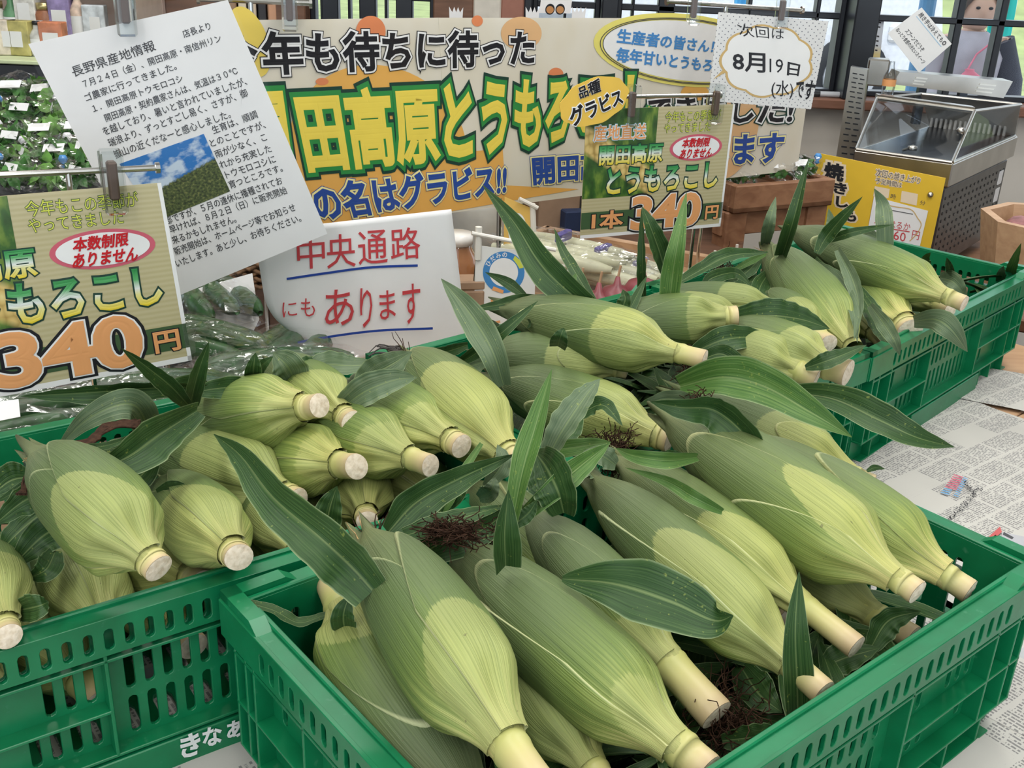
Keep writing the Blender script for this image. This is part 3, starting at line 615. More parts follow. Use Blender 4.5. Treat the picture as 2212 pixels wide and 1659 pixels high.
mk('D6b', 'corn ear squeezed between the two rear ears of the middle crate', (1350, 668, .05), (1620, 690, .05), 85, sh=0.93, patch=(.4, .05, 0, 1.1))
mk('D7', 'thin corn ear showing a small round white cut end beside the rear ears', (1480, 690, .045), (1672, 716, .045), 75, sh=.76, rs=.42, patch=(.3, .05, 0, 1.2), sheaths=[])
mk('D8', 'corn ear with a thick blunt stalk reaching over the crate corner, upper of the two', (1560, 708, .045), (1832, 806, .035), 122, sh=0.84, rs=.46, patch=(.5, .05, 0, 1.2), sheaths=[(.2, 1., .25, .6, 2.)])
mk('D9', 'corn ear with a level blunt stalk pointing at the far crate, lower of the two', (1500, 752, .03), (1763, 820, .025), 118, sh=0.84, rs=.46, sag=.008, patch=(.4, .05, 0, 1.2), sheaths=[])
mk('D10', 'corn ear with a short stalk end poking out between the middle and far crates', (1650, 640, .03), (1790, 742, .02), 88, sh=0.84, rs=.46, patch=(.45, .05, 0, 1.2))
mk('D11', 'corn ear deep in the middle pile, showing only a pale stub', (1480, 745, .01), (1622, 752, .02), 80, sh=.8)
# far crate
mk('C1', 'broad corn ear with a brown frayed tip at the left end of the far crate', (1662, 540, .055), (1852, 762, .012), 126, sh=.95, rs=.3, stalkless=True, sheaths=[(.1, 1.1, .22, .8, 2.2), (-.4, .9, .08, .6, 1.8)], patch=(.85, .05, 0, 1.), wax=.8, silk=.03, seed=6)
mk('C2', 'long corn ear on top of the far crate, its stalk resting on the rim', (1715, 500, .07), (2083, 656, .035), 112, sh=0.9, rs=.29, sheaths=[(.05, 1.15, .16, .8, 2.4), (.5, .8, .34, .8, 1.9)], patch=(.9, .05, 0, 1.), wax=.9, seed=14)
mk('C3', 'stubby corn ear with a cut husk end in the shade of the far crate', (1800, 575, .02), (1966, 715, .0), 100, sh=.93, rs=.55, patch=(.9, .05, 0, 1.), wax=.3)
mk('C4', 'corn ear under hanging grey leaves in the far crate', (1770, 600, .0), (1912, 745, -.01), 90, patch=(.7, .05, 0, 1.))
mk('C5', 'half-hidden pale corn stub below the top ear of the far crate', (1880, 600, .0), (2052, 672, .005), 62, rs=.5, patch=(.5, .05, 0, 1.))
# left crate, stalks towards the shopper
mk('B1', 'fat corn ear high on the left pile, big cut end facing right', (400, 915, 0), (690, 876, .07), 160, L=.19, sh=0.9, rs=.33, patch=(.75, .05, .3, 1.), wax=.6, seed=41)
mk('B2', 'corn ear at the very top of the left pile, below the white paper', (590, 790, 0), (760, 912, .05), 130, L=.21, sh=0.92, rs=.36, patch=(.6, .07, 0, 1.1), wax=.3, seed=42)
mk('B3', 'corn ear with a wrinkled round belly in the middle of the left pile', (560, 985, 0), (770, 1008, .035), 150, L=.18, sh=0.86, rs=.36, patch=(.7, .05, -.3, 1.1), wax=.2, seed=43)
mk('B4', 'corn ear with a smooth neck and cut end, right of the wrinkled ear', (650, 900, 0), (930, 1006, .04), 152, L=.21, sh=0.87, rs=.3, patch=(.68, .05, .2, 1.1), wax=.2, seed=44)
mk('B5', 'corn ear with a pale chevron edge, rightmost in the left crate', (745, 835, 0), (997, 964, .045), 136, L=.20, sh=0.92, rs=.36, patch=(.72, .05, 0, 1.1), wax=.5, seed=45)
mk('B6', 'corn ear in shadow beneath the smooth-necked ear of the left crate', (800, 1000, 0), (960, 1090, -.03), 150, L=.18, sh=.95, patch=(.55, .05, 0, 1.2), wax=0, seed=46)
mk('B7', 'small corn ear pointing down at the crate rim behind a dry silk tuft', (760, 990, 0), (793, 1125, -.01), 120, L=.18, sh=0.92, rs=.36, patch=(.5, .05, 0, 1.2), wax=0, seed=47)
mk('B8', 'corn ear crossed by a long dark leaf in the left crate', (330, 955, .02), (640, 1085, .0), 176, L=.20, sh=.93, rs=.34, patch=(.45, .08, -.1, .9), wax=.3, sheaths=[(.5, .9, .2, .5, 1.6), (-.5, .8, .15, .5, 1.8)], seed=48)
mk('B9', 'big front corn ear of the left crate with a dried brown silk braid', (82, 985, .085), (343, 1228, .055), 204, sh=0.93, rs=.30, sheaths=[(.45, 1.05, .22, .7, 1.8), (-.55, .8, .10, .55, 1.7)], patch=(.42, .14, .1, .7), silk=.02, wax=.6, seed=49)
mk('B10', 'corn ear beside the big front one, its round cut end above the rim', (350, 1050, 0), (516, 1204, .03), 162, L=.19, sh=0.94, rs=.36, patch=(.5, .07, .3, 1.), wax=.3, seed=50)
mk('B11', 'corn ear dipping behind the near rim at the left of the picture', (120, 1130, .0), (235, 1375, -.03), 165, L=.20, sh=0.92, rs=.4, patch=(.5, .05, 0, 1.2), wax=.4, seed=51)
mk('B12', 'corn ear cut off by the left edge of the picture, cut end at the rim', (-70, 1160, .0), (18, 1375, .01), 150, L=.19, sh=0.92, rs=.36, patch=(.55, .05, 0, 1.2), wax=.2, seed=52)
mk('B13', 'corn ear lying crosswise under the big front ear of the left crate', (240, 1120, 0), (440, 1262, -.02), 190, L=.18, sh=.9, patch=(.4, .05, 0, 1.2), wax=.1, seed=53)
mk('B14', 'corn ear half hidden by the dark leaf at the near rim', (530, 1040, 0), (665, 1215, -.01), 130, L=.18, sh=.86, patch=(.5, .05, 0, 1.2), wax=.1, seed=54)
mk('B15', 'dark corn ear at the bottom of the left pile beside an upright leaf', (590, 1040, 0), (655, 1135, -.04), 130, L=.17, sh=.95, patch=(.6, .05, 0, 1.2), wax=0, seed=55)
def inner(key, label, x, y, z, yaw, L, R, fr, seed):
    "ears seen only through the slots"
    M = frame((fr[0], fr[1], RIM), fr[2]); a = M((x, y, z)); c, s_ = math.cos(math.radians(yaw)), math.sin(math.radians(yaw)); b = M((x + L * c, y + L * s_, z - .01)); EARS[key] = ear(label, a, b, R, seed=seed, sheaths=[(0, 1, .2, .6, 2)], patch=(.25, .05, 0, 1.2))
yB = math.radians(35.8); uB = np.array([math.cos(yB), math.sin(yB)]); vB = np.array([-uB[1], uB[0]]); cB = np.array([-.005, .804]) - uB * CL / 2 + vB * CW / 2
for i, (x, y, z, a, tx) in enumerate(((-.20, .05, -.075, -70, 'corn ear seen through the leftmost slots of the left crate'), (-.12, .06, -.09, -80, 'pale corn ear seen through the middle slots of the left crate'), (-.03, .065, -.07, -85, 'corn ear seen through the slots left of the white kana'), (.06, .06, -.09, -80, 'corn ear seen through the slots above the white kana'), (.15, .06, -.075, -95, 'corn ear seen through the left crate slots next to the front crate'))):
    inner('BI%d' % i, tx, x, y, z, a, .19, .034, (cB[0], cB[1], 35.8), 60 + i)
# ---------------------------------------------------------------- leaves
R0 = lambda k: EARS[k][0]
def L(key, pts, w, mat=0, **k): return leaf(R0(key), pts, w, mat, **k)
L('A2', [(806, 1276, .062), (760, 1225, .075), (690, 1160, .095), (590, 1075, .105), (520, 985, .105), (462, 938, .10)], .036, 0, roll=15, fold=.5, wave=.10, seed=1, peak=.25, base=.8)
L('A2', [(838, 1150, .055), (900, 1085, .07), (1000, 1030, .08), (1115, 980, .085)], .030, 0, roll=-15, fold=.4, seed=2, peak=.22, base=.5)
L('A2', [(850, 1165, .05), (930, 1140, .06), (1010, 1115, .065), (1098, 1090, .06)], .018, 0, roll=25, seed=3)
L('A3', [(905, 1200, .03), (960, 1170, .045), (1040, 1145, .05), (1120, 1085, .055)], .030, 0, roll=-10, seed=4, fold=.5)
L('A3', [(1092, 1222, .055), (1090, 1150, .085), (1098, 1058, .115)], .022, 0, roll=-20, fold=.5, wave=.03, seed=5, base=.9, peak=.3)
L('A3', [(1105, 1140, .05), (1128, 1020, .09), (1160, 910, .12), (1192, 798, .15)], .020, 2, roll=15, fold=.6, wave=.06, seed=6, peak=.45)
L('A3', [(1118, 1125, .05), (1200, 1052, .075), (1262, 1000, .085), (1318, 957, .09)], .020, 2, roll=-10, fold=.4, seed=7, peak=.45)
L('A3', [(1100, 1140, .05), (1140, 1110, .06), (1160, 1080, .07)], .012, 0, seed=70)
L('A4', [(1218, 1108, .055), (1205, 1060, .075), (1180, 1010, .085), (1155, 975, .085)], .040, 0, roll=20, fold=.4, seed=8, peak=.5)
L('A4', [(1180, 995, .065), (1215, 930, .09), (1262, 860, .11), (1296, 818, .12)], .026, 1, roll=25, fold=.5, seed=9, peak=.4)
L('A4', [(1215, 1250, .05), (1330, 1262, .06), (1450, 1300, .06), (1540, 1340, .055), (1584, 1330, .065)], .042, 0, roll=5, fold=.25, wave=.08, seed=10, peak=.35, base=.1)
L('A6', [(1724, 1580, -.05), (1722, 1480, -.01), (1718, 1360, .035), (1726, 1235, .07)], .022, 0, roll=-15, fold=.4, wave=.04, seed=11, base=.8, peak=.4)
L('A7', [(1505, 988, .07), (1440, 995, .085), (1370, 985, .085), (1330, 968, .08)], .014, 2, seed=12, fold=.5)
L('A7', [(1560, 1105, .05), (1500, 1075, .06), (1440, 1040, .06), (1350, 1010, .06)], .012, 2, seed=13, fold=.5)
L('A8', [(1622, 968, .065), (1600, 930, .085), (1540, 885, .095), (1470, 880, .10), (1405, 868, .10)], .034, 0, roll=20, fold=.6, seed=14, base=.9, peak=.3)
L('A8', [(1610, 965, .065), (1555, 950, .06), (1500, 900, .07), (1455, 870, .085)], .022, 0, roll=-30, fold=.5, seed=15)
L('A10', [(1470, 835, .065), (1560, 815, .085), (1650, 835, .085), (1750, 890, .075), (1840, 944, .06)], .042, 2, roll=10, fold=.5, wave=.05, seed=16, peak=.35, base=.5)
L('A10', [(1700, 848, .05), (1800, 862, .06), (1900, 908, .055), (1980, 945, .045), (2062, 966, .03)], .034, 0, roll=20, fold=.5, wave=.06, seed=17, peak=.4, base=.4)
L('A10', [(1400, 870, .07), (1450, 862, .075), (1520, 880, .075), (1600, 930, .07)], .020, 1, roll=-20, seed=18)
L('A10', [(1872, 1018, .02), (1890, 1010, .02), (1912, 1013, .02)], .006, 0, seed=69)
L('D1', [(985, 790, .06), (1040, 755, .085), (1100, 705, .11), (1162, 650, .13)], .016, 0, roll=10, fold=.6, seed=20, peak=.4)
L('D3', [(1088, 832, .06), (1062, 755, .095), (1010, 670, .12), (953, 602, .14)], .030, 1, roll=5, fold=.4, seed=21, peak=.45, base=.5)
L('D4', [(1300, 690, .085), (1210, 615, .12), (1160, 560, .14), (1110, 480, .17), (1043, 400, .20)], .036, 0, roll=10, fold=.35, wave=.05, seed=22, peak=.3, base=.7)
L('D4', [(1290, 665, .085), (1250, 600, .11), (1215, 540, .13), (1197, 493, .15)], .014, 0, roll=-20, seed=23)
L('D4', [(1135, 640, .09), (1095, 610, .10), (1048, 588, .11)], .013, 0, seed=24)
L('D4', [(1215, 650, .085), (1130, 648, .095), (1070, 660, .09), (1012, 668, .085)], .014, 0, seed=25)
L('D4', [(1148, 698, .09), (1120, 700, .07), (1090, 712, .06)], .016, 0, seed=26)
L('D4', [(1205, 748, .08), (1210, 730, .10), (1218, 708, .11)], .018, 0, seed=27, base=.9)
L('D4', [(1300, 680, .08), (1260, 660, .09), (1170, 640, .09)], .020, 0, roll=30, seed=28)
L('D5', [(1445, 668, .075), (1452, 600, .11), (1465, 520, .15), (1483, 415, .19)], .025, 2, roll=15, fold=.3, wave=.04, seed=29, base=.9, peak=.35)
L('D5', [(1440, 602, .10), (1425, 545, .13), (1405, 490, .16), (1387, 446, .18)], .024, 0, roll=-20, fold=.5, seed=30)
L('D5', [(1390, 640, .075), (1388, 560, .12), (1386, 448, .175)], .013, 0, roll=30, fold=.5, seed=31, base=.9)
L('D5', [(1350, 690, .075), (1370, 650, .09), (1398, 595, .11)], .012, 0, seed=32)
L('D6', [(1430, 632, .06), (1520, 580, .075), (1580, 552, .08), (1660, 545, .075)], .024, 0, roll=30, fold=.5, seed=33, peak=.5, base=.2)
L('D6', [(1520, 620, .06), (1540, 600, .07), (1590, 590, .07), (1625, 620, .06)], .018, 0, seed=34)
L('D7', [(1590, 690, .06), (1660, 682, .07), (1730, 690, .065), (1792, 710, .055)], .040, 0, roll=15, fold=.3, seed=35, base=.6)
L('D7', [(1500, 760, .045), (1560, 735, .06), (1620, 728, .06), (1664, 732, .055)], .030, 0, roll=10, fold=.35, seed=36)
L('D8', [(1740, 795, .04), (1800, 775, .055), (1872, 745, .06)], .020, 0, roll=20, seed=37, base=.3)
L('D9', [(1510, 780, .045), (1560, 765, .055), (1610, 800, .04), (1660, 830, .025)], .022, 0, seed=38)
L('D2', [(1240, 905, .04), (1300, 875, .06), (1345, 920, .06)], .018, 0, roll=30, seed=39)
L('D3', [(1180, 955, .035), (1200, 970, .05), (1280, 960, .06), (1320, 955, .06)], .016, 2, seed=40)
L('C1', [(1690, 552, .07), (1710, 490, .12), (1728, 420, .16), (1746, 345, .20)], .021, 0, roll=20, fold=.6, wave=.03, seed=41, base=.9, peak=.25)
L('C1', [(1652, 528, .06), (1662, 480, .10), (1676, 425, .13)], .018, 1, roll=-10, seed=42, base=.7)
L('C1', [(1660, 545, .06), (1610, 570, .06), (1560, 600, .05)], .010, 2, seed=43)
L('C1', [(1755, 570, .06), (1800, 600, .06), (1840, 660, .05), (1852, 740, .03)], .022, 1, roll=15, fold=.4, seed=44)
L('C2', [(1765, 548, .08), (1785, 512, .10), (1820, 470, .13), (1863, 425, .16)], .021, 0, roll=10, fold=.3, seed=45)
L('C2', [(1790, 520, .08), (1840, 502, .10), (1930, 485, .11)], .013, 0, seed=46)
L('C2', [(1912, 530, .08), (1910, 480, .11), (1905, 440, .13), (1888, 407, .15)], .024, 1, roll=-10, fold=.2, seed=47, base=.9)
L('C2', [(1810, 540, .085), (1840, 600, .07), (1855, 660, .05), (1845, 735, .035)], .020, 1, roll=-15, fold=.4, seed=48)
L('C2', [(1785, 520, .08), (1795, 485, .10), (1790, 450, .12)], .015, 1, seed=49)
L('C2', [(1830, 520, .06), (1870, 505, .08), (1915, 525, .07)], .020, 1, seed=50)
L('C3', [(1975, 695, .015), (2020, 690, .035), (2055, 712, .03), (2090, 760, .0)], .030, 1, roll=0, fold=.12, wave=.03, seed=51, base=.5, peak=.5)
L('C3', [(1880, 660, .03), (1910, 700, .03), (1932, 735, .02), (1944, 768, .0)], .020, 1, roll=-10, fold=.2, seed=52)
L('C4', [(1850, 620, .03), (1880, 670, .02), (1900, 715, .01), (1920, 750, .0)], .026, 0, roll=20, seed=53)
L('C5', [(2180, 600, -.02), (2190, 570, .02), (2206, 525, .07)], .017, 2, roll=20, seed=54, base=.9)
L('C5', [(2160, 612, -.03), (2163, 590, 0.), (2168, 574, .02)], .014, 1, seed=55, base=.9)
L('C5', [(2060, 610, -.02), (2050, 575, .02), (2045, 556, .04)], .012, 0, seed=56)
L('C5', [(2030, 600, -.01), (2060, 610, .0), (2090, 645, -.02)], .03, 1, seed=57)
L('C5', [(2005, 580, .0), (2000, 560, .03), (2010, 545, .05)], .014, 2, seed=58)
L('B1', [(410, 878, .08), (370, 835, .11), (320, 795, .135), (262, 752, .16)], .017, 0, roll=20, fold=.5, seed=61)
L('B1', [(412, 868, .08), (428, 805, .12), (451, 738, .15)], .015, 0, roll=-15, fold=.5, seed=62, base=.9)
L('B1', [(440, 836, .085), (330, 838, .10), (190, 848, .105), (45, 856, .10)], .020, 0, roll=30, fold=.6, seed=63, peak=.5)
L('B1', [(425, 888, .08), (350, 935, .085), (280, 985, .085), (212, 1015, .08)], .036, 0, roll=10, fold=.6, wave=.1, seed=64, base=.4, peak=.5)
L('B1', [(395, 905, .07), (320, 945, .075), (240, 970, .075), (165, 975, .075)], .014, 0, seed=65)
L('B8', [(330, 990, .02), (310, 900, .08), (270, 872, .10), (190, 905, .09), (118, 975, .06)], .026, 1, roll=0, fold=.3, seed=66, base=.8, peak=.4)
L('B9', [(128, 1060, .05), (80, 1070, .06), (40, 1090, .055), (-20, 1140, .04)], .028, 0, roll=20, wave=.2, seed=67, base=.7)
L('B9', [(140, 1090, .03), (90, 1110, .03), (30, 1160, .02), (-20, 1220, 0)], .026, 0, roll=-20, wave=.2, seed=68)
L('B9', [(115, 1030, .06), (60, 1050, .06), (-10, 1085, .05)], .012, 0, seed=71)
L('B9', [(90, 990, .09), (150, 972, .10), (240, 960, .10), (330, 920, .09)], .007, 0, seed=75)
L('B2', [(640, 830, .05), (620, 790, .075), (590, 762, .085)], .036, 1, roll=10, seed=72)
L('B2', [(660, 820, .05), (700, 790, .06), (760, 790, .065), (830, 785, .06)], .028, 1, roll=30, seed=73)
L('B5', [(740, 880, .05), (790, 845, .07), (850, 822, .08), (900, 815, .08)], .030, 1, roll=10, fold=.5, seed=74, base=.6)
L('B5', [(785, 850, .05), (810, 810, .065), (850, 785, .075), (890, 760, .08)], .034, 1, roll=-10, seed=76, base=.9)
L('B2', [(545, 830, .06), (548, 795, .085), (552, 762, .10)], .016, 0, seed=77, base=.9)
L('B2', [(548, 812, .06), (565, 790, .08), (590, 770, .09)], .012, 0, seed=78)
L('B15', [(700, 1165, -.03), (712, 1100, .0), (728, 1050, .02)], .026, 0, roll=10, seed=79, base=.8)
L('B11', [(120, 1190, .01), (100, 1230, .01), (60, 1250, .0)], .02, 0, seed=80)
L('B11', [(30, 1320, .0), (80, 1310, .02), (105, 1300, .02)], .02, 0, seed=81)
L('B10', [(340, 1065, .03), (380, 1055, .04), (420, 1065, .04)], .014, 0, seed=82)
L('B6', [(1040, 958, .05), (1000, 1020, .04), (972, 1085, .02), (955, 1112, .01)], .008, 2, seed=83)
L('B6', [(945, 1110, .0), (990, 1060, .03), (1000, 1030, .04)], .016, 0, seed=84)
L('A1', [(748, 1380, .0), (742, 1330, .03), (755, 1285, .045)], .018, 0, roll=10, seed=85, base=.2)
L('A1', [(520, 1298, .005), (590, 1318, .0), (645, 1345, -.01), (700, 1330, -.01), (745, 1325, -.01)], .010, 0, roll=40, seed=86)
for k_, pts, w_, m_ in (('D4', [(1330, 690, .08), (1350, 650, .10), (1345, 625, .11)], .016, 0), ('D4', [(1290, 700, .07), (1240, 690, .08), (1180, 660, .09)], .024, 0), ('D4', [(1060, 700, .06), (1090, 735, .06), (1150, 745, .06)], .022, 0), ('D4', [(1190, 655, .09), (1230, 620, .11), (1245, 590, .12)], .014, 2),
    ('D2', [(1010, 745, .06), (960, 760, .06), (925, 755, .06)], .014, 0), ('D2', [(1050, 780, .05), (1010, 790, .06), (955, 780, .06)], .018, 1), ('D3', [(1250, 905, .05), (1225, 945, .05), (1190, 985, .045)], .02, 0), ('A11', [(1050, 1050, .03), (1085, 1000, .05), (1075, 960, .06)], .018, 1), ('A11', [(1035, 1075, .02), (1060, 1060, .045), (1070, 1030, .055)], .016, 1),
    ('A12', [(1290, 1010, .04), (1250, 1015, .06), (1210, 1060, .06)], .022, 1), ('A12', [(1330, 1005, .05), (1300, 985, .06), (1260, 975, .065)], .02, 1), ('A12', [(1400, 1000, .05), (1450, 985, .06), (1490, 990, .06)], .014, 0), ('B8', [(330, 1000, .02), (290, 1040, .03), (240, 1060, .03)], .026, 0), ('B8', [(300, 960, .03), (230, 1000, .03), (170, 1060, .02)], .03, 0), ('B9', [(150, 1130, .02), (90, 1160, .02), (20, 1230, 0)], .03, 0), ('B9', [(60, 1030, .04), (20, 1040, .04), (-30, 1080, .03)], .03, 0),
    ('B1', [(450, 840, .06), (400, 830, .08), (340, 850, .08)], .02, 0), ('B1', [(560, 835, .06), (480, 838, .07), (400, 850, .07)], .022, 0), ('B2', [(700, 800, .05), (660, 795, .06), (600, 810, .06)], .024, 0), ('C1', [(1640, 600, .04), (1600, 620, .04), (1560, 640, .03)], .022, 0), ('C1', [(1660, 590, .04), (1640, 630, .04), (1660, 680, .03)], .026, 0), ('C4', [(1760, 560, .05), (1780, 600, .04), (1790, 660, .02)], .02, 0), ('D10', [(1640, 560, .05), (1610, 590, .05), (1570, 610, .04)], .02, 0),
    ('A9', [(1880, 1400, -.04), (1920, 1340, -.02), (1990, 1320, -.01)], .024, 0), ('A9', [(1780, 1440, -.05), (1830, 1420, -.04), (1900, 1400, -.03)], .026, 0), ('A6', [(1600, 1440, -.05), (1640, 1500, -.05), (1690, 1540, -.05)], .03, 0), ('A6', [(1560, 1600, -.05), (1640, 1590, -.04), (1680, 1575, -.04)], .022, 0)): L(k_, pts, w_, m_, seed=int(pts[0][0]), roll=(pts[0][1] % 50) - 25, wave=.15)
# loose trimmed leaves under the ears: nobody could count them
def litter(label, fr, z0, z1, n, seed, y0=-.135):
    r = np.random.default_rng(seed); M = frame((fr[0], fr[1], RIM), fr[2]); V = []; Fc = []; T = []; Sv = []
    for i in range(n):
        c = np.array([r.uniform(-.235, .235), r.uniform(y0, .135), r.uniform(z0, z1)]); a = r.uniform(0, 6.28); l = r.uniform(.07, .16); w = r.uniform(.008, .016); d = np.array([math.cos(a), math.sin(a), r.uniform(-.3, .3)]); sd = np.array([-d[1], d[0], r.uniform(-.5, .5)])
        n0 = len(V)
        for k in range(8):
            t = k / 7 - .5
            for s in (-1, 0, 1):
                p = c + d * l * t + sd * s * w * math.cos(t * 2.9) + np.array([0, 0, -.25 * l * t * t + (.004 if s else 0)]); p[0] = min(max(p[0], -.248), .248); p[1] = min(max(p[1], -.147), .147); p[2] = max(p[2], -.142); V.append(M(p)); T.append(k / 3); Sv.append(s)
        for k in range(7):
            for s in range(2): q = n0 + k * 3 + s; Fc.append((q, q + 1, q + 4, q + 3))
    o = obj('loose_corn_leaves', V, Fc, LEAF[0], None, True, dict(tt=T, ss=Sv)); tag(o, label, 'leaves', kind='stuff'); return o
def cen(nr, yaw):
    y = math.radians(yaw); u = np.array([math.cos(y), math.sin(y)]); v = np.array([-u[1], u[0]]); c = np.array(nr) - u * CL / 2 + v * CW / 2; return (c[0], c[1], yaw)
litter('dark trimmed leaves covering the bottom of the front crate', cen((.409, .713), 39.9), -.14, -.045, 300, 1)
litter('dark trimmed leaves under the ears of the left crate', cen((-.005, .804), 35.8), -.14, -.06, 200, 2, -.02)
litter('dark trimmed leaves under the ears of the far right crate', cen((.768, 1.551), 47.1), -.14, -.02, 260, 3)
litter('dark trimmed leaves under the ears of the middle crate', cen((.398, 1.158), 40.5), -.14, -.005, 320, 4)
def silk_clump(label, c, r, n, seed, mat=SILK, stretch=(1, 1, 1)):
    g = np.random.default_rng(seed); mb = MB()
    for i in range(int(n * 2.4)):
        p = np.array(c) + g.normal(0, .35, 3) * r * np.array(stretch); q = [p]; d = nrm(g.normal(0, 1, 3) * np.array(stretch))
        for k in range(5): d = nrm(d + g.normal(0, .6, 3) * np.array(stretch)); q.append(q[-1] + d * r * .22)
        mb.tube(q, .0004, 3)
    o = mb.build('silk_tuft', mat, None, True); return tag(o, label, 'corn silk')
silk_clump('brown dried silk tuft at the bottom of the front crate by the near rim', G(1560, 1560, -.05), .03, 120, 1)
silk_clump('matted red-brown silk tuft between the middle pile and the front ears', G(1322, 975, .035), .020, 110, 2)
silk_clump('small brown silk tuft lying in the folded leaf of the front crate', G(975, 1150, .065), .016, 90, 3, stretch=(1.6, .6, .4))
silk_clump('dark silk tuft next to the pointed-neck ear', G(1505, 880, .075), .014, 70, 4)
silk_clump('curly dark silk tuft under the prominent ear of the middle pile', G(1500, 815, .045), .018, 80, 5)
silk_clump('brown silk tuft on the back rim of the far crate', G(1560, 590, .03), .020, 80, 6)
silk_clump('small reddish silk tuft under the upright leaf of the front crate', G(1060, 1160, .04), .014, 70, 7)
# braid of dried silk on the big left ear
mb = MB(); g = np.random.default_rng(5)
for i in range(26):
    q = [G(90 + g.normal(0, 8), 985 + g.normal(0, 6), .09)] + [G(x + g.normal(0, 4), y + g.normal(0, 5), .10) for x, y in ((130, 962), (175, 965), (205, 945), (225, 925), (260, 918), (300, 915))]
    mb.tube(catmull(q, 16), .0011, 4)
for i in range(12):
    q = [G(88 + g.normal(0, 6), 990, .09)] + [G(x + g.normal(0, 5), y, .08) for x, y in ((65, 1015), (55, 1050), (48, 1068))]; mb.tube(catmull(q, 9), .0010, 4)
mb.build('silk', SILK, R0('B9'), True)['label'] = 'braid of dried brown silk'
mb = MB()
for i in range(14):
    q = [at('D1', .0, g.uniform(-1, 1), .0)] + [G(x + g.normal(0, 3), y + g.normal(0, 3), .07) for x, y in ((862, 757), (842, 750 if i % 2 else 762), (815, 748 if i % 2 else 765), (796, 766))[:2 + i % 3]]; mb.tube(catmull(q, 12), [.0013 - .00007 * k for k in range(12)], 4)
mb.build('silk', plain('dark_silk', (.022, .016, .014), .6, var=.4), R0('D1'), True)
# white writing on the base band of the left crate
pr = Print(Plane(470, 1560, 1.0, 35.8)); M = frame((cB[0], cB[1], TAB), 35.8)
pr.p.Q = M((0, -CW / 2 - OUT - .0018, 0)); INKW = ink('white_marker', (.72, .74, .72))
pr.text('き', [(390, 1592), (430, 1580), (431, 1626), (393, 1638)], INKW, stroke=.035); pr.text('な', [(438, 1576), (476, 1565), (478, 1604), (440, 1613)], INKW, stroke=.035)
pr.text('あ', [(490, 1562), (526, 1551), (528, 1586), (492, 1595)], INKW, stroke=.035); pr.text('た', [(534, 1550), (566, 1540), (568, 1574), (536, 1582)], INKW, stroke=.035)
pr.build(crateB)
for o in crateB.children:
    if o.name.startswith('lettering'): o.matrix_parent_inverse = (Matrix.Translation(crateB.location) @ Matrix.Rotation(crateB.rotation_euler.z, 4, 'Z')).inverted(); o['label'] = 'white handwritten kana'
# ---------------------------------------------------------------- signs
I = dict(k=ink('ink_black', (.012, .012, .016)), w=ink('ink_white', (.85, .85, .84)), y=ink('ink_yellow', (.86, .68, .10)), g=ink('ink_green', (.03, .26, .06)), dg=ink('ink_dark_green', (.012, .05, .035)), b=ink('ink_blue', (.025, .075, .33)), ly=ink('ink_light_yellow', (.88, .80, .35)), sb=ink('ink_sky_blue', (.07, .26, .58)),
         o=ink('ink_orange', (.82, .38, .15)), r=ink('ink_red', (.56, .012, .02)), pk=ink('ink_pink', (.62, .12, .17)), lg=ink('ink_lime', (.66, .70, .10)), bg=ink('ink_band_green', (.055, .11, .045)), cy=ink('ink_cyan', (.35, .62, .85)), gr=ink('ink_grey', (.06, .06, .065)), mr=ink('marker_red', (.55, .06, .07)), mb=ink('marker_blue', (.02, .06, .32)), tan=ink('ink_tan', (.62, .42, .16)))
GRAD = grad_mat('ink_green_to_yellow', [(.0, (.02, .25, .06)), (.28, (.10, .42, .14)), (.52, (.80, .84, .80)), (.68, (.80, .76, .30)), (1., (.80, .62, .03))])
def paper_mat(name, build, rough=.35, coat=.4):
    m, ns, ls, b = nt(name); u, v = attr(ns, 'gu'), attr(ns, 'gv'); ls.new(build(ns, ls, u, v), b.inputs['Base Color']); setp(b, Roughness=rough)
    if coat: b.inputs['Coat Weight'].default_value = coat; b.inputs['Coat Roughness'].default_value = .04
    return m
def uvvec(ns, ls, u, v, su, sv):
    c = N(ns, 'CombineXYZ'); ls.new(math_(ns, ls, 'MULTIPLY', u, su), c.inputs[0]); ls.new(math_(ns, ls, 'MULTIPLY', v, sv), c.inputs[1]); return c.outputs[0]
def pm_price(ns, ls, u, v):
    w = math_(ns, ls, 'SINE', math_(ns, ls, 'MULTIPLY', v, 230.)); r = ramp(ns, [(0, (.50, .44, .24)), (1, (.56, .50, .30))]); ls.new(math_(ns, ls, 'MULTIPLY_ADD', w, .5, .5), r.inputs[0]); return r.outputs[0]
def pm_corn(ns, ls, u, v):
    vo = N(ns, 'TexVoronoi'); vo.inputs['Scale'].default_value = 1.; vo.inputs['Randomness'].default_value = .55; ls.new(uvvec(ns, ls, u, v, 13, 10), vo.inputs['Vector'])
    k = ramp(ns, [(0, (.85, .72, .33)), (.45, (.72, .52, .18)), (.75, (.40, .26, .07))]); ls.new(vo.outputs['Distance'], k.inputs[0])
    no = N(ns, 'TexNoise'); no.inputs['Scale'].default_value = 1.; no.inputs['Detail'].default_value = 4; ls.new(uvvec(ns, ls, u, v, 6, 3), no.inputs['Vector'])
    g = ramp(ns, [(.3, (.012, .03, .012)), (.5, (.04, .12, .02)), (.7, (.28, .40, .06))]); ls.new(no.outputs['Fac'], g.inputs[0])
    d = math_(ns, ls, 'ABSOLUTE', math_(ns, ls, 'SUBTRACT', math_(ns, ls, 'ADD', v, math_(ns, ls, 'MULTIPLY', u, -.55)), .32)); mk = ramp(ns, [(.12, (1, 1, 1)), (.18, (0, 0, 0))]); ls.new(d, mk.inputs[0])
    return mixc(ns, ls, mk.outputs[0], g.outputs[0], k.outputs[0])
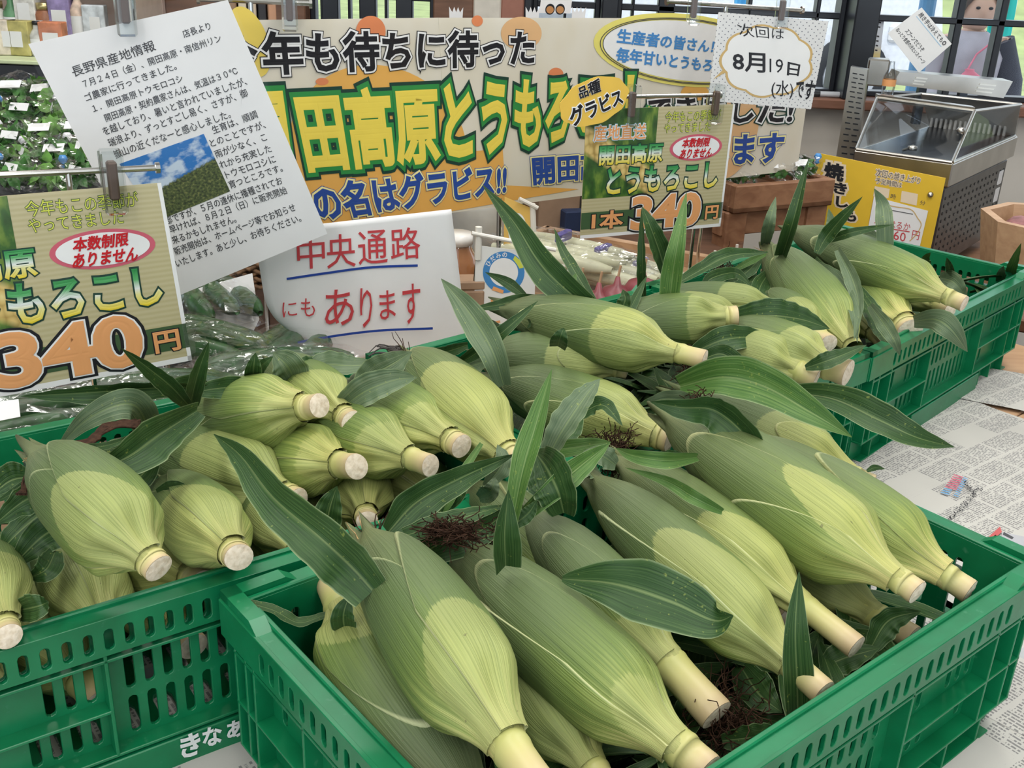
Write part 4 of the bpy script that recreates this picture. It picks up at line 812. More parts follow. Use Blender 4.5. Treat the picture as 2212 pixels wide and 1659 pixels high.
def pm_photo(ns, ls, u, v):
    no = N(ns, 'TexNoise'); no.inputs['Scale'].default_value = 1.; no.inputs['Detail'].default_value = 6; ls.new(uvvec(ns, ls, u, v, 4, 5), no.inputs['Vector'])
    sk = ramp(ns, [(.5, (.02, .17, .50)), (.62, (.55, .66, .78))]); ls.new(math_(ns, ls, 'MULTIPLY_ADD', math_(ns, ls, 'MULTIPLY', v, math_(ns, ls, 'SUBTRACT', 1., u)), .35, no.outputs['Fac']), sk.inputs[0])
    n2 = N(ns, 'TexNoise'); n2.inputs['Scale'].default_value = 1.; n2.inputs['Detail'].default_value = 8; ls.new(uvvec(ns, ls, u, v, 30, 26), n2.inputs['Vector'])
    fd = ramp(ns, [(.35, (.02, .03, .01)), (.55, (.08, .11, .03)), (.75, (.25, .24, .08))]); ls.new(n2.outputs['Fac'], fd.inputs[0])
    hz = math_(ns, ls, 'ADD', v, math_(ns, ls, 'MULTIPLY', u, .18)); mk = ramp(ns, [(.60, (0, 0, 0)), (.63, (1, 1, 1))]); ls.new(math_(ns, ls, 'MULTIPLY_ADD', n2.outputs['Fac'], .08, hz), mk.inputs[0])
    return mixc(ns, ls, mk.outputs[0], sk.outputs[0], fd.outputs[0])
def pm_dots(ns, ls, u, v):
    c = N(ns, 'TexVoronoi'); c.inputs['Scale'].default_value = 1.; c.inputs['Randomness'].default_value = 0.
    a = math_(ns, ls, 'MULTIPLY', u, 18.); b_ = math_(ns, ls, 'MULTIPLY', v, 15.); q = N(ns, 'CombineXYZ'); ls.new(math_(ns, ls, 'ADD', a, b_), q.inputs[0]); ls.new(math_(ns, ls, 'SUBTRACT', a, b_), q.inputs[1]); ls.new(q.outputs[0], c.inputs['Vector'])
    r = ramp(ns, [(.10, (.12, .13, .16)), (.16, (.74, .74, .73))]); ls.new(c.outputs['Distance'], r.inputs[0]); return r.outputs[0]
def pm_banner(ns, ls, u, v):
    no = N(ns, 'TexNoise'); no.inputs['Scale'].default_value = 1.; ls.new(uvvec(ns, ls, u, v, 5, 2), no.inputs['Vector']); r = ramp(ns, [(.3, (.72, .66, .52)), (.7, (.78, .74, .64))]); ls.new(no.outputs['Fac'], r.inputs[0]); return r.outputs[0]
PM_PRICE = paper_mat('print_straw_stripes', pm_price); PM_CORN = paper_mat('print_corn_photo', pm_corn); PM_PHOTO = paper_mat('print_corn_field_photo', pm_photo, .5, 0); PM_DOTS = paper_mat('print_dotted_card', pm_dots, .45, .1); PM_BAN = paper_mat('print_cream_banner', pm_banner, .3, .8)
BAND = PM_BAN
def stand(root, base, top, r=.0035, mat=STEEL, name='post'): MB().tube([base, top], r, 10).build(name, mat, root)
def price_sign(label, quad, plane, tophalf=True):
    h = homog(quad); c = plane.hit(*h(.5, 1)); e = empty('price_sign', c, label, 'price sign')
    card = sheet('card', quad, plane, PM_PRICE, e, .0010, (2, 2)); pr = Print(plane, h)
    def q(u0, v0, u1, v1): return [(u0, v0), (u1, v0), (u1, v1), (u0, v1)]
    # corn photograph printed at the top left
    hq = [h(*p) for p in q(.0, .0, .47, .68)]; sheet('printed_photo', hq, plane, PM_CORN, e, .0002, (4, 4), w=.0003)
    pr.poly(q(0, .79, 1, .925), I['bg'], .0003, uv=True); pr.poly(q(0, .972, 1, 1), I['w'], .0003, uv=True); pr.poly(q(.985, 0, 1, 1), I['w'], .0003, uv=True)
    G2 = [(I['bg'], .035), (I['lg'], .0)]
    pr.outlined('今年もこの季節が', q(.52, .035, .905, .118), G2, True); pr.outlined('やってきました', q(.52, .128, .84, .20), G2, True)
    pr.ellipse((.755, .325), .185, .105, I['pk'], .0004, uv=True); pr.ellipse((.755, .325), .165, .088, I['w'], .0008, uv=True)
    for t, v0 in (('本数制限', .25), ('ありません', .335)): pr.outlined(t, q(.655 if v0 < .3 else .645, v0, .845 if v0 < .3 else .87, v0 + .07), [(I['gr'], .02), (I['r'], .035)], True, w=.0011, skew=.06)
    pr.outlined('産地直送', q(.055, .12, .395, .235), [(I['cy'], .07), (I['w'], .05), (I['o'], .015)], True)
    for t, qq in (('開田高原', q(.10, .275, .52, .42)), ('とうもろこし', q(.16, .455, .93, .655))): pr.outlined(t, qq, [(I['dg'], .075), (GRAD, .03)], True)
    pr.outlined('340', q(.35, .70, .82, .955), [(I['k'], .095), (I['w'], .06), (I['o'], .04)], True, res=4, w=.0006)
    for t, qq in (('1本', q(.075, .79, .28, .93)), ('円', q(.875, .815, .965, .925))): pr.outlined(t, qq, [(I['k'], .07), (I['o'], .03)], True, w=.0006)
    pr.build(e)
    m = homog(quad); sl = [m(-.012, -.05), m(1.02, -.05), m(1.02, 1.03), m(-.012, 1.03)]; sheet('clear_sleeve', sl, plane, CLEAR, e, .0004, (6, 6), w=.0032)
    return e, h
# left and right price signs
PLL = Plane(120, 620, 1.00, 27); sgL, hL = price_sign('large price sign reading 340 yen at the left edge', [(-335, 452), (348, 395), (415, 778), (-250, 905)], PLL)
PLR = Plane(1420, 370, 1.56, 26); sgR, hR = price_sign('smaller price sign reading 340 yen, hanging behind the middle crate', [(1267, 237), (1588, 225), (1556, 489), (1253, 516)], PLR)
def sign_stand(label, plane, rod_px, rod_r, post_px, clips, ground, wback=-.012):
    a = plane.hit(*rod_px[0], wback); b = plane.hit(*rod_px[1], wback); e = empty('sign_stand', np.array([*plane.hit(*post_px, wback)[:2], ground]), label, 'sign stand')
    MB().tube([a, b], rod_r, 10).build('rod', STEEL, e); n = nrm(b - a)
    for p, s in ((a, -1), (b, 1)): MB().tube([p, p + n * s * .004], rod_r * 1.8, 10).build('rod_end_knob', STEEL, e)
    tp = plane.hit(*post_px, wback); t = (tp - a) @ n; top = a + n * t; MB().tube([np.array([top[0], top[1], ground]), top], rod_r * .9, 10).build('post', STEEL, e)
    MB().lathe([(.028, 0), (.028, .006), (.010, .010), (.006, .022)], 20, lambda p: np.array(p) + np.array([top[0], top[1], ground])).build('foot', CRATE, e)
    for i, (cx_, cy_, sz) in enumerate(clips):
        c = clip_on(cx_, cy_, plane, sz); tag(c, 'clear plastic clip %s' % label_clip[(label, i)], 'clip', 'clear clips holding the signs')
    return e
label_clip = {}
def ST(label, plane, rod, r, post, clips, ground=TAB, wback=-.012):
    for i, c in enumerate(clips): label_clip[(label, i)] = c[3]
    return sign_stand(label, plane, rod, r, post, [c[:3] for c in clips], ground, wback)
ST('chrome stand of the large left price sign, rod across the top', PLL, [(-300, 398), (340, 368)], .003, (176, 600), [(243, 388, .052, 'on the top of the large left price sign')])
ST('thin chrome stand carrying the smaller price sign', PLR, [(1340, 212), (1562, 208)], .003, (1518, 400), [(1362, 225, .05, 'at the left top of the smaller price sign'), (1543, 222, .05, 'at the right top of the smaller price sign')])
# the shop manager's letter
PLT = Plane(390, 330, 1.17, 24, 0); qT = [(61, 95), (492, 0), (707, 505), (349, 654)]
e = empty('notice_letter', PLT.hit(520, 580), 'tilted white letter with printed text and a corn field photo', 'notice'); sheet('paper', qT, PLT, WHITE, e, .0006, (2, 2)); pr = Print(PLT)
LN = [('長野県産地情報', 160, 167, 338, 108, 24), ('店長より', 398, 82, 457, 63, 17), ('７月２４日（金）、開田高原・南信州リン', 183, 190, 480, 90, 18), ('ゴ農家に行ってきました。', 187, 220, 383, 150, 18), ('１．開田高原トウモロコシ', 203, 243, 397, 176, 17), ('開田高原・契約農家さんは、気温は３０℃', 230, 264, 515, 160, 18), ('を越しており、暑いと言われていましたが、', 226, 293, 535, 183, 19), ('瑞浪より、ずっとすごし易く、さすが、御', 238, 318, 537, 208, 19), ('嶽山の近くだなーと感心しました。', 250, 343, 500, 254, 19), ('生育は、順調', 462, 290, 558, 254, 18), ('とのことですが、', 457, 318, 575, 276, 18), ('雨が少なく、こ', 468, 342, 578, 303, 18), ('れから充実した', 478, 365, 588, 328, 18), ('トウモロコシに', 490, 386, 597, 350, 17), ('育つところです。', 498, 408, 612, 370, 18), ('一部ですが、５月の連休に播種されてお', 346, 491, 612, 397, 18), ('早ければ、８月２日（日）に販売開始', 370, 505, 622, 418, 18), ('来るかもしれません。', 375, 528, 512, 480, 18), ('販売開始は、ホームページ等でお知らせ', 380, 552, 640, 455, 18), ('いたします。あと少し、お待ちください。', 383, 578, 652, 478, 18)]
for t, x0, y0, x1, y1, hh in LN:
    ux, uy = -.38 * hh, -.93 * hh; pr.text(t, [(x0 + ux, y0 + uy), (x1 + ux, y1 + uy), (x1, y1), (x0, y0)], I['gr'], stroke=.006, res=2)
pr.build(e); sheet('printed_photo', [(258, 354), (440, 289), (497, 413), (338, 478)], PLT, PM_PHOTO, e, .0002, (6, 6), w=.0004)
m = homog(qT); sheet('clear_sleeve', [m(-.02, -.04), m(1.02, -.04), m(1.02, 1.04), m(-.02, 1.04)], PLT, CLEAR, e, .0004, (6, 6), w=.003)
e = ST('chrome post standing behind the letter, right of the left price sign', PLT, [(230, -12), (300, -30)], .003, (496, 560), [(268, 12, .05, 'on the top edge of the white letter')])
# cream banner of three laminated sheets
PLB = Plane(950, 240, 1.62, 36); eb = empty('corn_banner', PLB.hit(1000, 460), 'long cream and orange laminated banner with big yellow lettering', 'banner')
top = lambda x: 45 - .021 * (x - 400) + 1.55e-5 * (x - 400) ** 2; bot = lambda x: 545 - .1605 * (x - 400) + 2.0e-5 * (x - 400) ** 2
def bsheet(x0, x1, xb0, xb1, w):
    def bow(a, b): return PLB.N * .010 * math.sin(math.pi * a) * (1 if b > .05 else .4) * 0
    return sheet('banner_sheet', [(x0, top(x0)), (x1, top(x1)), (xb1, bot(xb1)), (xb0, bot(xb0))], PLB, PM_BAN, eb, .0008, (8, 4), w=w)
bsheet(400, 951, 470, 972, 0); bsheet(947, 1368, 968, 1358, .0008); bsheet(1364, 1768, 1354, 1722, 0)
pr = Print(PLB)
pr.ellipse((815, 330), 185, 200, I['o'] if False else ink('banner_orange', (.78, .42, .10)), .0012, n=48, k=lambda t: .06 * math.sin(2 * t + 1)); OR2 = ink('banner_salmon', (.72, .24, .10)); OB = MATS['banner_orange']
pr.ellipse((800, 68), 32, 34, OR2, .0014); pr.ellipse((1030, 45), 12, 12, OR2, .0014); pr.ellipse((1125, 72), 44, 36, ink('banner_peach', (.74, .45, .22)), .0014); pr.poly([(665, 497), (700, 503), (975, 456), (1250, 408), (1090, 400), (1085, 320), (840, 345), (655, 378)], OB, .0013); pr.ellipse((695, 176), 14, 8, OR2, .0014); pr.ellipse((1200, 160), 16, 14, OR2, .0014); pr.ellipse((538, 90), 40, 80, ink('banner_yellow', (.78, .60, .12)), .0011, rot=-20); pr.ellipse((1575, 280), 60, 110, MATS['banner_peach'], .0013, rot=15); pr.ellipse((1500, 200), 30, 18, OB, .0013)
WK = [(I['k'], .095), (I['w'], .075), (I['k'], .030)]
pr.outlined('今', [(462, 82), (548, 76), (556, 160), (478, 170)], WK, w=.002)
pr.outlined('年も待ちに待った', [(563, 70), (1152, 66), (1150, 138), (572, 160)], WK, w=.002)
BY = [(I['dg'], .135), (I['g'], .095), (I['y'], .038)]
pr.outlined('開', [(520, 208), (606, 203), (630, 372), (550, 384)], BY, w=.002); pr.outlined('田高原', [(634, 203), (938, 188), (946, 345), (668, 368)], BY, w=.002); pr.outlined('とうもろ', [(958, 186), (1228, 172), (1222, 298), (962, 342)], BY, w=.002); pr.outlined('こし', [(1255, 170), (1410, 165), (1400, 270), (1250, 292)], BY, w=.002)
BB = [(I['b'], .095), (I['ly'], .080), (I['b'], .035)]
pr.outlined('の名はグラビス!!', [(662, 402), (1092, 352), (1090, 418), (690, 478)], BB, w=.002); pr.outlined('開田高原', [(1148, 340), (1345, 325), (1340, 378), (1152, 398)], BB, w=.002); pr.outlined('します', [(1530, 296), (1692, 288), (1684, 348), (1530, 356)], BB, w=.002)
WG = [(I['dg'], .12), (I['w'], .08), (I['k'], .03)]
pr.outlined('できました!', [(1400, 210), (1716, 206), (1706, 264), (1400, 262)], WG, w=.002)
pr.ellipse((1478, 108), 198, 78, ink('banner_oval_yellow', (.80, .72, .18)), .0016, rot=6); pr.ellipse((1482, 110), 182, 64, I['w'], .0018, rot=6)
for rr in (188, 182): pr.line([(1482 + rr * math.cos(a) * math.cos(.1) - (rr * .37) * math.sin(a) * math.sin(.1), 110 + rr * math.cos(a) * math.sin(.1) + rr * .37 * math.sin(a) * math.cos(.1)) for a in np.linspace(0, 6.28, 26)], 1.6, I['gr'], .0024)
pr.outlined('生産者の皆さん！', [(1334, 62), (1542, 88), (1537, 114), (1331, 92)], [(I['sb'], .035)], w=.0024); pr.outlined('毎年甘いとうもろこし', [(1332, 102), (1585, 134), (1580, 160), (1329, 132)], [(I['sb'], .035)], w=.0024)
pr.build(eb)
sheet('clear_sleeve', [(395, 38), (1790, 34), (1738, 374), (470, 556)], PLB, film('banner_laminate', gl=.10, rough=.07, wrinkle=.35, scale=9), eb, .0004, (20, 6), w=.006, curl=lambda a, b: PLB.N * .003 * math.sin(a * 37) * (.4 + b))
# yellow variety bubble taped on the banner
PB2 = Plane(1280, 218, 1.46, 28); e = empty('variety_tag', PB2.hit(1280, 270), 'yellow cloud-shaped tag naming the corn variety, stuck on the banner', 'tag'); pr = Print(PB2); PB2.Q = PB2.Q
q = [(1280 + 78 * math.cos(a) * (1 + .03 * math.sin(9 * a)) * math.cos(-.42) - 48 * math.sin(a) * math.sin(-.42), 218 + 78 * math.cos(a) * math.sin(-.42) + 48 * (1 + .03 * math.sin(9 * a)) * math.sin(a) * math.cos(-.42)) for a in np.linspace(0, 2 * math.pi, 49)[:-1]]
v = [PB2.hit(*p, .004) for p in q] + [PB2.hit(*p, .003) for p in q]; n = len(q); obj('tag_card', v, [tuple(range(n))[::-1], tuple(range(n, 2 * n))] + [(i, (i + 1) % n, n + (i + 1) % n, n + i) for i in range(n)], ink('tag_yellow', (.80, .52, .09)), e)
pr.outlined('品種', [(1243, 190), (1290, 168), (1294, 196), (1250, 212)], [(I['w'], .05), (I['k'], .03)], w=.0048); pr.outlined('グラビス', [(1222, 236), (1335, 190), (1342, 222), (1234, 272)], [(I['w'], .09), (I['k'], .035)], w=.0048); pr.build(e)
# dotted card with the next date
PLD = Plane(1660, 130, 1.72, 12); qd = [(1552, 26), (1790, 46), (1752, 236), (1530, 218)]; e = empty('date_card', PLD.hit(1640, 228), 'dotted white card with a handwritten date in an orange cloud', 'sign'); sheet('card', qd, PLD, PM_DOTS, e, .0008, (2, 2)); pr = Print(PLD)
cl = lambda a: 1 + .085 * abs(math.sin(4.5 * a)); ring = lambda k: [(1656 + 95 * k * cl(a) * math.cos(a), 132 + 74 * k * cl(a) * math.sin(a)) for a in np.linspace(0, 2 * math.pi, 91)[:-1]]
pr.poly(ring(1.0), I['tan'], .0004); pr.poly(ring(.945), I['w'], .0006); pr.poly([(1567, 145), (1585, 150), (1560, 160), (1540, 172)], I['tan'], .0005)
HW = [(I['k'], .02)]
pr.outlined('次回は', [(1590, 50), (1694, 62), (1692, 86), (1598, 78)], [(I['k'], .0)], w=.0008); pr.outlined('8月', [(1582, 112), (1652, 116), (1652, 157), (1584, 152)], HW, w=.0008); pr.outlined('19', [(1662, 126), (1692, 128), (1690, 158), (1662, 156)], [(I['k'], .0)], w=.0008); pr.outlined('日', [(1702, 134), (1728, 140), (1724, 164), (1700, 162)], HW, w=.0008); pr.outlined('(水)', [(1666, 172), (1714, 176), (1712, 214), (1666, 212)], [(I['k'], .005)], w=.0008); pr.outlined('です', [(1720, 172), (1764, 176), (1752, 218), (1720, 208)], HW, w=.0008); pr.build(e)
sheet('clear_sleeve', [(1558, 18), (1800, 40), (1762, 246), (1526, 226)], PLD, CLEAR, e, .0004, (4, 4), w=.0025)
ST('chrome rod stand above the banner, right of the variety tag', PLD, [(1452, 5), (1742, 24)], .0035, (1578, 20), [(1498, 16, .045, 'at the left end of the upper right rod'), (1688, 22, .045, 'at the top of the dotted date card')], wback=-.02)
e = ST('chrome rod stand above the banner beside the letter', Plane(600, 5, 1.40, 12), [(430, -2), (668, 8)], .004, (540, 3), [(625, 14, .052, 'on the banner top beside the letter')])
# handwritten paper with a curling lower corner
PLH = Plane(790, 600, 1.38, 20); qh = [(548, 500), (975, 452), (1012, 752), (596, 800)]
def curlf(a, b):
    k = max(0, (b - .55) / .45 + (.35 - a) / .35 - .75) ** 2 * .5 if a < .6 else 0
    return -PLH.N * (.03 * k) + np.array([0, 0, .030 * k]) + PLH.U * (.085 * k)
e = empty('handwritten_notice', PLH.hit(800, 790), 'white paper with red handwriting and two blue underlines, lower corner curling', 'notice'); sheet('paper', qh, PLH, WHITE, e, .0006, (24, 24), curlf); pr = Print(PLH)
MR = lambda s: [(I['mr'], s)]
for t, x0, x1, y0, y1 in (('中', 640, 700, 514, 582), ('央', 704, 766, 508, 580), ('通', 772, 835, 500, 572), ('路', 842, 906, 494, 562)): pr.outlined(t, [(x0, y0), (x1, y0 - 5), (x1 + 2, y1 - 5), (x0 + 3, y1)], MR(.004), w=.0012)
pr.text('に', [(608, 652), (640, 648), (641, 680), (610, 684)], I['mr'], .004); pr.text('も', [(648, 644), (678, 640), (680, 680), (650, 684)], I['mr'], .004)
for t, x0, x1, y0, y1 in (('あ', 700, 762, 626, 704), ('り', 776, 802, 622, 708), ('ま', 818, 852, 628, 690), ('す', 868, 906, 614, 700)): pr.outlined(t, [(x0, y0), (x1, y0 - 4), (x1 + 2, y1 - 5), (x0 + 2, y1)], MR(.004), w=.003)
pr.line([(619, 602), (700, 590), (800, 577), (902, 573)], 5, I['mb'], .0012); pr.line([(607, 740), (700, 722), (810, 708), (930, 703)], 5, I['mb'], .012); pr.build(e)
# ---------------------------------------------------------------- room
def HY(px, py, Y): d = ray(px, py); return CAM + d * (Y / d[1])
WY = 3.3; SILL = HY(1800, 208, WY)[2]; XW = lambda px, py=20: HY(px, py, WY)[0]
FLOORM = plain('floor_vinyl', (.30, .26, .22), .35, var=.1, scale=4); WALLM = plain('wall_plaster', (.62, .58, .52), .8, var=.04, scale=8, bump=.1)
struct(MB().box((-5, -4, -.04), (5, 3.45, 0)).build('floor', FLOORM))
struct(MB().box((-5, -4, 2.9), (5, 3.45, 2.96)).build('ceiling', plain('ceiling_board', (.8, .8, .78), .9, var=.03)))
struct(MB().box((-5, WY, 0), (5, WY + .14, SILL - .03)).build('wall_back', WALLM))
struct(MB().box((-5.1, -4, 0), (-5, 3.45, 2.9)).build('wall_left', WALLM)); struct(MB().box((5, -4, 0), (5.1, 3.45, 2.9)).build('wall_right', WALLM))
struct(MB().bbox((-5, WY - .07, SILL - .03), (5, WY + .14, SILL), .004).build('trim_1', wood_mat('sill_wood', (.16, .07, .04), (.24, .11, .07))))
struct(MB().box((-5, WY, 2.15), (5, WY + .14, 2.9)).build('wall_header', WALLM))
FR = plain('black_window_frame', (.015, .018, .024), .35); PANE = film('window_glass', gl=.05, rough=.02, wrinkle=.0)
def post(name, a, b, mat, y0=WY - .04, y1=WY + .16, z0=None): return struct(MB().bbox((XW(a), y0, SILL if z0 is None else z0), (XW(b), y1, 2.15), .004).build(name, mat))
post('trim_2', 300, 665, wood_mat('panel_wood', (.12, .06, .035), (.2, .1, .06))); post('trim_3', 938, 1024, MATS['panel_wood']); post('trim_4', 1024, 1083, plain('cream_post', (.62, .58, .50), .6)); post('trim_5', 1083, 1132, plain('reddish_panel', (.30, .13, .09), .6)); post('trim_6', -1300, -100, WALLM)
post('trim_7', 1835, 1888, FR, WY - .07); post('trim_8', 1298, 1334, FR); post('trim_9', 1132, 1150, FR)
wn = 0
def window(x0, x1, vbars, hbars=((1.0, 45),)):
    global wn; wn += 1; X0, X1 = XW(x0), XW(x1); e = empty('window_%d' % wn, ((X0 + X1) / 2, WY + .05, SILL)); e['kind'] = 'structure'; t = .016
    MB().box((X0, WY + .055, SILL), (X1, WY + .06, 2.15)).build('pane', PANE, e)
    for nm, lo, hi in (('frame', (X0, WY + .03, SILL), (X0 + t, WY + .085, 2.15)), ('frame', (X1 - t, WY + .03, SILL), (X1, WY + .085, 2.15)), ('frame', (X0, WY + .03, SILL), (X1, WY + .085, SILL + t)), ('frame', (X0, WY + .03, 2.15 - t), (X1, WY + .085, 2.15))): MB().bbox(lo, hi, .003).build(nm, FR, e)
    for b, wd in vbars: x = XW(b); MB().bbox((x - wd / 2, WY + .035, SILL), (x + wd / 2, WY + .08, 2.15), .003).build('muntin', FR, e)
    for z in (HY(2000, 45, WY)[2], HY(2000, 45, WY)[2] + .27, HY(2000, 45, WY)[2] + .54, HY(2000, 45, WY)[2] + .81): MB().bbox((X0, WY + .035, z - .009), (X1, WY + .08, z + .009), .003).build('muntin', FR, e)
window(665, 938, [(708, .05), (790, .05), (870, .05), (690, .008), (750, .008), (830, .008)]); window(1150, 1298, [(1222, .008)]); window(1334, 1835, [(1370, .008), (1443, .05), (1625, .012), (1775, .012)]); window(1888, 2700, [(2088, .022), (2182, .022), (2400, .022), (2550, .022)])
# outside ground and things
GZ = .12
GRASS = plain('sunlit_grass', (.30, .36, .14), .9, var=.25, scale=3, bump=.3); struct(MB().box((-30, 9.2, GZ - .1), (30, 60, GZ + .02)).build('lawn', GRASS)); struct(MB().box((-30, WY + .14, GZ - .1), (30, 9.2, GZ)).build('car_park', plain('asphalt', (.42, .43, .45), .9, var=.1, scale=10)))
sl = MB().add([(.6, 14, GZ), (30, 14, GZ), (30, 24, 2.6), (.6, 24, 2.6), (.6, 24, 0), (30, 24, 0)], [(0, 1, 2, 3), (3, 2, 5, 4), (0, 4, 5, 1)]); struct(sl.build('grass_bank', GRASS))
def car():
    Y = 8.2; x1 = HY(2030, 110, Y)[0]; M = lambda p: np.array([x1 - 3.6 + p[0], Y + p[1], GZ + p[2]]); e = empty('parked_car', M((1.8, .8, 0)), 'pale silver parked car outside, seen through the window behind the date card', 'car')
    P = [(0, .28), (.05, .62), (.35, .78), (.95, .86), (1.55, 1.32), (2.75, 1.36), (3.2, .95), (3.55, .86), (3.62, .5), (3.6, .28)]; W_ = 1.5
    mb = MB(); n = len(P); v = [(x, 0, z) for x, z in P] + [(x, W_, z) for x, z in P]; mb.add([M(p) for p in v], [tuple(range(n)), tuple(range(2 * n - 1, n - 1, -1))] + [(i, n + i, n + (i + 1) % n, (i + 1) % n) for i in range(n)]); mb.build('body', plain('car_silver', (.72, .75, .80), .25, coat=1.), e)
    GL = plain('car_glass', (.10, .13, .17), .08, var=.02)
    for q in ([(1.05, .90), (1.58, 1.27), (2.05, 1.29), (2.05, .90)], [(2.12, .90), (2.12, 1.29), (2.7, 1.29), (3.05, .93)]): MB().add([M((x, -.012, z)) for x, z in q] + [M((x, .01, z)) for x, z in q], [(0, 1, 2, 3), (7, 6, 5, 4), (0, 4, 5, 1), (1, 5, 6, 2), (2, 6, 7, 3), (3, 7, 4, 0)]).build('side_window', GL, e)
    for cx_ in (.72, 2.95):
        w_ = MB().lathe([(.0, -.02), (.29, -.02), (.30, .02), (.30, .18), (.0, .18)], 28, lambda p, cx_=cx_: M((cx_ + p[0], -.03 + p[2], .29 + p[1]))).build('wheel', BLACK, e, True)
        MB().lathe([(.0, -.03), (.19, -.028), (.20, -.02), (.0, -.02)], 24, lambda p, cx_=cx_: M((cx_ + p[0], -.03 + p[2], .29 + p[1]))).build('hubcap', plain('hub_alloy', (.55, .57, .6), .3, .6), w_, True)
    MB().bbox((3.2, -.03, .55), (3.5, .02, .68), .02, M).build('headlight', plain('car_lamp', (.8, .8, .78), .15), e); MB().bbox((.3, -.02, .6), (.9, -.005, .66), .005, M).build('door_handle', plain('car_trim', (.3, .32, .34), .4), e)
car()
o = MB().tube([HY(1988, 150, 4.4) * np.array([1, 1, 0]) + np.array([0, 0, GZ]), HY(1996, 0, 4.4) + np.array([0, 0, .9])], .032, 14).build('blue_post', plain('blue_post', (.10, .28, .50), .4)); tag(o, 'blue post outside, left of the tilted square note', 'post')
def flag(label, px, Y, wpx, col, txt, tilt):
    a = HY(px, 170, Y); b = HY(px + tilt, -60, Y); a[2] = GZ; e = empty('banner_flag', a, label, 'flag'); MB().tube([a, b], .012, 10).build('pole', plain('flag_pole', (.8, .8, .8), .4), e)
    w_ = wpx * Y / F; v = []; f = []; z0, z1 = HY(px, 150, Y)[2], b[2]
    for j in range(13):
        t = j / 12; z = z0 + (z1 - z0) * t; x = a[0] + (b[0] - a[0]) * (z - a[2]) / (b[2] - a[2])
        for i in range(7): s = i / 6; v.append((x - s * w_ * (.75 + .25 * t), Y - .03 * math.sin(6 * s + 3 * t), z))
    for j in range(12):
        for i in range(6): q = j * 7 + i; f.append((q, q + 1, q + 8, q + 7))
    m = ink('flag_' + txt, col); o = obj('cloth', v, f, m, e, True); sm = o.modifiers.new('t', 'SOLIDIFY'); sm.thickness = .002
    pr = Print(Plane(px, 60, Y - .06, 0)); pr.p.Q = np.array([0, Y - .05, 1.]); pr.p.N = np.array([0, -1., 0])
    for k, ch in enumerate(txt): pr.text(ch, [(px + tilt * .6 - wpx * .75, 8 + 38 * k), (px + tilt * .6 - wpx * .2, 8 + 38 * k), (px + tilt * .5 - wpx * .25, 40 + 38 * k), (px + tilt * .5 - wpx * .8, 40 + 38 * k)], I['w'], stroke=.04)
    pr.build(e)
flag('teal advertising flag outside at the top right corner', 2165, 5.6, 58, (.02, .46, .42), 'を', 40); flag('light blue flag outside above the dotted card', 1612, 6.2, 30, (.10, .42, .75), '', 6)
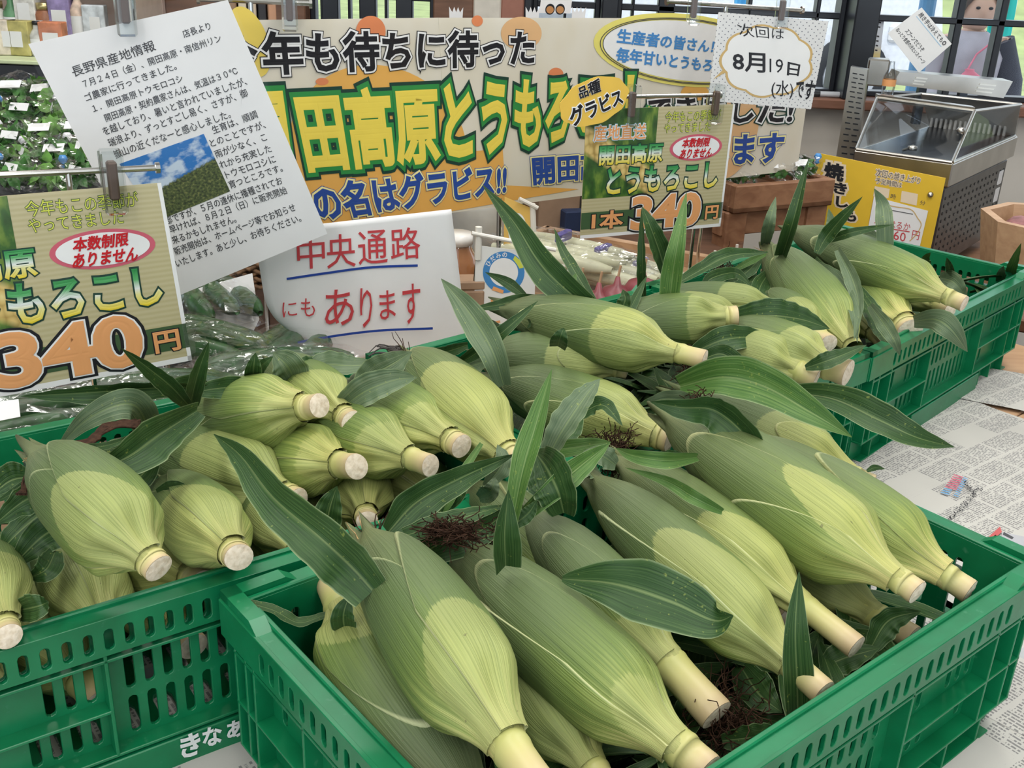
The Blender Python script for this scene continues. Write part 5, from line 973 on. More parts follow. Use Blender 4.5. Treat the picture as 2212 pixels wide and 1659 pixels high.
# child outside the window
def person():
    Y = 4.9; hx = HY(2112, 18, Y); zg = GZ; hz = hx[2]; X = hx[0]; e = empty('person', (X, Y, zg), 'person outside in a grey dress with a pink pouch, smiling behind the window', 'person')
    SK = plain('skin', (.62, .40, .30), .5, var=.05); DR = plain('grey_dress', (.42, .40, .45), .8, var=.12, scale=14); JK = plain('dark_jacket', (.05, .055, .08), .7); HR = plain('brown_hair', (.05, .03, .022), .5, var=.3, scale=90); s = (hz - zg) / .985
    body = bpy.data.meshes.new('body'); J = [(0, 0, .52), (0, 0, .66), (0, 0, .80), (0, 0, .88), (.0, 0, .93), (-.13, 0, .83), (-.19, -.04, .66), (-.15, -.12, .56), (.13, 0, .83), (.21, 0, .66), (.22, -.05, .52), (-.07, 0, .46), (-.07, 0, .25), (-.07, 0, .05), (-.07, -.10, .02), (.07, 0, .46), (.07, 0, .25), (.07, 0, .05), (.07, -.10, .02)]
    Ed = [(0, 1), (1, 2), (2, 3), (3, 4), (2, 5), (5, 6), (6, 7), (2, 8), (8, 9), (9, 10), (0, 11), (11, 12), (12, 13), (13, 14), (0, 15), (15, 16), (16, 17), (17, 18)]
    rad = [.11, .10, .11, .045, .05, .05, .038, .026, .05, .038, .026, .07, .05, .035, .03, .07, .05, .035, .03]
    body.from_pydata([(X + x * s, Y + y * s, zg + z * s) for x, y, z in J], Ed, []); ob = bpy.data.objects.new('body', body); body.materials.append(SK); link(ob, e)
    sk = ob.modifiers.new('s', 'SKIN'); sv = body.skin_vertices[0].data
    for i, r_ in enumerate(rad): sv[i].radius = (r_ * s, r_ * s)
    sv[0].use_root = True; ob.modifiers.new('u', 'SUBSURF').levels = 1; ob.modifiers['u'].render_levels = 2
    M = lambda p: np.array([X + p[0] * s, Y + p[1] * s, zg + p[2] * s])
    # dress, jacket, head with face and hair
    dr = []; n = 28
    for z, rx, ry in ((.34, .22, .18), (.45, .20, .16), (.58, .155, .125), (.66, .14, .115), (.78, .15, .12), (.86, .11, .09), (.89, .06, .06)):
        dr.append([(rx * math.cos(a) * (1 + .05 * math.sin(9 * a) * (.9 - z)), ry * math.sin(a) * (1 + .05 * math.sin(9 * a) * (.9 - z)), z) for a in np.linspace(0, 2 * math.pi, n + 1)[:-1]])
    v = [M(p) for r_ in dr for p in r_]; obj('dress', v, [(i * n + k, i * n + (k + 1) % n, (i + 1) * n + (k + 1) % n, (i + 1) * n + k) for i in range(len(dr) - 1) for k in range(n)], DR, e, True)
    MB().tube([M((.13, 0, .85)), M((.215, 0, .67)), M((.225, -.05, .54))], [.062 * s, .055 * s, .04 * s], 14).build('jacket_sleeve', JK, e, True); MB().tube([M((-.13, 0, .85)), M((-.195, -.04, .67)), M((-.16, -.11, .575))], [.06 * s, .05 * s, .038 * s], 14).build('sleeve', DR, e, True)
    hd = []; 
    for i in range(17):
        ph = math.pi * i / 16
        for k in range(24):
            a = 2 * math.pi * k / 24; x, y, z = .086 * math.sin(ph) * math.cos(a), .08 * math.sin(ph) * math.sin(a), .095 * math.cos(ph); x *= 1 - .18 * max(0, -z / .095); y -= .012 * math.exp(-((x / .012) ** 2 + ((z + .012) / .02) ** 2)) * (1 if y < 0 else 0); hd.append(M((x, y, z * 1.15 + .985)))
    obj('head', hd, [(i * 24 + k, i * 24 + (k + 1) % 24, (i + 1) * 24 + (k + 1) % 24, (i + 1) * 24 + k) for i in range(16) for k in range(24)], SK, e, True)
    for sx in (-1, 1):
        MB().lathe([(0, -.004), (.009, -.003), (.011, 0), (.009, .003), (0, .004)], 12, lambda p, sx=sx: M((sx * .028 + p[0], -.078 + p[2] * .8, .99 + p[1] * .6))).build('eye', BLACK, e, True); MB().lathe([(0, -.01), (.012, -.006), (.014, .0), (0, .01)], 10, lambda p, sx=sx: M((sx * .086 + p[2] * .5, p[0], .98 + p[1] * 1.4))).build('ear', SK, e, True)
    MB().tube([M((-.028, -.066, .938)), M((-.012, -.073, .930)), M((.012, -.073, .930)), M((.028, -.066, .938))], .0045 * s, 8).build('mouth', plain('lips', (.5, .16, .15), .5), e, True)
    hr = []
    for i in range(13):
        ph = math.pi * .62 * i / 12
        for k in range(24):
            a = 2 * math.pi * k / 24; fr_ = 1 if math.sin(a) > -.45 else max(.35, 1 - .9 * (-.45 - math.sin(a))); p2 = ph * fr_; hr.append(M((.097 * math.sin(p2) * math.cos(a), .09 * math.sin(p2) * math.sin(a), .122 * math.cos(p2) + .99)))
    o = obj('hair', hr, [(i * 24 + k, i * 24 + (k + 1) % 24, (i + 1) * 24 + (k + 1) % 24, (i + 1) * 24 + k) for i in range(12) for k in range(24)], HR, e, True)
    for side, w0 in ((-1, (-.165, -.12, .555)), (1, (.222, -.06, .505))):
        for k in range(5): d = np.array([(k - 2) * .010 * (1 if k else 1.4), -.012, -.045 + .012 * abs(k - 1.5) * .6]); b = np.array(w0); MB().tube([M(b), M(b + d * .5 + np.array([(k - 2) * .004, 0, 0])), M(b + d)], [.011 * s, .009 * s, .006 * s], 8).build('finger', SK, e, True)
    pk = []; PK = plain('pink_pouch', (.72, .20, .28), .6, var=.1)
    t = empty('shoulder_pouch', M((-.03, -.16, .68)), 'pink pouch hanging in front of the grey dress', 'bag'); MB().lathe([(.0, -.055), (.04, -.045), (.055, -.01), (.045, .03), (.02, .05), (.022, .058), (0, .06)], 18, lambda p: M((-.03 + p[0] + p[2] * -.3, -.165 + p[1] * .5, .68 + p[2]))).build('pouch', PK, t, True); MB().tube([M((-.05, -.15, .735)), M((-.02, -.14, .80)), M((.07, -.11, .87))], .004, 6).build('strap', PK, t, True)
person()
# ---------------------------------------------------------------- the sales table with newspaper
def tabletop():
    e = empty('sales_table', (.1, 1.0, 0), 'low wooden sales table under newspaper carrying the crates', 'table')
    M = frame((.1, .98, 0), 41)
    for i in range(7): MB().bbox((-1.0, -.56 + i * .148, TAB - .028), (1.0, -.56 + i * .148 + .146, TAB - .003), .002, M).build('plank', WOODL, e)
    for x in (-.9, .9):
        for y in (-.45, .42): MB().bbox((x - .035, y - .035, 0), (x + .035, y + .035, TAB - .03), .004, M).build('leg', WOOD, e)
    MB().bbox((-.98, -.555, TAB - .10), (.98, -.53, TAB - .03), .003, M).build('apron', WOOD, e); MB().bbox((.965, -.55, TAB - .11), (.99, .46, TAB - .03), .003, M).build('apron', WOODL, e)
tabletop()
def news_mat():
    m, ns, ls, b = nt('newsprint'); tc = N(ns, 'TexCoord'); mp = N(ns, 'Mapping'); mp.inputs['Rotation'].default_value = (0, 0, math.radians(-38)); ls.new(tc.outputs['Object'], mp.inputs[0]); V = mp.outputs[0]
    sx = N(ns, 'SeparateXYZ'); ls.new(V, sx.inputs[0]); x, y = sx.outputs[0], sx.outputs[1]
    br = N(ns, 'TexBrick'); br.inputs['Scale'].default_value = 1.; br.inputs['Brick Width'].default_value = .074; br.inputs['Row Height'].default_value = .038; br.inputs['Mortar Size'].default_value = .0022; br.inputs['Color1'].default_value = (0, 0, 0, 1); br.inputs['Color2'].default_value = (1, 1, 1, 1); br.inputs['Mortar'].default_value = (.5, .5, .5, 1); br.offset = .37; ls.new(V, br.inputs['Vector'])
    ln = math_(ns, ls, 'GREATER_THAN', math_(ns, ls, 'SINE', math_(ns, ls, 'MULTIPLY', x, 1500.)), -.1)
    cb = N(ns, 'CombineXYZ'); ls.new(math_(ns, ls, 'MULTIPLY', math_(ns, ls, 'FLOOR', math_(ns, ls, 'MULTIPLY', x, 238.7)), 7.13), cb.inputs[0]); ls.new(math_(ns, ls, 'MULTIPLY', y, 420.), cb.inputs[1]); ch = N(ns, 'TexNoise'); ch.inputs['Scale'].default_value = 1.; ch.inputs['Detail'].default_value = 3; ls.new(cb.outputs[0], ch.inputs['Vector'])
    gl = math_(ns, ls, 'MULTIPLY', ln, math_(ns, ls, 'GREATER_THAN', ch.outputs['Fac'], .47))
    ed = math_(ns, ls, 'SUBTRACT', 1., br.outputs['Fac']); blk = N(ns, 'SeparateColor'); ls.new(br.outputs['Color'], blk.inputs[0]); bv = blk.outputs[0]
    body = math_(ns, ls, 'MULTIPLY', math_(ns, ls, 'MULTIPLY', gl, ed), math_(ns, ls, 'LESS_THAN', bv, .80))
    pic = math_(ns, ls, 'MULTIPLY', ed, math_(ns, ls, 'GREATER_THAN', bv, .93))
    lg = N(ns, 'TexNoise'); lg.inputs['Scale'].default_value = 7; ls.new(V, lg.inputs['Vector'])
    base = ramp(ns, [(.3, (.46, .45, .42)), (.7, (.56, .55, .51))]); ls.new(lg.outputs['Fac'], base.inputs[0])
    col = mixc(ns, ls, math_(ns, ls, 'MULTIPLY', body, .72), base.outputs[0], (.09, .09, .10)); col = mixc(ns, ls, math_(ns, ls, 'MULTIPLY', pic, .5), col, (.35, .40, .46))
    ls.new(col, b.inputs['Base Color']); setp(b, Roughness=.8); return m
NEWS = news_mat()
def news(label, c, w_, h_, yaw, z, seed, mat=NEWS):
    M = frame((c[0], c[1], TAB), yaw); r = np.random.default_rng(seed); ph = r.uniform(0, 6, 6); nx, ny = 40, 40; v = []
    for j in range(ny + 1):
        for i in range(nx + 1):
            a, b = i / nx - .5, j / ny - .5; x, y = a * w_, b * h_; q = z + .0010 * math.sin(22 * x + ph[0]) * math.sin(17 * y + ph[1]) + .0005 * math.sin(51 * x + 33 * y + ph[2]) + .001; v.append(M((x + .004 * math.sin(40 * y + ph[3]), y + .005 * math.sin(37 * x + ph[4]), max(q, .0006))))
    o = obj('newspaper_sheet', v, [(j * (nx + 1) + i, j * (nx + 1) + i + 1, (j + 1) * (nx + 1) + i + 1, (j + 1) * (nx + 1) + i) for j in range(ny) for i in range(nx)], mat, None, True); return tag(o, label, 'newspaper')
n1 = news('crumpled newspaper sheet between the front and far crates, with a small bar chart', (.62, .95), .62, .74, 38, .0, 1); n2 = news('newspaper sheet under the left and front crates', (-.05, .62), .80, .55, 36, .0006, 2); n3 = news('newspaper scrap sticking out under the far crate beside the table edge', (.71, 1.45), .15, .13, 60, .0022, 3); n4 = news('newspaper sheet under the front crate towards the right edge', (.42, .62), .40, .50, 38, -.001, 4)
# printed chart, headlines and a red advert on the newspaper
pr = Print(Plane(0, 0, 1, 0)); pr.p.Q = np.array([0, 0, TAB + .0032]); pr.p.N = np.array([0, 0, 1.])
RD, BL = ink('chart_red', (.55, .10, .18)), ink('chart_blue', (.15, .35, .60))
for k in range(10):
    t = k / 9; a = (2060 - 28 * t, 1026 + 38 * t); b = (2086 - 8 * t * 0 - 20 * t, 1034 + 38 * t); pr.line([a, (a[0] + (b[0] - a[0]) * .55, a[1] + (b[1] - a[1]) * .55)] if k > 6 else [a, b], 2.2, BL if k > 6 else RD, .0005)
    pr.line([(b[0] - 6, b[1] - 2), (b[0] + 4, b[1] + 2)], 2, BL, .0006)
for q in ([(2060, 1120), (2090, 1080), (2098, 1086), (2070, 1128)], [(2096, 1074), (2112, 1050), (2118, 1056), (2102, 1080)]): pr.poly(q, I['gr'], .0004) if False else None
HD = Print(pr.p)
def headline(n_, x0, y0, x1, y1, hgt, seed):
    r = np.random.default_rng(seed); d = np.array([x1 - x0, y1 - y0]); L_ = np.linalg.norm(d); d = d / L_; m = np.array([-d[1], d[0]])
    for k in range(n_):
        c = np.array([x0, y0]) + d * L_ * (k + .5) / n_; s = L_ / n_ * .4
        for j in range(5): a = r.uniform(-s, s, 2); b_ = a + (np.array([r.uniform(.4, .9) * s, 0]) if j % 2 else np.array([0, r.uniform(.4, .9) * s])); pr.line([c + d * a[0] + m * a[1] * hgt / (2 * s), c + d * b_[0] + m * b_[1] * hgt / (2 * s)], 2.0, I['gr'], .0006)
headline(9, 2042, 1132, 2118, 1052, 12, 1); headline(8, 2084, 1040, 2106, 1068, 7, 2)
for q in ([(2136, 1160), (2160, 1138), (2164, 1150), (2142, 1170)], [(2130, 1172), (2150, 1156), (2160, 1166), (2140, 1178)]): pr.poly(q, ink('advert_red', (.50, .10, .10)), .0006)
pr.poly([(2165, 1150), (2212, 1160), (2212, 1180), (2160, 1172)], ink('advert_grey', (.42, .42, .45)), .0005); pr.poly([(2168, 1150), (2190, 1162), (2186, 1166), (2166, 1156)], I['gr'], .0007)
pr.build(n1)
# ---------------------------------------------------------------- glass-fronted food warmer at the window
def vhit(px, py, Q, yaw):
    y = math.radians(yaw); n = np.array([math.sin(y), -math.cos(y), 0]); d = ray(px, py); return CAM + d * (((Q - CAM) @ n) / (d @ n))
def quadbox(a, b, c, d, off, name, mat, par):
    "slab from four front corners, pushed back by off"
    v = [a, b, c, d] + [p + off for p in (a, b, c, d)]; return obj(name, v, [(3, 2, 1, 0), (4, 5, 6, 7), (0, 1, 5, 4), (1, 2, 6, 5), (2, 3, 7, 6), (3, 0, 4, 7)], mat, par)
def warmer():
    Q = DP(2060, 352, 2.30); yw = -20; zt = Q[2]
    def HZ(px, py, z): d = ray(px, py); return CAM + d * ((z - CAMZ) / d[2])
    FL = HZ(1845, 322, zt); BR = HZ(2200, 292, zt); Wd = np.linalg.norm(FL - Q); Dp = np.linalg.norm(BR - Q); u = (Q - FL) / Wd; w_ = (BR - Q) / Dp
    M = lambda p: Q + u * (p[0] - Wd) + w_ * p[1] + np.array([0, 0, p[2]])       # x 0..Wd left to right, y 0..Dp front to back
    zb = vhit(2020, 600, Q, yw)[2] - zt; zh = .09; TL, TR, TB, TA = HZ(1895, 212, zt + zh), HZ(2105, 240, zt + zh), HZ(2205, 226, zt + zh), HZ(1990, 203, zt + zh)
    e = empty('food_warmer', M((Wd / 2, Dp / 2, zb)), 'stainless food warmer with slanted glass hood and dark tray', 'food warmer')
    DK = plain('dark_steel', (.06, .07, .09), .25, .8, var=.2); PERF = SST; GLS = film('hood_glass', tint=(.93, .95, .96), gl=.10, rough=.02, wrinkle=.0)
    MB().bbox((0, 0, -.055), (Wd, Dp, -.002), .003, M).build('tray_rim', SST, e); MB().box((.012, .012, -.03), (Wd - .012, Dp - .012, .0), M).build('tray', DK, e)
    for i in range(16): MB().bbox((.012 + i * .012, Dp - .05, -.0005), (.018 + i * .012, Dp - .04, .035), .001, M).build('grille_slot', plain('pale_slot', (.55, .52, .48), .5), e)
    MB().bbox((0.01, .01, zb), (Wd - .01, Dp - .01, -.06), .004, M).build('cabinet', plain('cabinet_steel', (.10, .095, .09), .35, .7, var=.2), e)
    # perforated side of the cabinet
    mb = MB()
    for r in range(9):
        for c in range(16): y, z = .03 + c * (Dp - .06) / 15, -.085 - r * (abs(zb) - .12) / 8; mb.lathe([(.0036, 0), (.0036, .0008)], 8, lambda p, y=y, z=z: M((Wd - .0095 + p[2], y + p[0], z + p[1])))
    mb.build('perforations', BLACK, e)['kind'] = 'stuff'; MB().bbox((Wd - .0098, Dp - .07, -.12), (Wd - .008, Dp - .035, -.085), .0002, M).build('warning_label', WHITE, e); MB().bbox((Wd - .0098, Dp - .07, -.165), (Wd - .008, Dp - .035, -.13), .0002, M).build('warning_label', WHITE, e)
    # hood: slanted front pane, side panes, back, top frame
    def slab(P, th, nm, mat): n = nrm(np.cross(P[1] - P[0], P[3] - P[0])); quadbox(*P, n * th, nm, mat, e)
    F0, F1, B1_, B0_ = M((.004, .004, 0)), M((Wd - .004, .004, 0)), M((Wd - .004, Dp - .02, 0)), M((.004, Dp - .02, 0)); yt = Dp * .3; x1 = Wd
    slab([F0, F1, TR, TL], .003, 'front_pane', GLS); slab([F1, B1_, TB, TR], .003, 'side_pane', GLS); slab([B0_, F0, TL, TA], .003, 'side_pane', GLS); slab([B1_, B0_, TA, TB], .004, 'back_panel', plain('back_panel', (.48, .45, .40), .4, .3))
    for (p, q_) in ((F0, F1), (TL, TR), (TR, TB), (TB, TA), (TA, TL), (F1, TR), (F0, TL), (F1, B1_)): MB().tube([p, q_], .004, 8).build('frame_bar', SST, e)
    quadbox(TL + np.array([0, 0, .008]), TR + np.array([0, 0, .008]), TR - np.array([0, 0, .006]), TL - np.array([0, 0, .006]), np.array([.004, .03, 0]), 'top_strip', SST, e)
    MB().lathe([(0, 0), (.008, 0), (.010, .008), (.006, .014), (0, .015)], 14, lambda p: F1 * .45 + TR * .55 + np.array([-.012 + p[0], p[1] - .004, p[2]])).build('knob', SST, e, True); MB().tube([M((Wd * .42, .05, .004)), M((Wd * .5, .045, .012))], .003, 8).build('tray_handle', SST, e); MB().lathe([(0, 0), (.010, .002), (.011, .010), (0, .014)], 12, lambda p: M((Wd * .52 + p[0], .045 + p[1], .006 + p[2]))).build('tray_knob', SST, e, True)
    # long lamp housing above, on end brackets
    Qh = TA + np.array([0, .10, 0]); hp = [vhit(x, y, Qh, -6) for x, y in ((1928, 182), (2168, 212), (2188, 176), (1944, 155))]; hs = quadbox(hp[0], hp[1], hp[2], hp[3], np.array([.0, .07, 0]), 'lamp_housing', SST, e)
    hh = homog([(1944, 155), (2188, 176), (2168, 212), (1928, 182)])
    for bx in (.20, .78):
        for k in range(3): P4 = [vhit(*hh(x, y), Qh, -6) + np.array([0, -.004, 0]) for x, y in ((bx, .28 + .22 * k), (bx + .12, .28 + .22 * k), (bx + .12, .38 + .22 * k), (bx, .38 + .22 * k))]; quadbox(*P4, np.array([0, .004, 0]), 'vent_louvre', plain('louvre_pale', (.7, .68, .62), .3, .8), hs)
    for px in (1985, 2075): P = vhit(px, 196, Qh, -6); quadbox(P + np.array([0, 0, .02]), P + np.array([.02, 0, .02]), np.array([P[0] + .02, P[1], zt]), np.array([P[0], P[1], zt]), np.array([0, .02, 0]), 'bracket', DK, e)
    for fx in (.03, Wd - .03): MB().lathe([(.012, -.03), (.012, 0)], 12, lambda p, fx=fx: M((fx + p[0], .04 + p[1], zb + p[2]))).build('foot', BLACK, e)
    return Q, u, w_, M, Wd, Dp, zb, zt
Qw, uw, ww, Mw, Wd_, Dp_, zb_, zt_ = warmer()
# counter under the warmer
o = MB().bbox((-.12, -.08, -.03), (Wd_ + .35, Dp_ + .05, 0), .004, lambda p: Mw((p[0], p[1], zb_ - .03 + p[2]))).build('counter_top', WOOD); e = empty('side_counter', Mw((.2, .2, -zt_)), 'dark wooden counter under the food warmer', 'counter'); o.parent = e; o.matrix_parent_inverse = Matrix.Translation(e.location).inverted()
for x, y in ((-.08, -.04), (Wd_ + .30, -.04), (-.08, Dp_), (Wd_ + .30, Dp_)): P = Mw((x, y, 0)); MB().box((P[0] - .03, P[1] - .03, 0), (P[0] + .03, P[1] + .03, zt_ + zb_ - .06)).build('leg', WOODD, e)
# perforated grey shelf upright beside the warmer
Qp = DP(1830, 240, 2.75); e = empty('perforated_upright', vhit(1815, 330, Qp, -15), 'grey steel shelf upright with rows of slots, left of the warmer', 'shelf upright'); a, b, c, d = vhit(1838, 143, Qp, -15), vhit(1874, 150, Qp, -15), vhit(1852, 345, Qp, -15), vhit(1806, 340, Qp, -15); quadbox(a, b, c, d, np.array([.01, .02, 0]), 'upright', SST, e)
hq = homog([(1838, 143), (1874, 150), (1852, 345), (1806, 340)])
for r in range(16):
    for c_ in range(2): k = .08 + r * .058; s0 = .16 + .40 * c_ + (.06 if r % 2 else 0); p = [vhit(*hq(x, y), Qp, -15) + np.array([0, -.002, 0]) for x, y in ((s0, k), (s0 + .26, k), (s0 + .26, k + .014), (s0, k + .014))]; quadbox(*p, np.array([0, .004, 0]), 'slot', BLACK, e)
o = MB().bbox((0, 0, 0), (.055, .06, .07), .004, frame(DP(1868, 185, 2.85), -15)).build('steel_bin', SST); tag(o, 'small steel bin between the slotted upright and the lamp housing', 'bin')
# clear sauce bottle standing on the hood
P = DP(1916, 205, 2.62); e = empty('sauce_bottle', P, 'clear squeeze bottle with an orange label next to the warmer lamp', 'bottle'); Mz = lambda p: P + np.array(p)
MB().lathe([(.0, 0), (.014, 0), (.016, .02), (.016, .045), (.009, .06), (.006, .07), (.006, .08), (0, .081)], 18, Mz).build('bottle', CLIP, e, True); MB().lathe([(.0164, .022), (.0164, .038)], 18, Mz, False).build('label_band', I['o'], e, True)
# yellow roast-sweet-potato sign with a price note
PY = Plane(1890, 440, 2.20, -20); qy = [(1768, 331), (2043, 385), (2008, 548), (1738, 482)]; e = empty('roast_potato_sign', PY.hit(1880, 520), 'yellow sign with black brush lettering in front of the warmer', 'sign'); sheet('board', qy, PY, ink('sign_yellow', (.72, .47, .035)), e, .003, (2, 2)); hy = homog(qy); pr = Print(PY, hy); WH = I['w']
for i, (t, x0, y0, s) in enumerate((('焼', 1783, 350, 40), ('き', 1803, 393, 26), ('し', 1808, 424, 24), ('も', 1824, 452, 26))): pr.outlined(t, [(x0, y0), (x0 + s, y0 + s * .18), (x0 + s * .92, y0 + s * 1.05), (x0 - s * .06, y0 + s * .88)], [(ink('halo_pale', (.75, .62, .45)), .16), (I['k'], .045)])
pr.outlined('次回の焼き上がり', [(1893, 364), (1990, 384), (1986, 398), (1891, 380)], [(MATS['halo_pale'], .10), (I['gr'], .0)]); pr.outlined('予定時間は', [(1892, 383), (1949, 394), (1947, 406), (1891, 396)], [(MATS['halo_pale'], .10), (I['gr'], .0)])
for q in ([(1890, 402), (1922, 408), (1919, 428), (1886, 424)], [(1948, 412), (1983, 419), (1980, 444), (1945, 436)]): pr.poly(q, MATS['halo_pale'], .0005)
pr.outlined('時', [(1925, 418), (1936, 420), (1935, 431), (1923, 429)], [(I['gr'], .0)]); pr.outlined('分', [(1988, 432), (2000, 435), (1998, 444), (1986, 442)], [(I['gr'], .0)]); pr.build(e); MB().lathe([(0, 0), (.006, .001), (.005, .006), (0, .007)], 12, lambda p: PY.hit(2010, 420) + PY.U * p[0] + PY.N * p[2] + np.array([0, 0, p[1]])).build('magnet', SST, e, True)
qn = [(1888, 424), (2005, 455), (1985, 540), (1872, 510)]; e = empty('price_note', PY.hit(1930, 525), 'white handwritten price note stuck on the yellow sign', 'note'); sheet('paper', qn, PY, WHITE, e, .0005, (2, 2), w=.0025); pr = Print(PY)
pr.outlined('べにはるか', [(1890, 470), (1968, 482), (1965, 498), (1888, 486)], [(I['mr'], .0)], w=.0032); pr.outlined('160', [(1922, 494), (1958, 503), (1955, 522), (1919, 514)], [(I['mr'], .0)], w=.0032); pr.outlined('円', [(1972, 496), (1988, 500), (1984, 518), (1969, 514)], [(I['mr'], .0)], w=.0032)
pr.line([(1905, 440), (1935, 446), (1968, 452), (1982, 470), (1990, 485), (1980, 505), (1965, 520)], 2, I['tan'], .0032); pr.line([(1890, 488), (1965, 500)], 2, I['mr'], .0033); pr.line([(1918, 452), (1972, 462)], 1.5, I['gr'], .0033); pr.build(e)
# tilted square note at the window
PN = Plane(1990, 90, 2.75, -5); qn = [(1991, 16), (2056, 95), (1985, 157), (1918, 72)]; e = empty('square_note', PN.hit(1985, 155), 'white square note with handwriting, tilted on its corner at the window', 'note'); sheet('card', qn, PN, CARDW, e, .001, (2, 2)); hn = homog(qn); pr = Print(PN, hn)
def nt_(t, u0, v0, u1, v1): pr.text(t, [(u0, v0), (u1, v0), (u1, v1), (u0, v1)], I['gr'], .0006, .008, uv=True)
nt_('焼き芋は冷えても◎', .08, .06, .92, .19); nt_('スプーンでどうぞ', .18, .56, .72, .68); nt_('ねっとり食感の冷たいスイーツ', .04, .72, .92, .83)
pr.poly([hn(*p) for p in ((.08, .23), (.9, .23), (.9, .245), (.08, .245))], I['cy'], .0005); pr.build(e)
MB().tube([PN.hit(1985, 155, -.004), PN.hit(1984, 185, -.004)], .003, 8).build('stick', STEEL, e)
PT = Plane(1890, 90, 3.18, -5); e = empty('narrow_paper_sign', PT.hit(1880, 140), 'narrow white and yellow paper sign beside the black window post', 'sign'); sheet('paper', [(1876, 38), (1910, 42), (1899, 142), (1866, 140)], PT, grad_mat('white_to_yellow', [(.55, (.72, .76, .82)), (.75, (.80, .66, .30))]), e, .0008, (2, 12)); MB().tube([PT.hit(1880, 30, -.006), PT.hit(1850, 212, -.006)], .004, 8).build('pole', plain('white_pole', (.75, .75, .72), .4), e); pr = Print(PT)
for k, yy in enumerate(range(48, 132, 10)):
    for x in (1884, 1898): pr.line([(x - k * 1.3, yy), (x - k * 1.3 + 5, yy + 1)], 3.2, I['gr'], .0005) if (k + x) % 5 else None
pr.build(e)
# marker pen on the sill
P = HY(1808, 195, WY - .03); P[2] = SILL + .009; o = MB().tube([P + np.array([-.05, 0, 0]), P + np.array([.03, 0, .0]), P + np.array([.035, 0, 0]), P + np.array([.08, 0, 0])], [.008, .009, .0075, .0075], 12).build('barrel', plain('pen_body', (.5, .52, .55), .3)); e = empty('marker_pen', P, 'grey marker pen lying on the brown window sill', 'pen'); o.parent = e; o.matrix_parent_inverse = Matrix.Translation(e.location).inverted(); MB().tube([P + np.array([-.10, 0, 0]), P + np.array([-.05, 0, 0])], .0092, 12).build('cap', BLACK, e)
# ---------------------------------------------------------------- bags of vegetables
def blob(c, ax, seed, rough=.25, n=(14, 20), top=None):
    r = np.random.default_rng(seed); ph = r.uniform(0, 6, 8); v = []; f = []; A, B = n
    for i in range(A + 1):
        th = math.pi * i / A
        for k in range(B):
            a = 2 * math.pi * k / B; d = np.array([math.sin(th) * math.cos(a), math.sin(th) * math.sin(a), math.cos(th)]); m = 1 + rough * (.45 * math.sin(3 * a + ph[0] + 2 * d[2]) * math.sin(th) + .35 * math.sin(5 * d[2] * 2 + ph[1]) + .3 * math.sin(7 * a + 5 * d[2] + ph[2]) * math.sin(th) + r.normal(0, .22)); v.append(c[0] * ax[0][0] * 0 + np.array(top) + sum(ax[q] * d[q] * m for q in range(3)) if False else np.array(c) + sum(np.array(ax[q]) * d[q] * m for q in range(3)))
    for i in range(A):
        for k in range(B): f.append((i * B + k, i * B + (k + 1) % B, (i + 1) * B + (k + 1) % B, (i + 1) * B + k))
    return v, f
GREENS = [plain('leafy_green', (.035, .13, .02), .6, var=.7, scale=70), plain('leafy_green_light', (.10, .24, .04), .6, var=.6, scale=60)]
TIES = [plain('tie_blue', (.05, .25, .60), .4), plain('tie_white', (.75, .75, .78), .4)]
def greens(c, r_, n, seed):
    g = np.random.default_rng(seed); V = []; Fc = []
    for i in range(n):
        d = nrm(g.normal(0, 1, 3)); d[2] = abs(d[2]) * .8; p = np.array(c) + d * r_ * g.uniform(.3, .95); a = nrm(g.normal(0, 1, 3)); b = nrm(np.cross(a, d)); l, w_ = r_ * g.uniform(.3, .55), r_ * g.uniform(.12, .25); n0 = len(V)
        V += [p - a * l, p - a * .3 * l + b * w_ + d * .1 * l, p + a * .5 * l + b * w_ * .8, p + a * l, p + a * .5 * l - b * w_ * .8, p - a * .3 * l - b * w_ + d * .1 * l, p + d * l * .12]; Fc += [(n0 + k, n0 + (k + 1) % 6, n0 + 6) for k in range(6)]
    return V, Fc
def vegbag(c, r_, seed, label, group, kind=0):
    e = empty('vegetable_bag', np.array(c) - np.array([0, 0, r_ * .7]), label, 'bagged greens', group); g = np.random.default_rng(seed); yaw = g.uniform(0, 3.1); a = np.array([math.cos(yaw), math.sin(yaw), 0]); b = np.array([-a[1], a[0], 0])
    obj('greens', *greens(c, r_, 70, seed), GREENS[kind], e); obj('clear_film', *blob(c, (a * r_ * 1.35, b * r_ * 1.0, np.array([0, 0, r_ * .85])), seed, .30), BAG, e)
    t = np.array(c) + a * r_ * 1.2 + np.array([0, 0, r_ * .4]); MB().lathe([(.002, -.006), (.007, -.002), (.003, .002), (.010, .012), (.006, .02)], 10, lambda p: t + np.array(p) * (r_ / .05)).build('bag_tie', TIES[seed % 2], e, True)
    P = np.array(c) + np.array([0, -r_ * .75, r_ * .55]); s = r_ * .38; obj('price_label', [P + a * s + np.array([0, -.3 * s, -.3 * s]), P - a * s + np.array([0, -.3 * s, -.3 * s]), P - a * s + np.array([0, .4 * s, .35 * s]), P + a * s + np.array([0, .4 * s, .35 * s])], [(0, 1, 2, 3)], WHITE, e)
ORD = ('first', 'second', 'third', 'fourth', 'fifth'); RW = ('rearmost', 'second', 'middle', 'fourth', 'front'); gi = 0
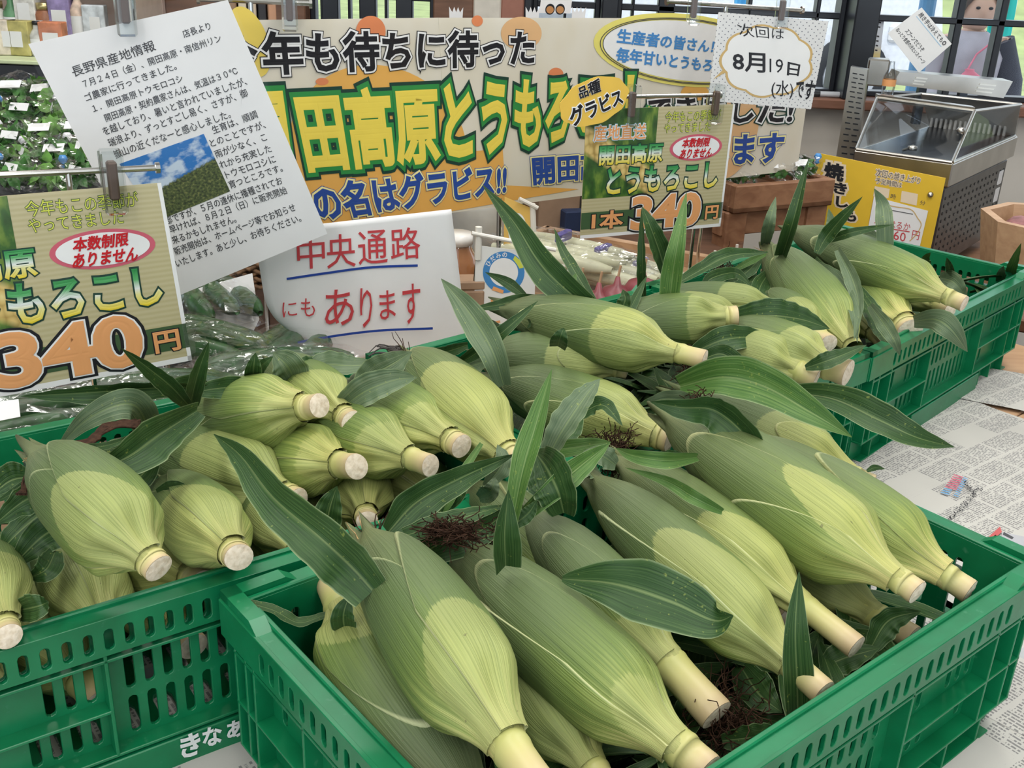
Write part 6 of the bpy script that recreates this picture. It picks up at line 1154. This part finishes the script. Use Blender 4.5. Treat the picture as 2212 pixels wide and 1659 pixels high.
for row, (y0, dep, n_) in enumerate(((215, 2.35, 4), (262, 2.15, 4), (310, 1.98, 5), (352, 1.85, 5), (392, 1.75, 5))):
    for i in range(n_): gi += 1; vegbag(DP(-30 + i * 70 + 26 * (row % 2) + RNG.uniform(-8, 8), y0 + RNG.uniform(-8, 8) - i * 3, dep), .048 * dep / 2, 100 + gi, 'clear bag of greens, %s from left in the %s row, left heap' % (ORD[i], RW[row]), 'bags of greens on the left display', gi % 2)
# stand carrying them
P = DP(60, 430, 1.75); e = empty('display_bench', (P[0], P[1] + .3, 0), 'dark bench carrying the bagged greens on the left', 'bench'); MB().bbox((P[0] - .5, P[1] - .05, P[2] - .10), (P[0] + .35, P[1] + .62, P[2] - .07), .003).build('top', BLACK, e)
for x in (P[0] - .45, P[0] + .3):
    for y in (P[1], P[1] + .58): MB().box((x - .02, y - .02, 0), (x + .02, y + .02, P[2] - .10)).build('leg', BLACK, e)
# black cold shelf with a green tray row
Q0 = DP(60, 170, 2.65); e = empty('black_shelf', (Q0[0], Q0[1], 0), 'black shelf unit behind the bagged greens, with a pale top', 'shelf'); MB().bbox((Q0[0] - .45, Q0[1], 0), (Q0[0] + .35, Q0[1] + .24, Q0[2] + .035), .004).build('body', BLACK, e); MB().bbox((Q0[0] - .45, Q0[1] - .01, Q0[2] + .035), (Q0[0] + .35, Q0[1] + .24, Q0[2] + .045), .002).build('top_board', plain('lime_board', (.62, .70, .42), .5), e)
for i in range(12): MB().bbox((Q0[0] - .14 + i * .016, Q0[1] - .004, Q0[2] - .03), (Q0[0] - .133 + i * .016, Q0[1] + .002, Q0[2] - .004), .001).build('tray_slot', plain('slot_lime', (.22, .34, .06), .5), e)
# goods on the top of it and on the shelf behind
GOODS = [('jar', (.35, .06, .04)), ('carton', (.70, .62, .50)), ('carton', (.45, .40, .14)), ('bottle', (.55, .55, .50)), ('carton', (.55, .20, .10)), ('jar', (.62, .60, .55)), ('bottle', (.10, .24, .12)), ('carton', (.75, .72, .68)), ('jar', (.30, .12, .06)), ('carton', (.28, .22, .42)), ('bottle', (.66, .50, .40)), ('carton', (.62, .66, .70))]
def good(kind, c, h_, col, label, seed):
    m = plain('goods_%d' % seed, col, .45, var=.35, scale=40); g = np.random.default_rng(seed); e = empty('goods_' + kind, c, label, kind); Mz = lambda p: np.array(c) + np.array(p)
    if kind == 'carton': b = MB().bbox((-.03, -.02, 0), (.03, .02, h_), .002, frame(c, g.uniform(-20, 20))).build('box', m, e); MB().bbox((-.02, -.0212, h_ * .25), (.02, -.0202, h_ * .7), .0002, frame(c, 0)).build('printed_panel', WHITE, e)
    elif kind == 'jar': MB().lathe([(0, 0), (.026, 0), (.028, .006), (.028, h_ * .7), (.02, h_ * .8), (.02, h_ * .84)], 18, Mz).build('body', m, e, True); MB().lathe([(.022, h_ * .82), (.022, h_), (0, h_)], 18, Mz).build('lid', plain('lid_gold', (.6, .5, .25), .3, .8), e, True); MB().lathe([(.0286, h_ * .2), (.0286, h_ * .55)], 18, Mz, False).build('label_band', WHITE, e, True)
    else: MB().lathe([(0, 0), (.02, 0), (.022, .008), (.022, h_ * .6), (.009, h_ * .78), (.008, h_ * .92)], 18, Mz).build('body', m, e, True); MB().lathe([(.0095, h_ * .9), (.0095, h_), (0, h_)], 14, Mz).build('cap', BLACK, e, True); MB().lathe([(.0225, h_ * .15), (.0225, h_ * .5)], 18, Mz, False).build('label_band', WHITE, e, True)
adj = ['dark red jar', 'cream carton', 'olive carton', 'pale bottle', 'rust-red carton', 'white-topped jar', 'green bottle', 'white carton', 'brown jar', 'violet carton', 'pinkish bottle', 'bluish carton']
for i, (k_, col) in enumerate(GOODS):
    if i < 5: c = DP(-15 + i * 34, 128 - i * 2, 2.72); c[2] = Q0[2] + .046; good(k_, c, .085, col, adj[i] + ' on the pale top of the black shelf', 200 + i)
SHY = 3.0; bz = HY(100, 92, SHY)[2]; e = empty('goods_shelf', (HY(60, 92, SHY)[0], SHY, 0), 'beige goods shelf against the wall at the upper left', 'shelf'); X0, X1 = HY(-260, 92, SHY)[0], HY(300, 92, SHY)[0]
MB().bbox((X0, SHY + .22, 0), (X1, SHY + .25, 2.0), .003).build('back_panel', plain('beige_panel', (.52, .40, .34), .7), e)
for z in (bz, bz + .26, bz - .35): MB().bbox((X0, SHY, z - .015), (X1, SHY + .23, z), .002).build('board', plain('beige_board', (.60, .50, .42), .6), e)
for x in (X0, X1 - .03): MB().bbox((x, SHY, 0), (x + .03, SHY + .22, 2.0), .003).build('side', plain('beige_board', (.6, .5, .42), .6), e)
for i in range(7):
    k_, col = GOODS[i + 5]; c = HY(-20 + i * 36, 92, SHY); c = np.array([c[0], SHY + .05, bz]); good(k_, c, .10 + .02 * (i % 3), col, adj[i + 5] + ' on the beige goods shelf at the upper left', 220 + i)
# books near the letter's upper right corner
for i, (col, nm) in enumerate((((.30, .18, .10), 'brown'), ((.66, .58, .44), 'cream'), ((.62, .50, .36), 'tan'), ((.03, .03, .035), 'black'), ((.55, .30, .18), 'orange-brown'))):
    c = DP(508 + i * 18, 34, 2.5); e = empty('shelf_book', c, '%s book leaning on the shelf behind the banner rod' % nm, 'book'); Mk = frame(c - np.array([0, 0, .02]), 10 + 3 * i); MB().bbox((-.009, -.06, -.08), (.009, .06, .10), .002, Mk).build('cover', plain('book_' + nm, col, .6), e); MB().bbox((-.007, -.058, -.078), (.007, .0585, .101), .001, Mk).build('pages', WHITE, e)
P = DP(550, 75, 2.5); e = empty('book_ledge', (P[0], P[1], 0), 'brown ledge behind the banner carrying the books', 'shelf'); MB().bbox((P[0] - .12, P[1] - .08, 0), (P[0] + .14, P[1] + .10, P[2] - .05), .004).build('body', WOODD, e)
# cucumbers in clear bags behind the left crate
CUC = plain('cucumber_skin', (.022, .075, .02), .35, var=.45, scale=60, bump=.4)
def cucbag(px, py, z, yaw, seed, label, L_=.19):
    c = G(px, py, z); e = empty('cucumber_bag', c - np.array([0, 0, .02]), label, 'bagged cucumbers', 'bagged cucumbers behind the left crate'); y = math.radians(yaw); a = np.array([math.cos(y), math.sin(y), 0]); b = np.array([-a[1], a[0], 0]); g = np.random.default_rng(seed)
    for k in range(3):
        o_ = b * (k - 1) * .029 + np.array([0, 0, .006 * (k % 2)]); P = [c + o_ + a * t * L_ + b * .006 * math.sin(3 * t + k) for t in np.linspace(-.5, .5, 13)]; MB().tube(P, [.004, .010, .0135, .015, .0155, .016, .016, .016, .0155, .015, .014, .011, .005], 12).build('cucumber', CUC, e, True)
    obj('clear_film', *blob(c, (a * L_ * .62, b * .055, np.array([0, 0, .028])), seed, .18), BAG, e)
for i, a in enumerate(((470, 640, -.06, 120, 'bag of cucumbers beside the chrome post, behind the white letter'), (440, 735, -.06, -28, 'bag of cucumbers right of the large left price sign'), (600, 800, -.06, 20, 'bag of cucumbers under the curled corner of the handwritten paper'), (330, 850, -.05, 10, 'bag of cucumbers below the large left price sign'), (60, 905, -.05, 30, 'bag of cucumbers with a price sticker at the left edge'), (200, 880, -.06, 40, 'bag of cucumbers just behind the back rim of the left crate'), (640, 745, -.07, 75, 'bag of cucumbers farthest back behind the handwritten paper'))): cucbag(*a[:4], 300 + i, a[4])
c = G(22, 878, .0); o = sheet('price_sticker', [(-10, 868), (40, 862), (44, 900), (-6, 910)], Plane(20, 885, 1.0, 25, 40), WHITE); tag(o, 'white price sticker on the cucumber bag at the left edge', 'sticker')
# slipped paper and woven mat by the post
PS = Plane(500, 700, 1.52, 10, 30); o = sheet('fallen_paper', [(420, 625), (545, 590), (560, 690), (515, 780)], PS, WHITE, th=.0006); tag(o, 'greyish paper sheet leaning behind the chrome post', 'paper')
PS2 = Plane(540, 610, 1.75, 5); e = empty('woven_basket', PS2.hit(530, 640), 'brown woven basket behind the chrome post', 'basket'); BK = plain('rattan', (.22, .12, .06), .7, var=.5, scale=120, bump=.5)
for k in range(9): MB().tube([PS2.hit(480 + 12 * i, 560 + k * 8 + 4 * math.sin(i * 1.6 + (k % 2) * 3.14), .006 * math.sin(i * 1.6 + k * 3.14)) for i in range(12)], .0036, 6).build('strand', BK, e, True)
MB().bbox((0, .012, 0), (.16, .2, .075), .01, frame(PS2.hit(478, 632), 5)).build('inner', WOODD, e)
# ---------------------------------------------------------------- things behind the middle crate
def box_at(name, label, cat, px, py, dep, yaw, w_, d_, h_, mat, part='box', up=0):
    c = DP(px, py, dep); e = empty(name, c - np.array([0, 0, 0]), label, cat); MB().bbox((-w_ / 2, 0, 0), (w_ / 2, d_, h_), .003, frame(c, yaw)).build(part, mat, e); return e, c
CB = plain('cardboard', (.34, .22, .14), .8, var=.1)
e, c = box_at('cardboard_box', 'brown cardboard box beside the round logo card', 'box', 1012, 706, 1.52, 10, .045, .08, .055, CB); MB().bbox((-.0225, .0, .055), (.0225, .006, .068), .002, frame(c, 12)).build('flap', CB, e)
P = DP(985, 640, 1.62); e = empty('honey_jar', P, 'glass jar with brown contents and a white and red label', 'jar'); Mz = lambda p: P + np.array(p) + np.array([0, 0, -.02]); MB().lathe([(0, 0), (.034, 0), (.036, .01), (.036, .06), (.030, .085), (.022, .10), (.022, .108)], 22, Mz).build('glass', plain('jar_amber', (.28, .12, .05), .12, var=.2, coat=1.), e, True); MB().lathe([(.0365, .008), (.0365, .055)], 22, Mz, False).build('label_band', plain('jar_label', (.70, .66, .58), .5), e, True); MB().lathe([(.037, .018), (.037, .026)], 22, Mz, False).build('red_stripe', I['r'], e, True); MB().lathe([(.024, .104), (.024, .12), (0, .12)], 20, Mz).build('lid', plain('jar_lid', (.75, .73, .7), .3), e, True)
PG = Plane(1090, 590, 1.50, 12); e = empty('logo_card', PG.hit(1090, 680), 'white card with a round blue ring logo on a wire stand', 'sign'); sheet('card', [(1028, 530), (1158, 545), (1152, 745), (1022, 735)], PG, CARDW, e, .001, (2, 2)); pr = Print(PG)
pr.ellipse((1088, 588), 45, 45, I['sb'], .0004); pr.ellipse((1088, 588), 31, 31, I['w'], .0006)
for i, ch in enumerate('ひだみの'):
    a = math.radians(-150 + i * 21); x, y = 1088 + 38 * math.cos(a), 588 + 38 * math.sin(a); r_ = a + math.pi / 2; s = 5; q = [(x + (sx * math.cos(r_) - sy * math.sin(r_)) * s, y + (sx * math.sin(r_) + sy * math.cos(r_)) * s) for sx, sy in ((-1, -1), (1, -1), (1, 1), (-1, 1))]; pr.text(ch, q, I['w'], .0008, .02)
pr.poly([(1112, 552), (1126, 564), (1130, 578), (1122, 580), (1116, 570), (1108, 560)], I['lg'], .0008); pr.poly([(1066, 618), (1088, 627), (1086, 634), (1062, 626)], I['o'], .0008)
pr.line([(1060, 650), (1075, 646), (1085, 652)], 5, I['o'], .0006); pr.line([(1056, 700), (1080, 694)], 5, I['o'], .0006); pr.build(e)
WR = plain('white_wire', (.75, .72, .66), .4); MB().tube([PG.hit(1018, 502, .004), PG.hit(1110, 520, .004), PG.hit(1200, 540, .0)], .003, 8).build('wire_bar', WR, e); MB().tube([PG.hit(1034, 490, .0), PG.hit(1032, 560, .0)], .005, 8).build('wire_clip', WR, e); MB().tube([PG.hit(1034, 560, -.004), PG.hit(1020, 700, -.004)], .004, 8).build('post', STEEL, e)
PV = Plane(1130, 500, 1.72, 14); e = empty('orange_price_card', PV.hit(1130, 560), 'orange bordered card on a white wire behind the round logo card', 'sign'); sheet('card', [(1090, 425), (1153, 452), (1150, 540), (1088, 535)], PV, ink('card_orange', (.78, .50, .13)), e, .001, (2, 2)); pr = Print(PV); pr.ellipse((1118, 500), 20, 40, I['w'], .0005); pr.build(e); MB().tube([PV.hit(1120, 428, .004), PV.hit(1160, 448, .004)], .0035, 8).build('wire_bar', WR, e); MB().tube([PV.hit(1150, 440, .0), PV.hit(1152, 500, .0)], .005, 8).build('wire_clip', WR, e); MB().tube([PV.hit(1080, 430, -.004), PV.hit(1078, 640, -.004)], .004, 8).build('post', STEEL, e)
PW = Plane(1060, 480, 1.9, 20); o = sheet('white_sack', [(975, 440), (1090, 430), (1100, 560), (985, 620)], PW, plain('sack_white', (.66, .66, .62), .4, coat=.3), None, .02, (8, 8), lambda a, b: PW.N * (.03 * math.sin(3 * a) * math.sin(3 * b))); tag(o, 'white printed sack behind the jar and wire stands', 'sack')
# white long vegetables in bags on a wooden tray
TR = Plane(1300, 560, 1.75, -33); c0 = DP(1300, 610, 1.76); e = empty('wooden_tray', c0, 'shallow pale wooden tray holding bagged white vegetables', 'tray'); Mt = frame(c0 - np.array([0, 0, .02]), -28)
MB().bbox((-.22, -.08, 0), (.22, .22, .008), .002, Mt).build('base', WOODL, e)
for lo, hi in (((-.22, .21, 0), (.22, .225, .035)), ((.21, -.08, 0), (.225, .225, .035)), ((-.225, -.08, 0), (-.21, .225, .035))): MB().bbox(lo, hi, .002, Mt).build('side_board', WOODL, e)
PALE = plain('pale_root', (.66, .66, .48), .4, var=.15, scale=20); RED = plain('red_onion', (.22, .05, .06), .4, var=.3)
for i, (px, py, z, yw, lb) in enumerate(((1215, 560, .03, -30, 'bag of white stalk vegetables nearest the round logo card'), (1300, 590, .025, -35, 'bag of white stalk vegetables with a purple tape, centre of the tray'), (1380, 620, .02, -32, 'bag of white stalk vegetables at the right end of the tray'))):
    c = DP(px, py - 14, 1.72); e = empty('stalk_vegetable_bag', c - np.array([0, 0, .03]), lb, 'bagged vegetables', 'bagged white vegetables'); y = math.radians(yw); a = np.array([math.cos(y), math.sin(y), 0]); b = np.array([-a[1], a[0], 0])
    for k in range(4): o_ = b * (k - 1.5) * .026 + np.array([0, 0, .004 * (k % 2)]); MB().tube([c + o_ + a * t for t in np.linspace(-.11, .11, 9)], [.006, .010, .012, .013, .013, .013, .012, .010, .005], 10).build('stalk', PALE, e, True)
    obj('clear_film', *blob(c, (a * .14, b * .065, np.array([0, 0, .034])), 400 + i, .22), BAG, e); MB().bbox((-.006, -.02, .02), (.006, .02, .036), .002, frame(c, yw)).build('tape', plain('purple_tape', (.12, .10, .34), .4), e)
for i, (px, py) in enumerate(((1330, 655), (1290, 668), (1385, 640), (1250, 660))): c = DP(px, py, 1.52); e = empty('red_onion', c, ('red onion %s behind the middle crate rim' % ('under the centre bag', 'left of the centre bag', 'nearest the price sign post', 'nearest the logo card')[i]), 'onion', 'red onions behind the middle crate'); MB().lathe([(0, -.026), (.018, -.022), (.029, -.006), (.030, .006), (.02, .022), (.006, .028), (.003, .04), (0, .041)], 18, lambda p, c=c: c + np.array(p)).build('bulb', RED, e, True); obj('dry_top', *[(m_.v, m_.f) for m_ in [MB().tube([c + np.array([0, 0, .036]), c + np.array([.003, .002, .056])], .002, 6)]][0], WOODL, e)
# stools and dark store-room corner under the banner
Pk = DP(1205, 515, 2.5); o = MB().bbox((-.14, -.06, Pk[2] - .03), (.12, .30, Pk[2] - .003), .003, frame((Pk[0], Pk[1], 0), 15)).build('seat_board', WOODD); e = empty('storage_bench', (Pk[0], Pk[1], 0), 'low dark bench in the gap below the banner', 'bench'); o.parent = e; o.matrix_parent_inverse = Matrix.Translation(e.location).inverted()
for x in (-.12, .10): MB().bbox((x - .015, -.05, 0), (x + .015, .28, Pk[2] - .03), .003, frame((Pk[0], Pk[1], 0), 15)).build('leg_panel', WOODD, e)
for px, py, dep, w_, h_, mat, lb in ((1205, 470, 2.5, .10, .12, CB, 'cardboard carton in the dark gap below the banner'), (1172, 450, 2.7, .05, .22, WOOD, 'brown upright board in the dark gap below the banner')): box_at('carton' if mat is CB else 'board', lb, 'box' if mat is CB else 'board', px, 515 if dep == 2.5 else 492, dep, 15, w_, .1, h_, mat)
e, c = box_at('blue_cushion_crate', 'dark blue folded cover in the dark gap below the banner', 'cover', 1240, 520, 2.48, 20, .05, .06, .07, plain('navy_cloth', (.02, .035, .09), .8))
o = MB().box((-.75, 0, 0), (.52, .03, .98), frame((.0, 2.95, 0), 8)).build('partition_panel', plain('dark_partition', (.035, .028, .024), .8)); tag(o, 'dark brown partition in the gap below the banner', 'partition')
# wooden bin of bagged greens on legs, right of the price sign
Qb = DP(1587, 440, 2.05); yb = 27; ub = np.array([math.cos(math.radians(yb)), math.sin(math.radians(yb)), 0]); zt = vhit(1590, 403, Qb, yb)[2]; z0 = vhit(1590, 462, Qb, yb)[2]; Mb = frame((Qb[0], Qb[1], 0), yb); xr = .25
e = empty('wooden_bin', Mb((.2, .2, 0)), 'brown wooden bin on legs filled with bagged greens', 'bin table')
for nm, lo, hi in (('front_board', (-.0, 0, z0), (xr, .018, zt)), ('side_board', (-.0, .018, z0), (.018, .42, zt)), ('back_board', (0, .42, z0), (xr, .438, zt + .03)), ('base', (0, 0, z0), (xr, .43, z0 + .012)), ('end_board', (xr - .018, .018, z0), (xr, .42, zt)), ('rail', (-.01, .02, z0 - .05), (xr, .05, z0))): MB().bbox(lo, hi, .002, Mb).build(nm, WOOD, e)
for x, y in ((-.005, .01), (xr - .05, .01), (-.005, .39), (xr - .05, .39)): MB().bbox((x, y, 0), (x + .05, y + .045, z0), .003, Mb).build('leg', WOOD, e)
MB().bbox((-.02, .05, .30), (xr, .42, .32), .003, Mb).build('lower_shelf', WOODD, e)
for i in range(9): c = Mb((.045 + (i % 3) * .08, .07 + .12 * (i // 3), zt + .005 + .035 * (i // 3))); vegbag(c, .042, 500 + i, 'clear bag of greens in the wooden bin, %s from the left in its %s row' % (ORD[i % 3], ('front', 'middle', 'back')[i // 3]), 'bags of greens in the wooden bin', 0)
# round wooden tray shelf seen below the smaller price sign
Pc = DP(1440, 590, 2.15); e = empty('round_wooden_shelf', Pc - np.array([0, 0, .4]), 'round wooden tray shelf with a wire rail below the smaller price sign', 'shelf')
for k, dz in enumerate((0, .055, -.05)): MB().lathe([(.0, dz), (.14, dz), (.145, dz + .01), (.145, dz + .022), (.135, dz + .022), (.13, dz + .012), (0, dz + .01)], 40, lambda p: Pc + np.array(p)).build('tray', WOODD if k else WOOD, e, True)
for a in range(0, 360, 30): MB().tube([Pc + np.array([.14 * math.cos(math.radians(a)), .14 * math.sin(math.radians(a)), -.05]), Pc + np.array([.14 * math.cos(math.radians(a)), .14 * math.sin(math.radians(a)), .085])], .003, 6).build('rail_post', WR, e)
# ---------------------------------------------------------------- right edge: wooden tub with sweet potatoes, red cloth, floor crate
Pt = DP(2275, 525, 1.95); e = empty('wooden_tub', Pt - np.array([0, 0, .10]), 'octagonal pale wooden tub at the right edge', 'tub'); n = 8; Mz = lambda p: Pt + np.array(p)
for k in range(n):
    a0, a1 = 2 * math.pi * k / n + .3, 2 * math.pi * (k + 1) / n + .3; ro, ri = .135, .118; v = []
    for z, s in ((-.10, .8), (.045, 1.)): v += [(ro * s * math.cos(a0), ro * s * math.sin(a0), z), (ro * s * math.cos(a1), ro * s * math.sin(a1), z), (ri * s * math.cos(a1), ri * s * math.sin(a1), z), (ri * s * math.cos(a0), ri * s * math.sin(a0), z)]
    obj('stave', [Mz(p) for p in v], [(0, 3, 2, 1), (4, 5, 6, 7), (0, 1, 5, 4), (1, 2, 6, 5), (2, 3, 7, 6), (3, 0, 4, 7)], WOODL, e)
MB().lathe([(0, -.10), (.11, -.10), (.11, -.09), (0, -.09)], 16, Mz).build('base', WOODL, e)
SP = plain('sweet_potato', (.30, .13, .13), .6, var=.35, scale=50)
for i, (x, y, z, yw) in enumerate(((-.03, -.03, .02, 20), (.03, .02, .015, -30), (-.05, .04, .01, 70))): c = Pt + np.array([x, y, z]); y_ = math.radians(yw); a = np.array([math.cos(y_), math.sin(y_), .1]); o = MB().tube([c + a * t for t in np.linspace(-.06, .06, 9)], [.004, .014, .022, .026, .027, .026, .021, .013, .003], 12).build('sweet_potato', SP, None, True); tag(o, ['purple sweet potato nearest the rim of the wooden tub', 'purple sweet potato in the middle of the wooden tub', 'purple sweet potato at the far side of the wooden tub'][i], 'sweet potato', 'sweet potatoes in the tub')
P = DP(2330, 760, 2.0); e = empty('red_cloth', np.array([P[0], P[1], 0]), 'dark red hanging cloth at the right edge behind the far crate', 'cloth'); v = []; f = []
for j in range(9):
    for i in range(13): v.append(np.array([P[0] - .10 + i * .035, P[1] + .012 * math.sin(i * 1.3) + i * .012, P[2] + .10 - j * .03]))
for j in range(8):
    for i in range(12): q = j * 13 + i; f.append((q, q + 1, q + 14, q + 13))
o = obj('drape', v, f, plain('red_cloth', (.22, .022, .03), .8, var=.15), e, True); o.modifiers.new('t', 'SOLIDIFY').thickness = .003
P = DP(2190, 880, 1.80); e = empty('slatted_pallet', np.array([P[0], P[1], 0]), 'brown slatted wooden pallet on the floor at the right edge', 'pallet')
for i in range(6): MB().bbox((-.30, -.28 + i * .10, P[2] - .12), (.35, -.22 + i * .10, P[2] - .095), .003, frame((P[0] + .28, P[1] - .02, 0), -40)).build('slat', WOOD, e)
for x in (-.25, .3): MB().bbox((x - .03, -.28, 0), (x + .03, .28, P[2] - .12), .003, frame((P[0] + .28, P[1] - .02, 0), -40)).build('bearer', WOODD, e)
# little stand-up paper cut-outs on the sill above the banner
for i, (px, lb) in enumerate(((985, 'small white paper crown above the banner seam'), (1150, 'small white paper crown beside the slipper poster'), (1250, 'small white paper crown right of the slipper poster'))):
    c = DP(px, 30, 2.3); s = .014; e = empty('paper_crown', c, lb, 'paper crown', 'white paper crowns above the banner'); pts = [(-1, -1), (1, -1), (1.1, 1), (.6, .2), (.3, 1), (0, .2), (-.3, 1), (-.6, .2), (-1.1, 1)]; v = [c + np.array([x * s, 0, y * s]) for x, y in pts] + [c + np.array([x * s, .004, y * s]) for x, y in pts]; k = len(pts); obj('paper', v, [tuple(range(k)), tuple(range(2 * k - 1, k - 1, -1))] + [(j, k + j, k + (j + 1) % k, (j + 1) % k) for j in range(k)], WHITE, e)
PP = Plane(1195, 15, 2.35, 5); e = empty('slipper_poster', PP.hit(1195, 30), 'small white poster with two round brown shapes at the top edge', 'poster'); sheet('paper', [(1172, -30), (1240, -32), (1232, 29), (1165, 28)], PP, WHITE, e, .001, (2, 2)); pr = Print(PP)
for x in (1188, 1210): pr.ellipse((x, 20), 10, 12, I['k'], .0004, rot=15); pr.ellipse((x, 21), 8, 8, ink('poster_brown', (.50, .24, .09)), .0008)
pr.build(e)
o = MB().bbox((0, 0, 0), (.36, .12, .03), .003, frame((DP(960, 40, 2.3)[0], DP(960, 40, 2.3)[1], DP(960, 36, 2.3)[2] - .045), 0)).build('display_ledge', WOODD); tag(o, 'dark ledge behind the top edge of the banner', 'ledge')
